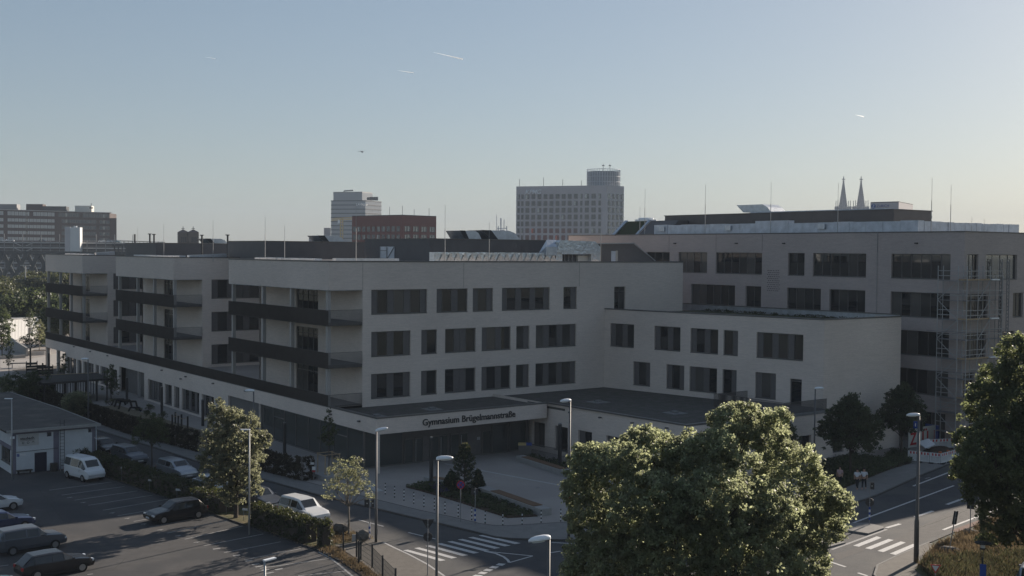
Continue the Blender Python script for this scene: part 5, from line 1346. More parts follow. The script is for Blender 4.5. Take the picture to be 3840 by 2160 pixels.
# ------------------------------------------------------------------ parking lot edge: hedges, stall signs, mesh fence
def hedge(label, pts, w, h, m='leaf_hedge', seed=1, dens=34, z=.05, size=.13):
    r = random.Random(seed); C = []; R = []
    filler = MB()
    for i in range(len(pts) - 1):
        a, c = Vector(pts[i]), Vector(pts[i + 1]); d = c - a; L = d.length; d.normalize(); n = Vector((-d.y, d.x))
        filler.prism([tuple(a - n * (w * .36)), tuple(c - n * (w * .36)), tuple(c + n * (w * .36)), tuple(a + n * (w * .36))], z, z + h * .82)
        for k in range(int(L * dens)):
            u = r.random(); s_ = r.choice((0, 0, 1, 1, 2, 2, 2)); q = a + d * (L * u)
            if s_ == 0: q = q - n * (w / 2 * r.uniform(.82, 1.06)); zz_ = z + h * r.random()
            elif s_ == 1: q = q + n * (w / 2 * r.uniform(.82, 1.06)); zz_ = z + h * r.random()
            else: q = q + n * (w / 2 * r.uniform(-1, 1)); zz_ = z + h * r.uniform(.86, 1.08)
            C.append((q.x, q.y, zz_)); R.append(.16)
    for e in (pts[0], pts[-1]):
        for k in range(int(w * h * 12)): C.append((e[0] + r.uniform(-w / 2, w / 2), e[1] + r.uniform(-.2, .2), z + h * r.random())); R.append(.16)
    cx, cy = pts[len(pts) // 2]
    t = thing('hedge', label, 'hedge', (cx, cy, 0))
    T = wm(t); C = [(c[0] - cx, c[1] - cy, c[2]) for c in C]
    link_mesh('foliage', leaves_mesh('foliage', m, C, R, 13, size, flat=.9, seed=seed), t, T)
    filler.part('woody_core', 'bark', t)
    return t
hedge('long dark clipped hedge between the parking lot and the street', [(31.4, 107), (32.1, 100), (33.0, 92.5), (33.75, 86), (34.2, 82.6)], 1.6, 1.35, seed=1, dens=60)
h0, h1 = zl(700, 690), zl(1560, 975)
hedge('boxy hedge with a sunlit top beside the parked white car', [(h0[0] + .55, h0[1] + .1), ((h0[0] + h1[0]) / 2 + .55, (h0[1] + h1[1]) / 2), (h1[0] + .45, h1[1] + .1)], 1.1, 1.5, seed=2, dens=85)
hb = zl(1850, 1040); hedge('small square clipped bush at the end of the parking lot hedge', [(hb[0] + .05, hb[1] + .75), (hb[0] + .15, hb[1] + .1)], .85, 1.7, seed=3, dens=110)
hc = c3(900, 400); hedge('rounded end of the hedge beside the white workshop wall', [(29.9, 108.0), (31.2, 107.3)], 1.5, 1.6, seed=4, dens=90)
for k, (x, y, h_) in enumerate(((1224, 500, 1.15), (1503, 600, .9), (1780, 700, .9), (1935, 740, .9), (2097, 790, .85), (2277, 832, .85), (2452, 900, .85))):
    p = c3(x, y); a = FACE(*p)
    t = thing('stall_sign', f'small white stall sign on a stake by the parking lot hedge, {ORD[k]} from the left', 'sign', (p[0], p[1], .05), a, 'stall signs along the hedge')
    MB().box(-.015, .015, -.015, .015, 0, h_).part('stake', 'steel_dull', t, local=wm(t)); MB().box(-.2, .2, -.035, -.02, h_ - .08, h_ + .08).part('plate', 'sign_white', t, local=wm(t) @ Matrix.Rotation(.12, 4, 'Y'))
mf = [zl(2122, 1095), zl(2322, 1180), zl(2352, 1290), (36.0, 64.9), (35.7, 62.9), (35.0, 60.4), (34.2, 57.5)]
t = thing('mesh_fence', 'low green wire mesh fence curving between parking lot and sidewalk', 'fence', (mf[2][0], mf[2][1], 0))
hts = [1.75, 1.75, 1.6, 1.6, 1.55, 1.5, 1.5]
for p, h_ in zip(mf, hts): MB().box(p[0] - .04, p[0] + .04, p[1] - .04, p[1] + .04, 0, h_).part('fence_post', 'sign_back', t)
b = MB()
for i in range(2, len(mf) - 1):
    a, c = Vector(mf[i]), Vector(mf[i + 1]); L = (c - a).length
    for z in (.15, .45, .75, 1.05, 1.35): b.bar((a.x, a.y, z), (c.x, c.y, z), .014)
    for k in range(int(L / .12)): q = a.lerp(c, k * .12 / L); b.box(q.x - .005, q.x + .005, q.y - .005, q.y + .005, .08, 1.4)
b.part('wire_mesh', 'truss_green', t, kind='stuff')
bo1 = zl(2080, 825); boulder('stone_block', 'dark stone with a pale board beside the small street tree', bo1, .6, .4, .75, seed=5)
bo2 = zl(2420, 950); boulder('stone_block', 'dark split stone at the kerb beside the blue and white post', bo2, .5, .4, .8, seed=6)
for k, (x, y, w, h_) in enumerate(((2068, 812, .32, .42), (2288, 940, .32, .5))):
    p = zl(x, y); t = MB().box(-w / 2, w / 2, -.02, .02, 0, h_); a = FACE(*p); T = frame((p[0] - (.1 if k == 0 else 0), p[1] - (.45 if k == 0 else 0), .05), a)
    o = bpy.data.objects.new('board', t.mesh('board', 'concrete_pale')); put(o, None, T); tag(o, ['pale board leaning on the dark stone behind the small street tree', 'pale board standing left of the split stone'][k], 'board')

# ------------------------------------------------------------------ ivy fence along the school grounds
def ivy_fence(label, pts, h=1.95, seed=1, dens=55, z=.1):
    r = random.Random(seed); mid = pts[len(pts) // 2]
    t = thing('ivy_fence', label, 'fence', (mid[0], mid[1], z)); T = wm(t); C = []; R = []
    wires = MB()
    for i in range(len(pts) - 1):
        a, c = Vector(pts[i]), Vector(pts[i + 1]); L = (c - a).length; n = max(1, round(L / 2.5))
        for k in range(n + (i == len(pts) - 2)):
            q = a.lerp(c, k / n); MB().box(q.x - .03, q.x + .03, q.y - .03, q.y + .03, z, z + h + .05).part('fence_post', 'frame', t)
        for j in range(10): wires.bar((a.x, a.y, z + .05 + j * (h - .1) / 9), (c.x, c.y, z + .05 + j * (h - .1) / 9), .012)
        for k in range(int(L * dens)):
            q = a.lerp(c, r.random()); j = r.randrange(10)
            C.append((q.x - mid[0] + r.uniform(-.12, .12), q.y - mid[1] + r.uniform(-.12, .12), .05 + j * (h - .1) / 9 + r.uniform(-.07, .09))); R.append(.19)
    wires.part('wires', 'sign_back', t, kind='stuff')
    link_mesh('ivy', leaves_mesh('ivy', 'ivy', C, R, 26, .13, flat=.8, seed=seed), t, T)['kind'] = 'stuff'
    return t
ivy_fence('ivy covered wire fence between the play area and the pavement, far stretch', [(38.2, 162), (39.2, 146), (39.7, 133), (40.2, 122.6), (42.2, 108.6)], seed=2)
ivy_fence('ivy covered wire fence between cabinet and gate, near the reddish tree', [(42.3, 106.5), (43.4, 95.5), (44.15, 90.1)], seed=3, dens=60)
ivy_fence('short ivy covered fence wing at the gate post', [(44.25, 90.05), (45.3, 90.1)], seed=4, dens=60)
MB().prism([(42.7, 98.9), (43.15, 98.9), (43.2, 98.2), (42.75, 98.2)], .1, 1.5).top('utility_cabinet', 'concrete', 'light grey utility cabinet at the left end of the ivy fence', 'cabinet', bevel=.02)
p = z8(2200, 700, .1); q = (45.0, 89.9); sg = thing('gate_sign', 'small white notice on the ivy fence gate', 'sign', (q[0], q[1], .1), FACE(*q)); MB().box(-.2, .2, -.05, -.03, 1.35, 1.55).part('plate', 'sign_white', sg, local=wm(sg))
# planter with the staked young tree
pc = z3p = at(900 + 1290 * .2098, 1480 + 1330 * .2098, .1)
MB().box(45.6, 48.2, 88.6, 90.9, .1, .5).top('planter', 'concrete', 'low concrete planter holding the staked young tree by the gate', 'planter', bevel=.02)
tf = thing('tree_stakes', 'square wooden stake frame around the young tree by the gate', 'tree stakes', (46.8, 90.2, .5))
for dx in (-.7, .7):
    for dy in (-.7, .7): MB().tube([(46.8 + dx, 90.2 + dy, .4), (46.8 + dx, 90.2 + dy, 2.25)], .045, 6).part('stake', 'wood_pale', tf)
b = MB()
for s1 in (-.7, .7): b.bar((46.0, 90.2 + s1, 2.2), (47.6, 90.2 + s1, 2.2), .09, .05); b.bar((46.8 + s1, 89.4, 2.13), (46.8 + s1, 91, 2.13), .09, .05)
b.part('cross_bars', 'wood_pale', tf)
p = z8(2320, 970, .1); sign_post('small red and white notice on a short post beside the gate planter', p, 1.15, [(('rect', .3, .3, 'sign_white'), 1.05, False, 0), (('rect', .26, .14, 'sign_red'), .8, False, 0)], .1, name='notice')
# bins and railing near the entrance
for k, (x, lid, lb) in enumerate(((2175, 'crane_yellow', 'dark waste bin with yellow lid beside the entrance'), (2250, 'sign_blue', 'dark waste bin with blue lid beside the entrance railing'))):
    p = zb(x, 760, .1); t = thing('waste_bin', lb, 'bin', (p[0], p[1], .1), FACE(*p)); T = wm(t)
    b = MB(); b.v = [(-.3, -.3, .1), (.3, -.3, .1), (.3, .3, .1), (-.3, .3, .1), (-.38, -.36, 1.15), (.38, -.36, 1.15), (.38, .36, 1.15), (-.38, .36, 1.15)]
    b.f = [(0, 3, 2, 1), (4, 5, 6, 7), (0, 1, 5, 4), (1, 2, 6, 5), (2, 3, 7, 6), (3, 0, 4, 7)]; b.part('body', 'frame', t, local=T)
    b = MB(); b.v = [(-.4, -.4, 1.16), (.4, -.4, 1.16), (.4, .4, 1.2), (-.4, .4, 1.2), (-.38, -.36, 1.22), (.38, -.36, 1.22), (.38, .3, 1.33), (-.38, .3, 1.33)]
    b.f = [(0, 3, 2, 1), (4, 5, 6, 7), (0, 1, 5, 4), (1, 2, 6, 5), (2, 3, 7, 6), (3, 0, 4, 7)]; b.part('lid', lid, t, local=T)
    b = MB(); b.tube([(-.3, .36, .1), (.3, .36, .1)], .1, 10); b.part('wheels', 'rubber', t, local=T)
fr0, fr1 = at(1900 + 240 * .37267, 1500 + 572 * .37267, .1), (68.9, 78.0)
rl = thing('garden_railing', 'dark flat bar railing in front of the low windows right of the entrance', 'railing', (fr0[0], fr0[1], .1))
rail(rl, fr0, fr1, .1, 1.35, pitch=.13, deep_=.04)
q0, q1 = c6(2060, 250, .1), (68.6, 77)
ground_cover('ground_cover', 'low green plants between the seat wall and the railing at the entrance', [c6(2020, 262, .1), c6(2110, 235, .1), c6(2520, 330, .1), (68.8, 78), (66.5, 77.5), c6(2530, 440, .1)], 'leaf_dark', 420, .13, .12, .3, 14)

# ------------------------------------------------------------------ trees
def px_lobes(L, D0, s):
    out = []
    for (x, y, r_, dd) in L:
        p = deep(x * 1.4907, y * 1.4907, D0 + dd); out.append((p[0], p[1], p[2], r_ * s))
    return out
D1 = 55.0; s1 = 1.4907 / 4318.65 * D1
L1_ = [(1850, 1090, 80, 0), (1925, 1085, 62, 1), (1790, 1150, 75, -2), (1640, 1150, 80, 0), (1500, 1185, 78, 0), (1475, 1150, 40, 0), (1465, 1245, 55, 0), (1570, 1170, 60, -2), (1720, 1170, 60, -1), (1735, 1125, 45, 0), (1700, 1135, 40, 1), (1600, 1115, 42, 0), (1885, 1040, 26, 0), (1965, 1050, 26, 0), (1850, 1035, 24, 0), (1990, 1180, 75, 0), (2065, 1255, 65, 0), (2115, 1270, 38, 0),
       (2050, 1340, 68, 0), (2010, 1420, 75, 0), (1505, 1310, 80, -1), (1500, 1400, 80, 0), (1460, 1440, 48, 0), (1640, 1290, 105, -3.5), (1790, 1290, 110, -4), (1920, 1300, 95, -3), (1700, 1400, 110, -4), (1860, 1420, 110, -4), (1580, 1420, 95, -2.5), (1960, 1440, 70, -2),
       (1700, 1250, 120, 3.5), (1850, 1230, 120, 3.5), (1600, 1320, 110, 3.5), (1950, 1330, 110, 3.5), (1780, 1400, 120, 3), (2090, 1310, 40, 1)]
c1 = deep(1790 * 1.4907, 1300 * 1.4907, 55)
tree('maple_tree', 'big full green maple covering the crossing in front of the annexe', c1[:2], px_lobes(L1_, D1, s1), 'leaf_maple', 72, .29, 36, .15, .34, fork=3.0, nlimb=14, seed=11)
D2 = 62.0; s2 = 1.4907 / 4318.65 * D2
L2_ = [(2560, 890, 50, 0), (2600, 950, 90, 0), (2510, 960, 50, 0), (2480, 1000, 45, 0), (2540, 1060, 85, -1), (2455, 1110, 55, 0), (2440, 1180, 45, 0), (2420, 1195, 30, 0), (2500, 1160, 85, -2), (2600, 1120, 110, 0), (2590, 1230, 110, -1), (2480, 1240, 55, 0), (2520, 1300, 60, 0), (2600, 1330, 80, 0),
       (2620, 1050, 120, 3), (2560, 1180, 110, 4), (2700, 1000, 110, 0), (2720, 1150, 130, 0), (2700, 1280, 110, 0), (2500, 1350, 35, 0), (2450, 1040, 35, 1)]
c2_ = deep(2620 * 1.4907, 1200 * 1.4907, 63)
tree('street_tree', 'tall leafy tree cut by the right edge of the picture', c2_[:2], px_lobes(L2_, D2, s2), 'leaf_lime', 62, .31, 38, .15, .3, fork=3.5, nlimb=12, seed=12)
D3 = 85.0; s3 = 1.4907 / 4318.65 * D3
L3_ = [(550, 1025, 24, 0), (560, 1060, 38, 0), (590, 1055, 34, 0), (625, 1062, 28, 0), (545, 1110, 44, 0), (600, 1105, 50, -1), (655, 1110, 30, 0), (634, 1145, 36, 0), (545, 1160, 46, 0), (595, 1170, 55, -1.5), (632, 1198, 26, 0), (560, 1210, 42, 0), (615, 1215, 42, 0), (585, 1250, 34, 0), (640, 1238, 20, 0), (668, 1108, 18, 0), (540, 1190, 36, 1), (600, 1140, 60, 1.5)]
b3 = c3(2370, 870)
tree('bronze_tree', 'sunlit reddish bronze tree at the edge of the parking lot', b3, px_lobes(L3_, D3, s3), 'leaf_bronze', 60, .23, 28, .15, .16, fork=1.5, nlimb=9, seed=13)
b4 = c6(285, 1040, .06); tree('small_street_tree', 'small airy street tree with pale leaves and a thin trunk beside the kerb lamp', b4, [(b4[0] + dx, b4[1] + dy, z, r_) for dx, dy, z, r_ in ((0, 0, 4.7, .75), (.7, -.5, 4.4, .6), (-.7, .5, 4.4, .65), (.9, -.65, 3.4, .65), (-.9, .7, 3.4, .7), (0, 0, 3.9, .9), (.2, -.3, 5.25, .35), (-.55, .4, 5.2, .35), (-1.2, .8, 2.85, .4), (1.2, -.9, 2.8, .4), (.3, .4, 3.1, .6), (.75, -.4, 5.25, .3))], 'leaf_light', 50, .24, 15, .12, .075, fork=2.1, nlimb=9, seed=14, bark='bark_pale')
b5 = c3(1525, 365, .06); tree('small_street_tree', 'dark young street tree in front of the ivy fence', b5, auto_lobes(b5, 1.9, 5.0, 3.4, 8, 5), 'leaf_young', 26, .28, 22, .13, .07, fork=2.0, seed=15)
b6 = c7(825, 440, .1); tree('street_tree', 'dark pointed young tree in front of the annexe end wall', b6, auto_lobes(b6, 1.9, 7.5, 6.6, 22, 6, .4, .19), 'leaf_dark', 34, .3, 26, .17, .12, fork=2.0, seed=16)
b7 = c7(1340, 240, .1); tree('street_tree', 'dark young tree between the annexe and the scaffold', b7, auto_lobes(b7, 1.9, 7.4, 5.8, 20, 7, .42, .19), 'leaf_dark', 34, .3, 26, .17, .12, fork=2.0, seed=17)
b8 = (77.5, 66.0); tree('street_tree', 'dark young tree half hidden behind the big maple', b8, auto_lobes(b8, 2.0, 6.4, 4.4, 15, 8, .5, .2), 'leaf_dark', 34, .3, 26, .17, .12, fork=2.0, seed=18)
b9 = (46.8, 90.2); tree('young_tree', 'slender young tree held by the wooden stake frame', b9, [(46.8, 90.2, z, r_) for z, r_ in ((3.2, .5), (3.8, .6), (4.5, .55), (5.1, .4), (5.9, .16))] + [(46.4, 90.5, 3.6, .35), (47.2, 89.9, 4.1, .4)], 'leaf_young', 60, .2, 22, .12, .05, fork=2.6, seed=19, tz0=.4)
# pine cluster: short needle tufts on upswept branches
def pine(label, base, z1, w, seed, tips=True):
    r = random.Random(seed); t = thing('pine_tree', label, 'tree', (base[0], base[1], .15)); T = wm(t)
    b = MB(); b.tube([(0, 0, 0), (.05, 0, z1 * .5), (0, 0, z1 * .95)], [.07, .05, .015], 7); tk = b.part('trunk', 'bark', t, local=T)
    C = []; R = []; C2 = []; R2_ = []; br = MB(); k = 0; z = .25
    while z < z1 * .93:
        L = w / 2 * (1 - (z / z1) ** 1.6) * r.uniform(.75, 1.1)
        for j in range(6):
            a = j * 1.047 + k * .5 + r.uniform(-.2, .2); e = Vector((L * math.cos(a), L * math.sin(a), z + L * .45)); s_ = Vector((0, 0, z))
            br.tube([s_, s_.lerp(e, .6) - Vector((0, 0, .06)), e], [.025, .016, .006], 4)
            for u in (.45, .65, .85, 1.0):
                C.append(tuple(s_.lerp(e, u))); R.append(.17)
            C2.append(tuple(e + Vector((0, 0, .1)))); R2_.append(.08)
        z += z1 * .085; k += 1
    br.part('branches', 'bark', tk, local=T)
    link_mesh('needles', leaves_mesh('needles', 'needle', C, R, 30, .1, flat=.9, seed=seed), t, T)
    if tips:
        for i in range(10):
            a = r.uniform(0, 6.28); d = r.uniform(0, .3) * w * .6; zb_ = z1 * r.uniform(.68, .86)
            for u in range(7): C2.append((d * math.cos(a), d * math.sin(a), zb_ + u * .09)); R2_.append(.06)
    link_mesh('new_shoots', leaves_mesh('new_shoots', 'needle_tip' if tips else 'needle', C2, R2_, 22, .08, flat=1.2, seed=seed + 1), t, T)
    return t
pb = c6(1450, 615, .15); pine('tall shaggy pine with pale new shoots in the planted bed', pb, 4.3, 2.7, 21)
pb = c6(1595, 590, .15); pine('small pine shrub at the right side of the tall pine', pb, 1.7, 1.0, 22, False)
pb = c6(1320, 575, .15); pine('small pine shrub at the left side of the tall pine', pb, 1.5, 1.3, 23, False)
# bushes and trees on the left
def bush(name, label, base, w, h, m, seed, dens=26, cr=.3, per=26, size=.14, cat='bush', z=.05):
    r = random.Random(seed); n = 7
    lobes = [(base[0] + r.uniform(-.3, .3) * w, base[1] + r.uniform(-.3, .3) * w, z + h * r.uniform(.3, .72), min(w, h) * r.uniform(.26, .36)) for _ in range(n)] + [(base[0], base[1], z + h * .62, min(w, h) * .36)]
    t = thing(name, label, cat, (base[0], base[1], 0)); T = wm(t)
    C, R = shell_clumps(lobes, dens, cr, seed, lower=-.8)
    link_mesh('foliage', leaves_mesh('foliage', m, [(c[0] - base[0], c[1] - base[1], c[2]) for c in C], R, per, size, seed=seed), t, T)
    b = MB()
    for l in lobes[:5]: b.tube([(base[0], base[1], 0), (l[0] * .6 + base[0] * .4, l[1] * .6 + base[1] * .4, l[2] * .5), l[:3]], [.06, .04, .015], 5)
    b.part('stems', 'bark', t)
    return t
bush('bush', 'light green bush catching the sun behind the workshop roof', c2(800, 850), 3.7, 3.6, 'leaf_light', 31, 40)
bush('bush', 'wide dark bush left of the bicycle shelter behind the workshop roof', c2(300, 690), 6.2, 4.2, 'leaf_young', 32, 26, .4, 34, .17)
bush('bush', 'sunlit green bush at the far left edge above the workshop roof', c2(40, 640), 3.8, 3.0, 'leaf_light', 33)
tree('young_tree', 'dark young tree right of the bicycle shelter', c2(1115, 640, .1), auto_lobes(c2(1115, 640, .1), .4, 4.6, 2.6, 8, 9), 'leaf_young', 26, .28, 22, .14, .06, fork=.8, seed=34)
tree('young_tree', 'slim young tree between the shelter roof and the long windows', c2(640, 500, .1), auto_lobes(c2(640, 500, .1), 1.0, 4.7, 2.2, 7, 10), 'leaf_dark', 22, .26, 18, .15, .05, fork=1.2, seed=35)
tree('young_tree', 'thin young tree at the left edge beside the yard bench', zz(175, 1330, .1), auto_lobes(zz(175, 1330, .1), .5, 5.0, 1.7, 8, 11), 'leaf_dark', 22, .26, 16, .16, .05, fork=1.0, seed=36)
tree('young_tree', 'young tree growing in the round planter of the yard', zz(790, 905, .6), auto_lobes(zz(790, 905, .6), 2.2, 6.5, 2.5, 7, 12), 'leaf_light', 20, .3, 14, .18, .07, fork=3.0, seed=37, bark='bark_pale')
tree('young_tree', 'taller young tree with pale trunk behind the round planter', zz(598, 830, .1), auto_lobes(zz(598, 830, .1), 3.4, 7.8, 2.4, 8, 13), 'leaf_dark', 20, .3, 16, .18, .07, fork=3.0, seed=38, bark='bark_pale')
tree('street_tree', 'leafy tree at the far left edge in front of the white hall', zz(40, 1010, .1), auto_lobes(zz(40, 1010, .1), .5, 9.5, 4.6, 10, 14), 'leaf_dark', 18, .4, 22, .22, .1, fork=1.2, seed=39)
bush('bush', 'dark shrubs behind the round planter at the foot of the white hall', zz(660, 820, .1), 6.5, 3.2, 'leaf_dark', 40, 18, .4, 24, .22)
for k, (x, y, w, h_) in enumerate(((1500, 740, 1.2, .8), (1480, 790, 1.0, .6), (1620, 830, 1.2, .9), (1380, 750, 1.2, .5), (1130, 700, 2.2, 1.0))):
    bush('shrub', ['low shrub at the near end of the play arches', 'low shrub in the middle of the sandy play strip', 'low shrub beside the wooden rope posts', 'small plant tuft right of the play arches', 'spreading low plants left of the play arches'][k], c2(x, y, .1), w, h_, 'leaf_young', 50 + k, 30, .2, 16, .1)

# ------------------------------------------------------------------ play area
def play_arch(label, c, L, h, a):
    t = thing('play_arch', label, 'play equipment', (c[0], c[1], .1), a, 'dark balance arches in the sand'); T = wm(t)
    b = MB(); b.bar((-L / 2 - .1, 0, 0), (-L / 2 + .15, 0, h), .2, .2, up=(0, 1, 0)); b.bar((L / 2 + .1, 0, 0), (L / 2 - .15, 0, h), .2, .2, up=(0, 1, 0)); b.bar((-L / 2 + .1, 0, h - .02), (L / 2 - .1, 0, h - .02), .22, .2, up=(0, 1, 0))
    b.part('beam', 'rubber', t, local=T, bevel=.03)
for k, (x, y, l, hh) in enumerate(((1195, 695, 1.5, .75), (1240, 712, 1.9, .85), (1290, 738, 2.1, 1.0), (1355, 760, 1.3, .5))):
    play_arch(['farthest dark balance arch in the sand', 'second dark balance arch from the far end', 'tallest dark balance arch, third from the far end', 'lowest dark balance arch, nearest the camera'][k], c2(x, y, .1), l, hh, TO_CAM_RIGHT + .1)
po = [(185, 160), (232, 120), (275, 185), (325, 155), (418, 188)]; pp = [z8(x, y, .1) for x, y in po]
for k, p in enumerate(pp):
    b = MB(); b.tube([(p[0], p[1], .05), (p[0], p[1], 1.45)], .1, 8); b.top('climbing_post', 'wood_dark', ['leftmost dark wooden climbing post', 'rear left dark wooden climbing post', 'tallest looking climbing post in the middle front', 'rear right dark wooden climbing post', 'rightmost dark wooden climbing post'][k], 'play post', 'wooden climbing posts with ropes')
b = MB()
for i, j in ((0, 3), (1, 2), (1, 3), (2, 4)): b.tube([(*pp[i], 1.3), ((pp[i][0] + pp[j][0]) / 2, (pp[i][1] + pp[j][1]) / 2, 1.15), (*pp[j], 1.3)], .025, 5)
b.top('climbing_rope', 'wood_pale', 'pale rope strung between the wooden climbing posts', 'rope')
# bicycle shelter
rfp = [c2(290, 412, 2.9), c2(985, 378, 2.9), c2(1100, 432, 2.9), c2(430, 484, 2.9)]
cs = thing('bicycle_shelter', 'flat roofed dark bicycle shelter behind the bushes on the left', 'shelter', (sum(p[0] for p in rfp) / 4, sum(p[1] for p in rfp) / 4, .1))
MB().prism(rfp, 2.75, 3.0).part('roof', 'wood_dark', cs); MB().bar((*rfp[0], 3.04), (*rfp[1], 3.04), .25, .06).part('roof_edge', 'wood_pale', cs)
for i in range(7):
    for a, c in ((rfp[0], rfp[1]), (rfp[3], rfp[2])):
        q = Vector(a).lerp(Vector(c), i / 6); m_ = Vector((cs.location.x, cs.location.y)) ; q = q.lerp(m_, .06); MB().box(q.x - .08, q.x + .08, q.y - .08, q.y + .08, .1, 2.75).part('post', 'wood_dark', cs)
b = MB(); q0, q1 = Vector(rfp[0]).lerp(Vector(rfp[1]), .03), Vector(rfp[0]).lerp(Vector(rfp[1]), .97)
for i in range(26): q = q0.lerp(q1, i / 25); b.box(q.x - .05, q.x + .05, q.y - .03, q.y + .03, .1, 2.6)
b.part('slats', 'wood_dark', cs, kind='stuff')
# yard furniture
yb = zz(385, 1235, .1); a = FACE(*yb)
t = thing('yard_table', 'grey table standing on the sunny school yard at the left', 'table', (yb[0], yb[1], .1), a); T = wm(t)
MB().box(-1.35, 1.35, -.4, .4, .74, .86).part('table_top', 'steel_dark', t, local=T)
for x in (-1.1, 1.0): MB().box(x, x + .12, -.35, .35, 0, .74).part('leg', 'steel_dull', t, local=T)
wb = zz(600, 1395, .1); a = FACE(*wb)
t = thing('play_wall', 'dark plank play wall with benches beside the yard columns', 'play equipment', (wb[0], wb[1], .1), a + .15); T = wm(t)
for x in (-.55, 1.0, 2.3, 3.3): MB().box(x, x + .12, -.06, .06, 0, 2.3 if x < 2 else 1.6).part('post', 'wood_dark', t, local=T)
for z, x0, x1 in ((1.9, -.5, 1.1), (1.45, -.5, 2.3), (1.0, -.5, 1.1), (1.2, 1.1, 3.4), (.75, 1.1, 3.4), (.35, 1.1, 3.4)): MB().box(x0, x1, -.12, -.07, z - .16, z + .2).part('plank', 'wood_dark', t, local=T)
pp_ = zz(860, 1395, .1); b = MB(); b.box(pp_[0] - .1, pp_[0] + .1, pp_[1] - .1, pp_[1] + .1, .1, 2.1); b.top('play_post', 'wood_dark', 'single dark post right of the plank play wall', 'post')
pc_ = zz(785, 960, .1); t = thing('round_planter', 'round pale concrete planter on the sunny school yard', 'planter', (pc_[0], pc_[1], .1)); b = MB(); N_ = 28
ro, ri = 1.95, 1.8
for i in range(N_):
    a, c = 2 * math.pi * i / N_, 2 * math.pi * (i + 1) / N_; P = lambda r, th: (pc_[0] + r * math.cos(th), pc_[1] + r * math.sin(th)); b.prism([P(ro, a), P(ro, c), P(ri, c), P(ri, a)], .1, .85)
b.part('rim', 'concrete_pale', t); MB().disc(pc_, ri, .2, .74, 24).part('soil', 'soil', t)
for k, (pts, h_) in enumerate((([zz(175, 770, .1), zz(520, 1000, .1)], 1.6), ([zz(175, 770, .1), zz(450, 725, .1)], .8), ([zz(0, 1060, .1), zz(515, 1030, .1)], .55))):
    b = strip(pts, .35, 0, .1 + h_, 1); b.top('retaining_wall', 'concrete', ['sloping concrete ramp wall at the left of the yard', 'low concrete wall running back from the ramp', 'low concrete kerb wall in front of the ramp'][k], 'wall')

# ------------------------------------------------------------------ the white workshop
ws = thing('workshop', 'small white flat roofed workshop with violet grey frame and a firm sign', 'workshop', (24.6, 107.2, 0)); WY = 107.2
Tw, Lw = wall(ws, (24.6, WY), (31.75, WY), 0, 3.72, [(1.9, 2.92, 0, 1.72), (3.0, 3.3, 3.13, 3.44), (6.6, 6.85, 3.18, 3.48)], 'render_violet')
MB().box(24.95, 26.48, WY - .03, WY - .001, .05, 3.5).part('white_panel', 'render_white', ws); MB().box(26.48, 27.54, WY - .03, WY - .001, 1.75, 3.5).part('white_panel', 'render_white', ws); MB().box(27.54, 28.1, WY - .03, WY - .001, .05, 3.1).part('white_panel', 'render_white', ws)
MB().box(27.95, 28.1, WY - .031, WY - .001, 3.1, 3.5).part('white_panel', 'render_white', ws)
MB().box(28.6, 31.15, WY - .03, WY - .001, .05, 3.52).part('white_panel', 'render_white', ws); MB().box(31.15, 31.5, WY - .029, WY - .001, .05, 3.15).part('white_panel', 'render_white', ws)
MB().box(26.5, 27.52, WY + .02, WY + .08, 0, 1.72).part('door', 'door_blue', ws)
MB().box(27.6, 27.9, WY + .05, WY + .1, 3.13, 3.44).part('vent', 'steel_dark', ws); MB().box(31.2, 31.45, WY + .05, WY + .1, 3.18, 3.48).part('vent', 'steel_dark', ws)
Tl_, Ll_ = wall(ws, (24.6, 126), (24.6, WY), 0, 3.72, [(14.6, 18.2, .75, 2.1), (8, 12, .75, 2.1)], 'render_white')
window(ws, Tl_, 14.62, 18.18, .76, 2.09, 'GGG', .12); window(ws, Tl_, 8.02, 11.98, .76, 2.09, 'GGG', .12)
MB().box(24.56, 24.6, WY - .02, 111.5, 2.12, 2.5).part('lintel_band', 'render_violet', ws)
wall(ws, (31.75, WY), (31.2, 136), 0, 3.72, [], 'render_white')
MB().prism([(24.05, 106.75), (32.1, 106.75), (31.9, 120), (31.0, 136), (20, 136), (20, 118), (24.05, 118)], 3.74, 3.9).part('roof', 'roof_bitumen', ws)
b = MB(); b.bar((24.05, 106.72, 3.86), (32.12, 106.72, 3.86), .08, .26); b.bar((32.13, 106.7, 3.84), (31.95, 120, 3.84), .08, .2); b.bar((31.95, 120, 3.84), (31.05, 136, 3.84), .08, .2); b.part('roof_edge', 'concrete', ws)
b = MB(); b.tube([(31.85, WY - .12, 3.7), (31.85, WY - .12, .1)], .05, 8); b.part('downpipe', 'zinc_pale', ws)
b = MB(); b.tube([(24.9, WY - .08, 1.95), (28.5, WY - .08, 2.0)], .02, 6); b.part('cable_pipe', 'steel_dark', ws)
ld = MB()
for x in (28.62, 28.98): ld.bar((x, WY - .28, .5), (x, WY - .28, 4.5), .04)
for i in range(13): ld.bar((28.62, WY - .28, .7 + i * .29), (28.98, WY - .28, .7 + i * .29), .025)
ld.bar((28.62, WY - .28, 4.5), (28.62, WY + .5, 4.5), .04); ld.bar((28.98, WY - .28, 4.5), (28.98, WY + .5, 4.5), .04)
ld.top('ladder', 'steel_dark', 'black steel wall ladder on the front of the white workshop', 'ladder')
sb = thing('firm_sign', 'pale firm sign lettered staubach with three round marks on the workshop', 'sign', (25.1, WY, 2.4))
MB().box(25.12, 26.85, WY - .06, WY - .031, 2.45, 3.45).part('sign_board', 'concrete_pale', sb)
tx0 = onY(490 * .15528, 1650, WY)[0]
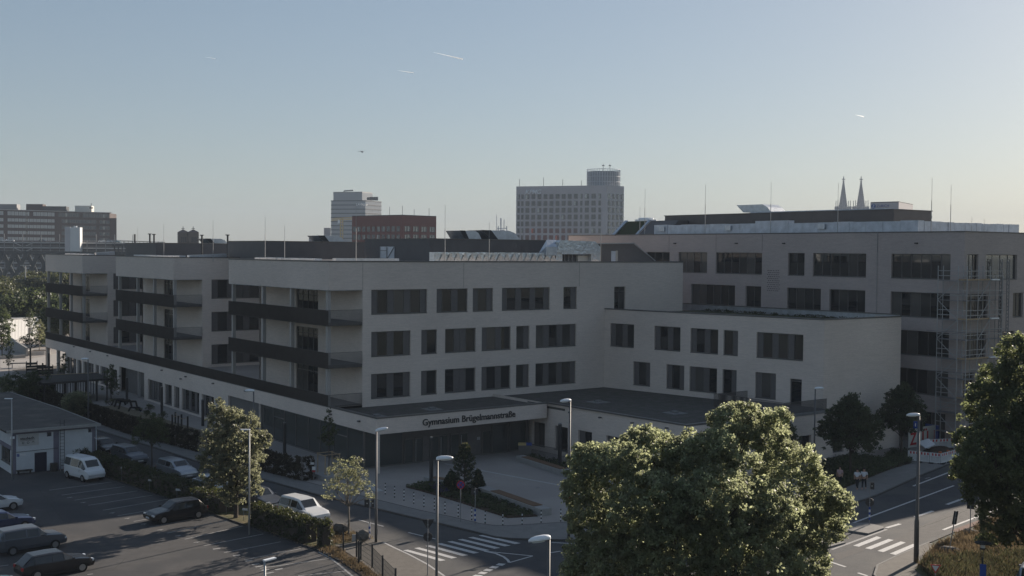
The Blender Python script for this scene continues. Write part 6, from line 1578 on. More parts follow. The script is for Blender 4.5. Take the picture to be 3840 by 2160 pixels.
link_mesh('lettering', text_mesh('lettering', 'staubach', .34, 'letter_dark', .005, .01, xs=1.0), sb, frame((tx0 - .02, WY - .062, 3.0)) @ UPRIGHT)
MB().box(tx0, tx0 + 1.2, WY - .068, WY - .061, 2.9, 2.93).part('underline', 'letter_dark', sb)
for i in range(3):
    cx = tx0 + .22 + i * .42; b = MB(); N_ = 16
    for k in range(N_):
        if i == 2 and k in (9, 10, 11, 12, 13): continue
        a, c = 2 * math.pi * k / N_, 2 * math.pi * (k + 1) / N_; P = lambda r, th: (cx + r * math.cos(th), WY - .066, 2.72 + r * math.sin(th)); b.quad(P(.1, a), P(.1, c), P(.065, c), P(.065, a))
    b.part('round_mark', 'letter_dark', sb)
pk = thing('parking_sign', 'small blue and white parking plate beside the workshop door', 'sign', (25.1, WY, 1.5)); MB().box(25.0, 25.2, WY - .06, WY - .031, 1.55, 1.78).part('blue_plate', 'sign_blue', pk); MB().box(25.22, 25.75, WY - .06, WY - .031, 1.6, 1.76).part('white_plate', 'sign_white', pk)
link_mesh('lettering', text_mesh('lettering', 'P', .2, 'sign_white', .003), pk, frame((25.05, WY - .063, 1.6)) @ UPRIGHT)
b = MB(); b.box(24.9, 26.2, WY - .6, WY - .15, .3, .38); b.box(25.0, 25.08, WY - .55, WY - .2, 0, .3); b.box(26.0, 26.08, WY - .55, WY - .2, 0, .3); b.top('garden_bench', 'wood_dark', 'low dark bench under the firm sign', 'bench')
b = MB(); b.box(27.75, 28.3, WY - .7, WY - .2, 0, .75); b.top('crate', 'wood_dark', 'brown crate standing right of the workshop door', 'crate', bevel=.03)
b = MB()
for x in (28.5, 29.1, 29.7): b.bar((x, 106.4, 0), (x, 106.4, 1.0), .05)
b.bar((28.5, 106.4, .95), (29.9, 106.4, .95), .06); b.bar((28.5, 106.4, .5), (29.9, 106.4, .5), .05); b.bar((28.6, 106.4, .55), (29.9, 106.2, .2), .05); b.top('steel_rack', 'steel_dull', 'low steel rail rack at the foot of the ladder', 'rack')
lp = MB().box(24.45, 24.75, WY - .35, WY - .15, 3.2, 3.4); lp.top('wall_light', 'lamp_shell', 'small light box at the left corner of the workshop', 'wall light')
# ------------------------------------------------------------------ cars
def car_mesh_set(L=4.3, W=1.78, H=1.46, style='hatch'):
    """stations (x, belt height, roof height, roof half width factor)"""
    if style == 'hatch': st = [(-.5, .62, .62), (-.485, .86, .86), (-.44, .93, 1.02), (-.34, .95, H * .985), (-.1, .93, H), (.06, .92, H * .975), (.2, .92, .98), (.28, .90, .90), (.42, .80, .80), (.485, .66, .66), (.5, .48, .48)]
    elif style == 'suv': st = [(-.5, .7, .7), (-.49, 1.0, 1.0), (-.465, 1.05, 1.3), (-.42, 1.06, H * .98), (-.1, 1.04, H), (.08, 1.03, H * .97), (.21, 1.02, 1.1), (.28, 1.0, 1.0), (.42, .92, .92), (.485, .76, .76), (.5, .5, .5)]
    elif style == 'van': st = [(-.5, .8, .8), (-.495, 1.1, H * .9), (-.48, 1.12, H * .98), (-.2, 1.12, H), (.12, 1.1, H), (.24, 1.08, H * .93), (.36, 1.04, 1.18), (.4, 1.0, 1.0), (.46, .9, .9), (.49, .7, .7), (.5, .5, .5)]
    else: st = [(-.5, .6, .6), (-.49, .88, .88), (-.42, .95, .95), (-.33, .96, 1.02), (-.2, .95, H * .97), (-.06, .94, H), (.06, .93, H * .97), (.2, .93, .98), (.28, .9, .9), (.43, .8, .8), (.5, .5, .5)]
    body = MB(); win = MB(); w2 = W / 2
    rings = []
    for i, (fx_, zb_, zr_) in enumerate(st):
        e = 1 - .16 * max(0, abs(fx_) - .4) / .1
        ww = w2 * e; cab = zr_ > zb_ + .04; rw = ww * (.76 if cab else .9)
        x = fx_ * L; zl_ = .3 if abs(fx_) < .49 else .4
        rings.append([(x, -ww * .94, zl_), (x, -ww, .55), (x, -ww * .98, zb_ - .02), (x, -rw * (1 if cab else 1), zr_ - (.05 if cab else -.0)), (x, -rw * .8, zr_ + (.0 if cab else .015)), (x, rw * .8, zr_ + (.0 if cab else .015)), (x, rw, zr_ - (.05 if cab else 0)), (x, ww * .98, zb_ - .02), (x, ww, .55), (x, ww * .94, zl_)])
    K = len(rings[0])
    for r_ in rings: body.v += r_
    for i in range(len(rings) - 1):
        for k in range(K - 1): body.f.append((i * K + k, i * K + k + 1, (i + 1) * K + k + 1, (i + 1) * K + k))
        body.f.append((i * K + K - 1, i * K, (i + 1) * K, (i + 1) * K + K - 1))
    body.f.append(tuple(range(K - 1, -1, -1))); body.f.append(tuple((len(rings) - 1) * K + k for k in range(K)))
    cabs = [i for i, s in enumerate(st) if s[2] > s[1] + .04]
    i0, i1 = cabs[0], cabs[-1]
    side = []; off = .012
    def P(i, k, o): v = Vector(rings[i][k]); c = Vector((v.x, 0, .9)); return tuple(v + (v - c).normalized() * o)
    for a, c in zip(cabs[:-1], cabs[1:]):
        for (k0, k1, sg) in ((2, 3, -1), (7, 6, 1)):
            lo0, hi0, lo1, hi1 = Vector(rings[a][k0]), Vector(rings[a][k1]), Vector(rings[c][k0]), Vector(rings[c][k1])
            if (hi0 - lo0).length < .12 and (hi1 - lo1).length < .12: continue
            g_ = .035; q = [lo0.lerp(lo1, g_).lerp(hi0.lerp(hi1, g_), .1), lo0.lerp(lo1, 1 - g_).lerp(hi0.lerp(hi1, 1 - g_), .1), lo0.lerp(lo1, 1 - g_).lerp(hi0.lerp(hi1, 1 - g_), .88), lo0.lerp(lo1, g_).lerp(hi0.lerp(hi1, g_), .88)]
            side.append([tuple(v + Vector((0, sg * off, .004))) for v in q])
    sm = MB()
    for q in side: sm.poly(q)
    ws_ = MB()
    def screen(a, c):
        lo0, lo1, hi0, hi1 = Vector(rings[a][4]), Vector(rings[a][5]), Vector(rings[c][4]), Vector(rings[c][5])
        q = [lo0.lerp(hi0, .08), lo1.lerp(hi1, .08), lo1.lerp(hi1, .9), lo0.lerp(hi0, .9)]; n = (q[1] - q[0]).cross(q[3] - q[0]).normalized(); n = n if n.z > 0 else -n
        return [tuple(v + n * .012) for v in q]
    fr = MB().poly(screen(i1 + 1 if st[i1][2] - st[i1][1] > .2 else i1, i1 if st[i1][2] - st[i1][1] > .2 else i1 - 1))
    rr_ = MB().poly(screen(i0 - 1 if i0 > 0 else i0, i0 + 1))
    return dict(body=body, side=sm, front=fr, rear=rr_, st=st, L=L, W=W)
WHEEL_T = MB().tube([(0, -.11, 0), (0, .11, 0)], .32, 18).mesh('tyre', 'rubber'); WHEEL_R = MB().tube([(0, -.12, 0), (0, .12, 0)], .2, 12).mesh('rim', 'rim')
def car(label, c, a, color, style='hatch', L=4.3, W=1.78, H=1.46, z=0.0, name='parked_car', cat='car', simple=False):
    S = car_mesh_set(L, W, H, style); t = thing(name, label, cat, (c[0], c[1], z), a, 'parked cars'); T = wm(t)
    S['body'].part('body', color, t, local=T, smooth=False, bevel=.045)
    for q in S['side'].f: MB().poly([S['side'].v[i] for i in q]).part('side_window', 'glass', t, local=T)
    S['front'].part('windscreen', 'glass', t, local=T); S['rear'].part('rear_window', 'glass', t, local=T)
    for x in (-.31 * L, .31 * L):
        for y in (-W / 2 + .1, W / 2 - .1):
            w_ = link_mesh('wheel', WHEEL_T, t, T @ Matrix.Translation((x, y, .32)))
            if not simple: link_mesh('rim', WHEEL_R, w_, T @ Matrix.Translation((x, y, .32)))
    if not simple:
        for y in (-W * .36, W * .36):
            MB().box(.462 * L, .487 * L, y - .16, y + .16, .6, .72).part('headlight', 'headlight', t, local=T)
            MB().box(-.5 * L - .01, -.485 * L, y - .12, y + .12, .66, .84).part('tail_light', 'taillight', t, local=T)
        MB().box(.498 * L, .503 * L, -.26, .26, .42, .53).part('number_plate', 'sign_white', t, local=T)
        for y in (-1, 1): MB().box(.17 * L, .2 * L, y * (W / 2 + .02) - .07, y * (W / 2 + .02) + .07, .92, 1.04).part('mirror', color, t, local=T)
        b = MB(); b.box(-.3 * L, .3 * L, -W / 2 + .05, W / 2 - .05, .18, .32); b.part('underbody', 'rubber', t, local=T)
    return t
STA = math.atan2(.55, 5.2)                                    # direction of the stall lines
car('dark car parked on the stalls in front of the hedge', c3(1770, 880), STA + math.pi, 'car_black', 'hatch', 4.4)
car('white van with a tall roof parked beside the workshop ladder', c3(850, 470), -1.35, 'car_white', 'van', 4.2, 1.85, 1.95)
car('black hatchback at the bottom left of the parking lot', at(205, 2150), STA, 'car_black', 'hatch', 4.4)
car('grey estate car behind the black hatchback on the left', at(110, 2062), STA, 'car_grey', 'suv', 4.4, 1.84, 1.66)
car('dark blue car at the left edge, behind the grey estate car', at(0, 1990), STA, 'car_blue', 'sedan', 4.5)
car('white car at the far left edge of the parking lot', at(-30, 1915), STA, 'car_white', 'hatch', 4.1)
car('light blue car cut by the bottom left corner', at(-75, 2240), STA, 'car_teal', 'hatch', 4.2)
RD = math.atan2(-7, 1.1)
car('white people carrier parked at the kerb behind the hedge, lit by the sun', (38.0, 77.2), RD, 'car_white', 'suv', 4.5, 1.85, 1.7)
car('dark grey low car parked behind the sunlit tree', (37.3, 83.4), RD, 'car_grey', 'sedan', 4.5)
car('silver car whose bonnet shows between hedge and sunlit tree', (36.4, 90.5), RD, 'car_silver', 'sedan', 4.5)
car('silver estate car parked along the street behind the long hedge', at(662, 1790), RD, 'car_silver', 'suv', 4.5, 1.8, 1.6)
car('grey car parked along the street left of the silver estate car', at(484, 1735), RD, 'car_grey', 'suv', 4.5, 1.8, 1.6)
car('dark car parked farthest up the street beside the workshop', at(390, 1698), RD, 'car_black', 'hatch', 4.2)
car('pale car roof at the bottom right corner behind the grass', at(3880, 2200), .4, 'car_silver', 'hatch', 4.2)

# ------------------------------------------------------------------ people on the side street pavement
def limb(b_pts, radii, name, m, parent, T, sub=1):
    me = bpy.data.meshes.new(name); vs = [p[1] for p in b_pts]; es = [(p[0], i) for i, p in enumerate(b_pts) if p[0] is not None]
    me.from_pydata(vs, es, []); me.materials.append(MATS[m]); o = bpy.data.objects.new(name, me); put(o, parent, T)
    md = o.modifiers.new('skin', 'SKIN'); lay = me.skin_vertices[0].data if me.skin_vertices else None
    return o, md, radii
def person(label, c, a, shirt, trousers, step=.25, h=1.75):
    t = thing('person', label, 'person', (c[0], c[1], .1), a, 'people walking on the pavement'); T = wm(t) @ Matrix.Scale(h / 1.75, 4)
    J = [(None, (0, 0, .95), .13), (0, (0, 0, 1.15), .13), (1, (0, 0, 1.38), .15), (2, (0, 0, 1.5), .06), (3, (.01, 0, 1.6), .085), (4, (.015, 0, 1.7), .085), (5, (.01, 0, 1.75), .05),
         (2, (0, .19, 1.4), .065), (7, (-.03, .25, 1.15), .045), (8, (.06, .24, .92), .035), (9, (.09, .23, .82), .04), (2, (0, -.19, 1.4), .065), (11, (.02, -.25, 1.15), .045), (12, (.1, -.22, .93), .035), (13, (.13, -.21, .83), .04),
         (0, (.02, .1, .88), .1), (15, (step * .6, .1, .5), .065), (16, (step, .1, .09), .045), (17, (step + .14, .11, .04), .04), (0, (-.02, -.1, .88), .1), (19, (-step * .3, -.1, .5), .065), (20, (-step, -.1, .12), .045), (21, (-step + .13, -.11, .05), .04)]
    def skin(name, J, m, ratio=1.0):
        me = bpy.data.meshes.new(name); me.from_pydata([j[1] for j in J], [(j[0], i) for i, j in enumerate(J) if j[0] is not None], []); me.materials.append(MATS[m])
        o = bpy.data.objects.new(name, me); put(o, t, T)
        bm = bmesh.new(); bm.from_mesh(me); lay = bm.verts.layers.skin.verify(); bm.verts.ensure_lookup_table()
        for i, j in enumerate(J): bm.verts[i][lay].radius = (j[2] * ratio, j[2] * ratio); bm.verts[i][lay].use_root = (i == 0)
        bm.to_mesh(me); bm.free()
        o.modifiers.new('skin', 'SKIN'); s = o.modifiers.new('subsurf', 'SUBSURF'); s.levels = 1; s.render_levels = 1
        return o
    skin('body', J, 'skin')
    S = [(None, (0, 0, 1.0), .15), (0, (0, 0, 1.15), .155), (1, (0, 0, 1.38), .17), (2, (0, 0, 1.46), .08), (2, (0, .2, 1.4), .085), (4, (-.02, .25, 1.2), .065), (2, (0, -.2, 1.4), .085), (6, (.01, -.25, 1.2), .065)]
    skin('shirt', S, shirt)
    P = [(None, (0, 0, .97), .15), (0, (.02, .1, .86), .115), (1, (step * .6, .1, .5), .08), (2, (step, .1, .12), .06), (0, (-.02, -.1, .86), .115), (4, (-step * .3, -.1, .5), .08), (5, (-step, -.1, .15), .06)]
    skin('trousers', P, trousers)
    b = MB(); N_ = 10
    for j in range(5):
        th = j / 4 * math.pi / 2
        for i in range(N_): ph = 2 * math.pi * i / N_; b.v.append((-.01 + .1 * math.cos(th) * math.cos(ph), .092 * math.cos(th) * math.sin(ph), 1.67 + .12 * math.sin(th)))
    for j in range(4):
        for i in range(N_): b.f.append((j * N_ + i, j * N_ + (i + 1) % N_, (j + 1) * N_ + (i + 1) % N_, (j + 1) * N_ + i))
    b.part('hair', 'hair', t, local=T, smooth=True)
    b = MB(); b.v = [(.1, -.015, 1.66), (.1, .015, 1.66), (.1, 0, 1.7), (.125, 0, 1.655)]; b.f = [(0, 1, 3), (1, 2, 3), (2, 0, 3)]; b.part('nose', 'skin', t, local=T)
    return t
wa = math.atan2(-.25, -1)
person('person in a pale pink top walking along the ground cover, nearest the big tree', zh(600, 745, .1), wa, 'cloth_pink', 'cloth_dark')
person('person in a white shirt and dark trousers, left one of the pair', zh(862, 785, .1), wa, 'cloth_white', 'cloth_dark', .2)
person('person in a white shirt and dark trousers, right one of the pair', zh(965, 785, .1), wa + .2, 'cloth_white', 'cloth_dark', -.24, 1.8)

# ------------------------------------------------------------------ far buildings
def far_block(name, label, cat, corner, D, yb_src, w_left, w_right, z_top, rot, m, **k): pass
def facade_windows(parent, T, x0, dx, nx, z0, dz_, nz, w, h, pat='GG', gm='glass_far', depth=.25, fm='frame', skip=(), name='window'):
    """one window mesh, copied bay by bay; each is a part of the building with its panes"""
    b = MB(); b.box(0, w, 0, .12, 0, .12); b.box(0, w, 0, .12, h - .12, h)
    n = len(pat); xs = [w * i / n for i in range(n + 1)]
    for x in xs: b.box(max(0, x - .07), min(w, x + .07), .001, .119, .12, h - .12)
    me = b.mesh(name, fm); pm_ = {}
    for j in range(nz):
        for i in range(nx):
            if (i, j) in skip: continue
            TT = T @ Matrix.Translation((x0 + i * dx, -.14, z0 + j * dz_))
            o = link_mesh(name, me, parent, TT)
            rv = (i * 7 + j * 13 + i * j) % 11
            for q, ch in enumerate(pat):
                g = gm if ch == 'G' else ('blind' if rv < 2 else gm) if ch == 'R' else 'glass_sky' if ch == 'S' else 'frame'
                if ch == 'G' and rv == 5 and q % 2 == 0: g = 'glass_sky'
                link_mesh('pane', unit_box(w / n - .14, .05, h - .24, g, 'pane'), o, TT @ Matrix.Translation((xs[q] + .07, .04, .12)))
def box_building(name, label, cat, T, w, d, z0, z1, m, roof='roof_pale'):
    """T: frame at the front left base corner, -Y outwards"""
    t = bpy.data.objects.new(name, None); put(t, None, T); tag(t, label, cat)
    MB().box(0, w, 0, d, z0, z1).part('wall', m, t, local=T); MB().box(-.2, w + .2, -.2, d + .2, z1, z1 + .4).part('roof', roof, t, local=T)
    return t
# pale office tower block with the firm's letters
D = 617.0; pL = deep(1935.5, 800, D + 18); pC = deep(2275, 800, D); pR = deep(2339, 800, D + 9)
aL = math.atan2(pC[1] - pL[1], pC[0] - pL[0]); wL = math.hypot(pC[0] - pL[0], pC[1] - pL[1]); aR = math.atan2(pR[1] - pC[1], pR[0] - pC[0]); wR = math.hypot(pR[0] - pC[0], pR[1] - pC[1])
zt = deep(2275, 695, D)[2]
kp = thing('office_block', 'pale stone office block lettered KPMG with a round tower on top', 'office building', (pC[0], pC[1], 0))
MB().prism([pL[:2], pC[:2], pR[:2], (pR[0] - (pC[0] - pL[0]), pR[1] - (pC[1] - pL[1]))], 0, zt).part('wall', 'kp_stone', kp)
Tk = frame((pL[0], pL[1], 0), aL); Tk2 = frame((pC[0], pC[1], 0), aR)
fl = 3.72; zw = deep(2275, 725, D)[2] - 2.75
bw = wL / 14.6
facade_windows(kp, Tk, bw * .22, bw * .62, 2, zw - fl * 8, fl, 9, bw * .38, 2.6, 'GG')
facade_windows(kp, Tk, bw * 1.55, bw * .98, 9, zw - fl * 8, fl, 9, bw * .62, 2.6, 'GG')
facade_windows(kp, Tk, bw * 10.4, bw, 1, zw - fl * 8, fl, 9, bw * .36, 2.6, 'GG'); facade_windows(kp, Tk, bw * 11.15, bw * 1.05, 2, zw - fl * 8, fl, 9, bw * .66, 2.6, 'GG'); facade_windows(kp, Tk, bw * 13.3, bw, 1, zw - fl * 8, fl, 9, bw * .4, 2.6, 'GG')
facade_windows(kp, Tk2, wR * .07, wR * .245, 4, zw - fl * 8, fl, 9, wR * .15, 2.6, 'GS')
link_mesh('lettering', text_mesh('lettering', 'KPMG', 3.4, 'lamp_shell', .15, .04, shear=.25), kp, Tk @ Matrix.Translation((bw * 1.5, -.4, zw + 2.75)) @ UPRIGHT)
tcx = deep(2263, 690, D + 22); rT = 62 / 4318.65 * (D + 22)
b = MB(); b.disc(tcx[:2], rT, zt, zt + 8.6, 40); tw = b.part('round_tower', 'tower_glass', kp); b = MB()
for i in range(40): a = 2 * math.pi * i / 40; b.bar((tcx[0] + rT * math.cos(a), tcx[1] + rT * math.sin(a), zt + .1), (tcx[0] + rT * math.cos(a), tcx[1] + rT * math.sin(a), zt + 9.8), .18)
for z in (2.9, 5.8, 9.8): b.tube([(tcx[0] + (rT + .1) * math.cos(2 * math.pi * i / 40), tcx[1] + (rT + .1) * math.sin(2 * math.pi * i / 40), zt + z) for i in range(41)], .12, 4)
b.part('fins', 'zinc_pale', tw)
b = MB()
for x, h_ in ((1948, 4), (2038, 5), (2110, 4), (2180, 3.5)): p = deep(x, 690, D + 16); b.tube([(p[0], p[1], zt), (p[0], p[1], zt + h_)], .12, 5)
for x in (2262, 2287): p = deep(x, 640, D + 20); b.tube([(p[0], p[1], zt + 8.6), (p[0], p[1], zt + 13)], .12, 5); b.bar((p[0] - .8, p[1], zt + 12), (p[0] + .8, p[1], zt + 12), .4)
b.part('roof_mast', 'steel_dark', kp)
# glass tower with dark floor bands
D = 1090.0; tL, tC, tR = deep(1242, 760, D + 10), deep(1370, 760, D), deep(1430, 760, D + 25)
lx = thing('glass_tower', 'distant grey glass tower with dark floor bands and small letters', 'office tower', (tC[0], tC[1], 0))
def band_tower(parent, P, z0, z1, step, m, bm_, z_first=0):
    b = MB(); b.prism(P, z0, z1); w = b.part('glass_wall', m, parent)
    cx = sum(p[0] for p in P) / len(P); cy = sum(p[1] for p in P) / len(P); z = z1; b = []
    while z > z0 + 2:
        q = [(cx + (p[0] - cx) * 1.012, cy + (p[1] - cy) * 1.012) for p in P]; MB().prism(q, z - .9, z).part('floor_band', bm_, parent); z -= step
def rhomb(l, c, r_): return [l[:2], c[:2], r_[:2], (l[0] + r_[0] - c[0], l[1] + r_[1] - c[1])]
z1_ = deep(1370, 751, D)[2]; band_tower(lx, rhomb(tL, tC, tR), 0, z1_, 3.95, 'tower_glass', 'steel_dark')
uL, uC, uR = deep(1250, 760, D + 12), deep(1358, 760, D + 3), deep(1397, 760, D + 22); z2_ = deep(1370, 722, D)[2]
MB().prism(rhomb(uL, uC, uR), z1_, z2_).part('upper_storeys', 'tower_glass', lx); MB().prism([(p[0], p[1]) for p in rhomb(uL, uC, uR)], z2_, z2_ + .9).part('roof', 'steel_dull', lx)
aX = math.atan2(tC[1] - tL[1], tC[0] - tL[0]); p = deep(1336, 771, D - 3); link_mesh('lettering', text_mesh('lettering', 'LANXESS', 3.0, 'lamp_shell', .1, .02, xs=.95), lx, frame((p[0], p[1], p[2]), aX) @ UPRIGHT)
aX2 = math.atan2(tR[1] - tC[1], tR[0] - tC[0]); p = deep(1372, 773, D - 3)
b = MB(); q0, q1 = deep(1290, 716, D + 10), deep(1325, 714, D + 10); b.bar(q0, q1, 1.2); b.bar((q0[0], q0[1], z2_), q0, .8); q = deep(1320, 720, D + 10); b.bar((q[0], q[1], z2_), q, 1.5)
b.part('facade_crane', 'steel_dull', lx)
for x, s_ in ((1382, 1.3), (1395, 1.6), (1410, 1.7)): p = deep(x, 745, D + 2); MB().box(p[0] - s_, p[0] + s_, p[1] - 1, p[1] + 1, p[2] - s_, p[2] + s_).part('roof_plant', 'sign_back', lx)
# yellow tower crane in front of it
D = 900.0; cb, ct = deep(1281, 900, D), deep(1281, 826, D); jl, jr = deep(1243, 827, D), deep(1325, 822, D)
cr_ = thing('tower_crane', 'yellow tower crane in front of the glass tower', 'crane', (cb[0], cb[1], 0)); b = MB()
for dx in (-1.1, 1.1): b.bar((cb[0] + dx, cb[1], 0), (cb[0] + dx, cb[1], ct[2] + 2), .6)
z = 1
while z < ct[2]: b.bar((cb[0] - 1.1, cb[1], z), (cb[0] + 1.1, cb[1], z + 2.2), .3); b.bar((cb[0] + 1.1, cb[1], z), (cb[0] - 1.1, cb[1], z + 2.2), .3); z += 2.2
b.part('mast', 'crane_yellow', cr_); b = MB(); b.bar(jl, jr, .5); b.bar((jl[0], jl[1], jl[2] + 1.6), (jr[0], jr[1], jr[2] + 1.6), .4)
for i in range(12): q = Vector(jl).lerp(Vector(jr), i / 12); r_ = Vector(jl).lerp(Vector(jr), (i + .5) / 12); b.bar(q, r_ + Vector((0, 0, 1.6)), .25); b.bar(r_ + Vector((0, 0, 1.6)), Vector(jl).lerp(Vector(jr), (i + 1) / 12), .25)
b.part('jib', 'crane_yellow', cr_); p = deep(1271, 831, D); MB().box(p[0] - 1.2, p[0] + 1.2, p[1] - 1.5, p[1] - .3, p[2] - 1.5, p[2] + 1.3).part('cabin', 'lamp_shell', cr_)
# red brick office block
D = 515.0; rL, rC, rR = deep(1320, 850, D + 22), deep(1507, 850, D), deep(1636, 850, D + 16)
rk = thing('brick_block', 'dark red brick office block with two window rows showing', 'office building', (rC[0], rC[1], 0)); zt = deep(1507, 808, D)[2]
MB().prism(rhomb(rL, rC, rR), 0, zt).part('wall', 'brick_red', rk); MB().prism([(p[0] * 1.0004, p[1] * 1.0004) for p in rhomb(rL, rC, rR)], zt, zt + .35).part('roof_edge', 'steel_dark', rk)
aL = math.atan2(rC[1] - rL[1], rC[0] - rL[0]); wL = math.hypot(rC[0] - rL[0], rC[1] - rL[1]); aR = math.atan2(rR[1] - rC[1], rR[0] - rC[0]); wR = math.hypot(rR[0] - rC[0], rR[1] - rC[1])
zw = deep(1507, 868, D)[2]
facade_windows(rk, frame((rL[0], rL[1], 0), aL), wL * .02, wL * .098, 10, zw - 3.7 * 3, 3.7, 4, wL * .062, 2.35, 'GR')
facade_windows(rk, frame((rC[0], rC[1], 0), aR), wR * .08, wR * .24, 4, zw - 3.7 * 3, 3.7, 4, wR * .155, 2.45, 'SGSG')
b = MB()
for x, h_ in ((1461, 4), (1509, 4.5), (1553, 3), (1609, 3.5)): p = deep(x, 808, D + 4); b.tube([(p[0], p[1], zt), (p[0], p[1], zt + h_)], .09, 5)
b.part('roof_mast', 'steel_dark', rk)
# cathedral spires
D = 2005.0
cat_ = None
for k, (x, lb) in enumerate(((3161.5, 'left of the two openwork cathedral spires behind the roofs'), (3227.5, 'right of the two openwork cathedral spires behind the roofs'))):
    p = deep(x, 780, D); zt = deep(x, 662, D)[2]; zb_ = deep(x, 787, D)[2]; t = thing('cathedral_spire', lb, 'spire', (p[0], p[1], 0), 0, 'the two cathedral spires')
    W_ = 15.0; b = MB(); N_ = 8; zc0 = zb_ - 3; zc1 = zt - 13
    for i in range(N_):
        a, c = 2 * math.pi * (i + .5) / N_, 2 * math.pi * (i + 1.5) / N_; r0, r1 = W_ / 2 * 1.04, .5
        P = lambda r_, th, z: (p[0] + r_ * math.cos(th), p[1] + r_ * math.sin(th), z)
        b.bar(P(r0, a, zc0), P(r1, a, zc1 + 4), .9)
        for j in range(15):                        # crockets
            u = j / 15; rr_ = r0 + (r1 - r0) * u; z = zc0 + (zc1 - zc0) * u; b.bar(P(rr_, a, z), P(rr_ + 1.1, a, z + 1.4), .7)
    b.part('spire_ribs', 'slate', t)
    b = MB()
    for i in range(N_):                            # pierced infill: bands with openings between
        a, c = 2 * math.pi * (i + .5) / N_, 2 * math.pi * (i + 1.5) / N_
        us = [0, .06, .15, .19, .28, .32, .41, .45, .54, .58, .68, .72, .82, 1.0]
        for j in range(0, len(us) - 1):
            u0, u1 = us[j], us[j + 1]; R_ = lambda u: W_ / 2 + (.5 - W_ / 2) * u; Z_ = lambda u: zc0 + (zc1 - zc0) * u
            A0, A1, B0, B1 = Vector(P(R_(u0), a, Z_(u0))), Vector(P(R_(u0), c, Z_(u0))), Vector(P(R_(u1), a, Z_(u1))), Vector(P(R_(u1), c, Z_(u1)))
            if j % 2 == 0: b.quad(tuple(A0), tuple(A1), tuple(B1), tuple(B0))
            else:
                b.quad(tuple(A0), tuple(A0.lerp(A1, .36)), tuple(B0.lerp(B1, .36)), tuple(B0)); b.quad(tuple(A0.lerp(A1, .64)), tuple(A1), tuple(B1), tuple(B0.lerp(B1, .64)))
    b.part('tracery', 'spire_stone', t)
    b = MB(); b.bar((p[0], p[1], zc1), (p[0], p[1], zt), 1.1); b.bar((p[0] - 2.4, p[1] + 1.5, zt - 5), (p[0] + 2.4, p[1] - 1.5, zt - 5), 1.4); b.bar((p[0] - 1.6, p[1] + 1, zt - 8.5), (p[0] + 1.6, p[1] - 1, zt - 8.5), 1.2); b.part('finial', 'steel_dark', t)
    for s_ in (-1, 1):
        for dd in (-1, 1):
            q = (p[0] + s_ * 10.8 * RT[0] + dd * 6 * FW[0], p[1] + s_ * 10.8 * RT[1] + dd * 6 * FW[1]); b = MB(); b.bar((*q, zb_ - 30), (*q, zb_ + 6), 3.2); b.bar((*q, zb_ + 6), (*q, zb_ + 16), .8); b.part('pinnacle', 'spire_stone', t)
    MB().box(p[0] - 13, p[0] + 13, p[1] - 13, p[1] + 13, 0, zb_ - 2).part('tower', 'church_stone', t)
# far building with a round blue mark
D = 420.0; zL, zC, zR = deep(3264, 780, D), deep(3370, 780, D - 8), deep(3423, 780, D + 14); zt = deep(3264, 761, D)[2]
zu = thing('insurance_building', 'far beige flat building with a round blue mark right of the spires', 'office building', (zC[0], zC[1], 0)); MB().prism(rhomb(zL, zC, zR), 0, zt).part('wall', 'brown_stone' if 0 else 'kp_stone', zu)
MB().prism(rhomb(zL, zC, zR), zt, zt + .3).part('roof_edge', 'steel_dark', zu)
aZ = math.atan2(zC[1] - zL[1], zC[0] - zL[0]); q = deep(3276, 773, D - 1); Tz = frame(q, aZ); b = MB(); b.poly([(.9 * math.cos(i * .3927), -.1, .9 * math.sin(i * .3927)) for i in range(16)]); b.part('round_mark', 'sign_blue', zu, local=Tz)
link_mesh('lettering', text_mesh('lettering', 'Z', 1.5, 'lamp_shell', .02), zu, Tz @ Matrix.Translation((-.45, -.2, -.5)) @ UPRIGHT); link_mesh('lettering', text_mesh('lettering', 'ZURICH', 1.35, 'sign_blue', .02), zu, Tz @ Matrix.Translation((1.3, -.2, -.45)) @ UPRIGHT)
# romanesque church towers
D = 520.0
for k, (x, lb) in enumerate(((686.5, 'left of the twin square church towers with pyramid roofs'), (724.5, 'right of the twin square church towers with pyramid roofs'))):
    p = deep(x, 900, D); ze = deep(x, 871, D)[2]; zp = deep(x, 860, D)[2]; zc_t = deep(x, 849, D)[2]; w = 18.3 / 4318.65 * D; a = -.25
    t = thing('church_tower', lb, 'church tower', (p[0], p[1], 0), a, 'twin church towers'); T = wm(t)
    MB().box(-w, w, -w, w, 0, ze).part('wall', 'church_stone', t, local=T)
    b = MB(); b.v = [(-w * 1.06, -w * 1.06, ze), (w * 1.06, -w * 1.06, ze), (w * 1.06, w * 1.06, ze), (-w * 1.06, w * 1.06, ze), (0, 0, zp)]; b.f = [(0, 1, 4), (1, 2, 4), (2, 3, 4), (3, 0, 4), (3, 2, 1, 0)]; b.part('roof', 'slate', t, local=T)
    b = MB(); b.bar((0, 0, zp), (0, 0, zc_t), .25); b.bar((-.7, 0, zc_t - 1), (.7, 0, zc_t - 1), .25); b.part('cross', 'steel_dark', t, local=T)
    for side in range(2):
        Ts = T @ Matrix.Rotation(-math.pi / 2 * side, 4, 'Z')
        for i in range(3):
            x0 = -w * .45 + i * w * .38; MB().box(x0, x0 + w * .22, -w - .06, -w - .005, ze - 4.6, ze - 2.2).part('belfry_opening', 'sign_back', t, local=Ts)
        MB().box(-w * 1.01, w * 1.01, -w * 1.03, -w * 1.003, ze - 5.6, ze - 5.2).part('string_course', 'far_stone', t, local=Ts)
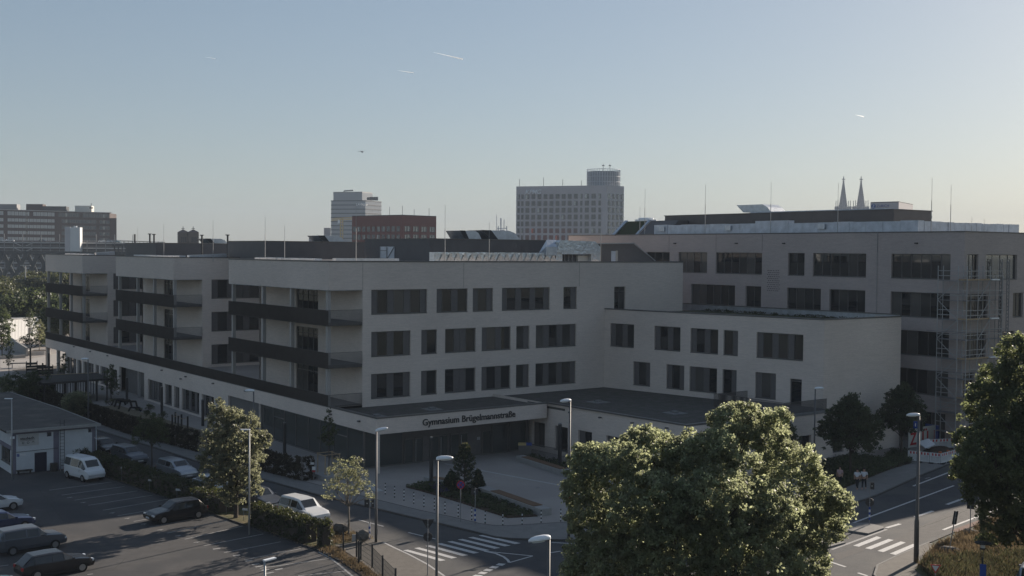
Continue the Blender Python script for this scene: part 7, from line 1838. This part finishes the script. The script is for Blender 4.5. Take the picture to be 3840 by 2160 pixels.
# red brown office complex on the left
D = 726.0; gp_ = lambda x, y, d=0: deep(x, y, D + d)
oL, oR, oE = gp_(-160, 850, -60), gp_(411, 850, 0), gp_(437, 850, 25)
of = thing('office_complex', 'wide red brown office complex with strips of bright windows above the car park', 'office building', (oR[0], oR[1], 0)); aO = math.atan2(oR[1] - oL[1], oR[0] - oL[0]); wO = math.hypot(oR[0] - oL[0], oR[1] - oL[1])
zt = gp_(411, 799)[2]; To = frame((oL[0], oL[1], 0), aO)
MB().prism(rhomb(oL, oR, oE), 0, zt).part('wall', 'brown_stone', of)
e1, e2 = gp_(411, 850, .5), gp_(437, 850, 0); MB().prism([(e1[0], e1[1]), (e2[0], e2[1]), (e2[0] - 8, e2[1] + 16), (e1[0] - 8, e1[1] + 16)], 0, gp_(430, 818)[2]).part('end_bay', 'brown_stone', of)
MB().box(-1, wO + 1, -.7, 16, zt, zt + .4).part('roof_edge', 'roof_pale', of, local=To)
fl = 3.72; nb = 42; bw = wO / nb
for j in range(6):
    z = zt - 3.1 - j * fl
    for lo, hi, g_ in ((0, 27, 'glass_pale'), (27, nb, 'glass_far')):
        facade_windows(of, To, bw * .04, bw, nb, z, fl, 1, bw * .92, 2.5 if j == 0 else 2.1, 'GG', gm=g_, skip=set((i, 0) for i in range(nb) if not lo <= i < hi or i in ((12, 26, 27, 38) if j else (5, 12, 19, 26, 33))))
for j in range(5):
    z = zt - 3.7 - (j) * fl; MB().box(wO * .36, wO * .64, -.05, -.02, z - 1.5 + 1.2, z - 1.5 + 3.2).part('blind_band', 'blind' if j else 'glass_sky', of, local=To) if 0 else None
for (x0, x1, y0, m_) in ((-20, 63, 765, 'steel_dull'), (98, 160, 765, 'brown_stone'), (150, 248, 773, 'sign_back'), (281, 343, 771, 'panel_pale')):
    a_, c_ = gp_(x0, 780, 8), gp_(x1, 780, 8); zz_ = gp_(x0, y0, 8)[2]; MB().prism([a_[:2], c_[:2], (c_[0] + 4, c_[1] + 8), (a_[0] + 4, a_[1] + 8)], zt + .4, zz_).part('roof_structure', m_, of)
p = gp_(342, 762, 6); b = MB(); b.bar((p[0], p[1], zt), (p[0], p[1], p[2]), .3); b.bar((p[0] - 1, p[1], p[2] - 3), (p[0] + 1, p[1], p[2] - 3), .8); b.part('roof_mast', 'steel_dark', of)
# multi storey car park, white stair tower, green truss bridge
D = 640.0; gp_ = lambda x, y, d=0: deep(x, y, D + d)
cpL, cpR = gp_(-120, 1000), gp_(500, 1000); aC = math.atan2(cpR[1] - cpL[1], cpR[0] - cpL[0]); wC = math.hypot(cpR[0] - cpL[0], cpR[1] - cpL[1]); Tc = frame((cpL[0], cpL[1], 0), aC)
cp = thing('car_park', 'open multi storey car park with pale decks and steel columns', 'car park', (cpL[0], cpL[1], 0), aC)
z_top = gp_(200, 908)[2]; st_ = 2.85; k = 0; decks = []
while z_top - k * st_ > .8: decks.append(z_top - k * st_); k += 1
for z in decks:
    MB().box(0, wC, -.3, 40, z - .65, z).part('deck', 'concrete_pale', cp, local=Tc)
    b = MB(); b.box(0, wC, -.36, -.31, z + .5, z + .6); b.box(0, wC, -.36, -.31, z + .95, z + 1.02); b.part('deck_rail', 'steel', cp, local=Tc)
for i in range(0, 19):
    x = i * wC / 18; b = MB(); b.box(x - .2, x + .2, -.5, -.37, 0, z_top + (4.5 if i % 2 == 0 else 1)); b.part('column', 'steel_dull', cp, local=Tc)
MB().box(0, wC, 9, 9.3, 0, z_top - .7).part('rear_screen', 'sign_back', cp, local=Tc)
b = MB()
for j in (0, 1, 3, 5, 6): zt_ = decks[j] - .6; b.bar((wC * .285, -.6, zt_), (wC * .325, -.6, zt_ - 1.6), .35); b.bar((wC * .395, -.6, zt_), (wC * .355, -.6, zt_ - 1.6), .35)
b.part('cross_bracing', 'concrete_pale', cp, local=Tc)
MB().prism([(wC * .62, 8), (wC * .66, 8), (wC * .66, 14), (wC * .62, 14)], z_top, z_top + .1).part('ramp', 'concrete', cp, local=Tc)
s0, s1 = gp_(243, 900, -8), gp_(300, 900, -8); zt_ = gp_(270, 851, -8)[2]
sw_ = thing('stair_tower', 'white stair tower of the car park with equipment on its roof', 'tower', (s0[0], s0[1], 0)); MB().prism([s0[:2], gp_(263, 900, -9)[:2], gp_(266, 900, -2)[:2], (s0[0] + 3, s0[1] + 6)], 0, zt_).part('wall', 'kp_stone', sw_); MB().prism([gp_(263.2, 900, -9)[:2], s1[:2], (s1[0] + 3, s1[1] + 6), gp_(267, 900, -1)[:2]], 0, zt_ - .2).part('wall', 'white_gloss', sw_)
p = gp_(283, 849, -6); MB().disc(p[:2], .9, zt_ - .2, zt_ + .6, 12).part('roof_plant', 'zinc', sw_)
rr_ = random.Random(5)
def deck_car(lb, x, y, m_, d=-.5):
    p = gp_(x, y, 3); q = frame((p[0], p[1], z_top), aC + rr_.choice((0, math.pi))); o = car(lb, (p[0], p[1]), aC + rr_.choice((0, math.pi)), m_, 'hatch', 4.3, z=z_top, simple=True)
for k, (x, m_, lb) in enumerate(((16, 'car_white', 'white car on the car park top deck, far left'), (38, 'car_silver', 'pale blue car on the top deck at the far left'), (160, 'car_black', 'black car on the top deck left of the stair tower'), (384, 'car_white', 'white car on the top deck right of the stair tower'), (410, 'car_silver', 'silver car in the row at the right end of the top deck'), (424, 'car_silver', 'second silver car in the row at the right end of the top deck'), (437, 'car_teal', 'blue grey car at the right end of the car park'))):
    deck_car(lb, x, 902, m_)
D2_ = 560.0; g2 = lambda x, y, d=0: deep(x, y, D2_ + d)
tr = thing('truss_bridge', 'dark green steel truss bridge with crossed diagonals in front of the car park', 'bridge', (*g2(0, 1040)[:2], 0))
tl, trr = g2(-60, 947), g2(480, 947); b = MB(); zt_ = g2(100, 947)[2]; zb_ = g2(100, 1040)[2]
b.bar((tl[0], tl[1], zt_), (trr[0], trr[1], zt_), 1.6, 1.4); b.part('top_chord', 'truss_green', tr); b = MB(); b.bar((tl[0], tl[1], zb_), (trr[0], trr[1], zb_), 1.6, 1.0); b.part('bottom_chord', 'truss_green', tr)
xs_ = list(range(-35, 500, 45))
for i in range(len(xs_) - 1):
    a_, c_ = g2(xs_[i], 1000), g2(xs_[i + 1], 1000)
    MB().bar((a_[0], a_[1], zt_), (c_[0], c_[1], zb_), .5, 2.0).part('diagonal', 'truss_green', tr); MB().bar((c_[0], c_[1] - .9, zt_), (a_[0], a_[1] - .9, zb_), .5, 2.0).part('diagonal', 'truss_green', tr)
gt = thing('steel_gantry', 'dark steel gantry frame at the right end of the car park behind the school roof', 'gantry', (*deep(470, 920, 500)[:2], 0)); b = MB()
for x in (429, 444, 458, 475, 492, 508): p = deep(x, 920, 500); b.bar((p[0], p[1], 0), (p[0], p[1], p[2]), .45)
for y in (915, 921): p, q = deep(420, y, 500), deep(512, y + 2, 500); b.bar(p, q, .4)
b.part('frame', 'steel_dark', gt)
b = MB(); p, q = deep(430, 902, 700), deep(620, 909, 700); b.bar(p, q, .5); b.bar((p[0], p[1], p[2] - 2), (q[0], q[1], q[2] - 2), .8)
for x in range(440, 620, 14): p = deep(x, 905, 700); b.bar((p[0], p[1], 0), (p[0], p[1], p[2]), .3)
b.top('footbridge', 'steel_dull', 'thin far footbridge line behind the school roof on the left', 'bridge')
# rail embankment, catenary, greenery on the left
for k, y in enumerate((1065, 1078)):
    p, q = deep(-40, y, 420), deep(480, y - 4, 420); b = MB(); b.bar(p, q, .5, 1.4); b.top('railway_edge', 'truss_green', ['upper dark railway beam below the truss bridge', 'lower dark railway beam below the truss bridge'][k], 'railway')
p = deep(95, 995, 330); b = MB(); b.tube([(p[0], p[1], 0), (p[0], p[1], p[2])], .2, 8); b.bar((p[0] - 1.2, p[1] + .8, p[2]), (p[0] + 1.2, p[1] - .8, p[2]), .2); b.top('catenary_mast', 'steel', 'pale railway mast standing in front of the truss bridge', 'mast')
b = MB()
for y0, y1 in ((1057, 1048), (1052, 1041)): b.tube([deep(-20, y0, 330), deep(92, (y0 + y1) / 2 + 2, 330), deep(180, y1, 330)], .06, 4)
b.top('catenary_wires', 'steel', 'thin pale railway wires in front of the truss bridge', 'wires')
for k, (x, yb_, D_, w, h_, m_) in enumerate(((-30, 1215, 270, 16, 12, 'leaf_far'), (20, 1205, 262, 15, 9.5, 'leaf_far'), (70, 1200, 258, 15, 9.0, 'leaf_dark'), (120, 1195, 262, 14, 10, 'leaf_dark'), (165, 1190, 268, 13, 9.5, 'leaf_dark'), (40, 1120, 330, 22, 10.5, 'leaf_far'), (110, 1115, 335, 20, 10.5, 'leaf_far'), (170, 1110, 338, 20, 12, 'leaf_far'), (240, 1190, 240, 10, 9.8, 'leaf_dark'), (-20, 1120, 320, 20, 10, 'leaf_far'), (235, 1115, 330, 16, 12.5, 'leaf_far'))):
    p = deep(x, yb_, D_)[:2]; names = ['leafy tree at the far left edge below the railway', 'rounded tree left of the dark thicket', 'dark dense tree above the white hall', 'darkest tree above the right end of the white hall', 'dark tree beside the first balcony wing', 'pale green tree in front of the railway beam at the left', 'pale green tree in front of the railway beam near the mast', 'pale green tree touching the balcony wing', 'dark tree seen between the balcony columns', 'pale tree at the left edge under the truss', 'pale tree seen through the top balcony columns']
    tree('background_tree', names[k], p, auto_lobes(p, .5, h_, w, 10, 60 + k), m_, 1.5, 1.5, 60, .62, .3, fork=2, seed=70 + k, nlimb=4, group='trees below the railway')
# white corrugated hall
hA, hB = at(58, 1280), at(171, 1265); hA = (hA[0] - (hB[0] - hA[0]) * .6, hA[1] - (hB[1] - hA[1]) * .6)
wh = thing('white_hall', 'white ribbed low hall partly in shadow beside the school yard', 'hall', (hA[0], hA[1], 0)); Th, Lh = wall_frame(hA, hB)
MB().box(0, Lh, 0, 22, 0, 4.6).part('wall', 'white_gloss', wh, local=Th); MB().box(-.1, Lh + .1, -.1, 22, 4.6, 4.75).part('roof', 'roof_pale', wh, local=Th)
b = MB(); k = int(Lh / .55)
for i in range(k): b.box(i * .55, i * .55 + .22, -.05, -.001, .1, 4.5)
b.part('ribs', 'white_gloss', wh, kind='stuff', local=Th)
for x in (Lh * .63, Lh * .92): MB().box(x, x + 1.6, -.12, -.06, 1.0, 2.6).part('window', 'glass_far', wh, local=Th)

# ------------------------------------------------------------------ small far things on the skyline
bp = thing('antenna_mast', 'thin antenna cluster with cross arms behind the plant room', 'antenna', deep(1882, 880, 300)); b = MB()
def st2(x, y0, y1, w=.12, D_=300): p, q = deep(x, y0, D_), deep(x, y1, D_); b.bar((p[0], p[1], min(p[2], q[2])), (p[0], p[1], max(p[2], q[2])), w)
for x, y0, y1, w in ((1862, 865, 806, .1), (1878, 860, 818, .25), (1890, 858, 824, .15), (1868, 866, 848, .2), (1900, 866, 848, .2)): st2(x, y0, y1, w)
p, q = deep(1864, 857, 300), deep(1902, 856, 300); b.bar(p, q, .3, .2); p, q = deep(1874, 867, 300), deep(1892, 867, 300); b.bar(p, q, 1.2, .8); b.part('mast_frame', 'zinc_pale', bp)
for k, (x0, x1, y0, D_) in enumerate(((1158, 1200, 893, 800), (1215, 1240, 856, 1150), (1696, 1738, 882, 700))):
    p, q = deep(x0, 900, D_), deep(x1, 900, D_); z = deep(x0, y0, D_)[2]; t = thing('far_house', ['tiny grey far building left of the glass tower', 'pale far slab just left of the glass tower', 'small far roof structures left of the air hoods'][k], 'building', (p[0], p[1], 0))
    MB().prism([p[:2], q[:2], (q[0] + 5, q[1] + 10), (p[0] + 5, p[1] + 10)], 0, z).part('wall', 'far_stone', t); MB().prism([p[:2], q[:2], (q[0] + 5, q[1] + 10), (p[0] + 5, p[1] + 10)], z, z + .4).part('roof', 'steel_dull', t)
# a belt of distant city roofs at the horizon, too far to tell apart
r = random.Random(99); b = MB()
for i in range(260):
    x = r.uniform(-900, 4700); D_ = r.uniform(1300, 2600); p = deep(x, 940, D_); w = r.uniform(15, 45); h_ = r.uniform(6, 16)
    b.box(p[0] - w / 2, p[0] + w / 2, p[1] - w / 2, p[1] + w / 2, 0, h_)
b.top('distant_city', 'far_stone', 'low band of hazy far city roofs along the horizon', 'city', kind='stuff')
r = random.Random(98); C = []; R = []
for i in range(500): p = deep(r.uniform(-900, 4700), 940, r.uniform(900, 1800)); C.append((p[0], p[1], r.uniform(2, 9))); R.append(9)
o = bpy.data.objects.new('distant_trees', leaves_mesh('distant_trees', 'leaf_far', C, R, 40, 4.0, flat=.5, seed=9)); put(o, None, Matrix.Identity(4)); tag(o, 'low belt of far trees along the horizon', 'trees', kind='stuff')
# contrails (real wisps of vapour) and the helicopter
VAP = bpy.data.materials.new('vapour_volume'); VAP.use_nodes = True; _n = VAP.node_tree.nodes; _n.remove(_n['Principled BSDF'])
_v = _n.new('ShaderNodeVolumePrincipled'); _v.inputs['Density'].default_value = .22; _v.inputs['Color'].default_value = (1, 1, 1, 1); _v.inputs['Anisotropy'].default_value = .6
VAP.node_tree.links.new(_v.outputs[0], _n['Material Output'].inputs['Volume'])
def contrail(label, x0, y0, x1, y1, w0, w1, D_=9000):
    p, q = Vector(deep(x0, y0, D_)), Vector(deep(x1, y1, D_)); n = 12; b = MB()
    b.tube([p.lerp(q, i / n) for i in range(n + 1)], [w0 + (w1 - w0) * i / n for i in range(n + 1)], 6); o = b.top('contrail', None, label, 'contrail', 'contrails in the evening sky'); o.data.materials.append(VAP)
contrail('longest thin white contrail high above the middle of the school', 1625, 196, 1735, 222, 1.0, 5)
contrail('short thin contrail below and left of the longest one', 1490, 264, 1550, 273, .8, 4)
contrail('faint short contrail at the upper left of the sky', 768, 214, 808, 220, .6, 2.5)
contrail('short contrail in the right part of the sky above the spires', 3206, 430, 3240, 438, .6, 4)
p = deep(1358, 569, 1500); hl = thing('helicopter', 'tiny dark helicopter hovering above the left skyline', 'helicopter', p, TO_CAM_RIGHT); T = wm(hl)
b = MB(); b.tube([(-1.6, 0, 0), (-.8, 0, -.1), (.4, 0, -.1), (1.5, 0, .1), (1.9, 0, .2)], [.4, .85, .95, .5, .15], 10); b.part('fuselage', 'sign_back', hl, local=T, smooth=True)
b = MB(); b.tube([(-1.2, 0, .2), (-6.0, 0, .5)], [.35, .12], 8); b.bar((-6, 0, .4), (-6.4, 0, 1.6), .3, .1); b.part('tail_boom', 'sign_back', hl, local=T)
b = MB(); b.box(-5, 5, -.12, .12, 1.1, 1.16); b.box(-.1, .1, -5, 5, 1.1, 1.15); b.bar((0, 0, .6), (0, 0, 1.2), .2); b.part('rotor', 'sign_back', hl, local=T)
b = MB(); b.bar((-1, -.7, -1.2), (1.2, -.7, -1.2), .1); b.bar((-1, .7, -1.2), (1.2, .7, -1.2), .1); b.bar((0, -.7, -1.2), (0, 0, -.5), .1); b.bar((0, .7, -1.2), (0, 0, -.5), .1); b.part('skids', 'sign_back', hl, local=T)
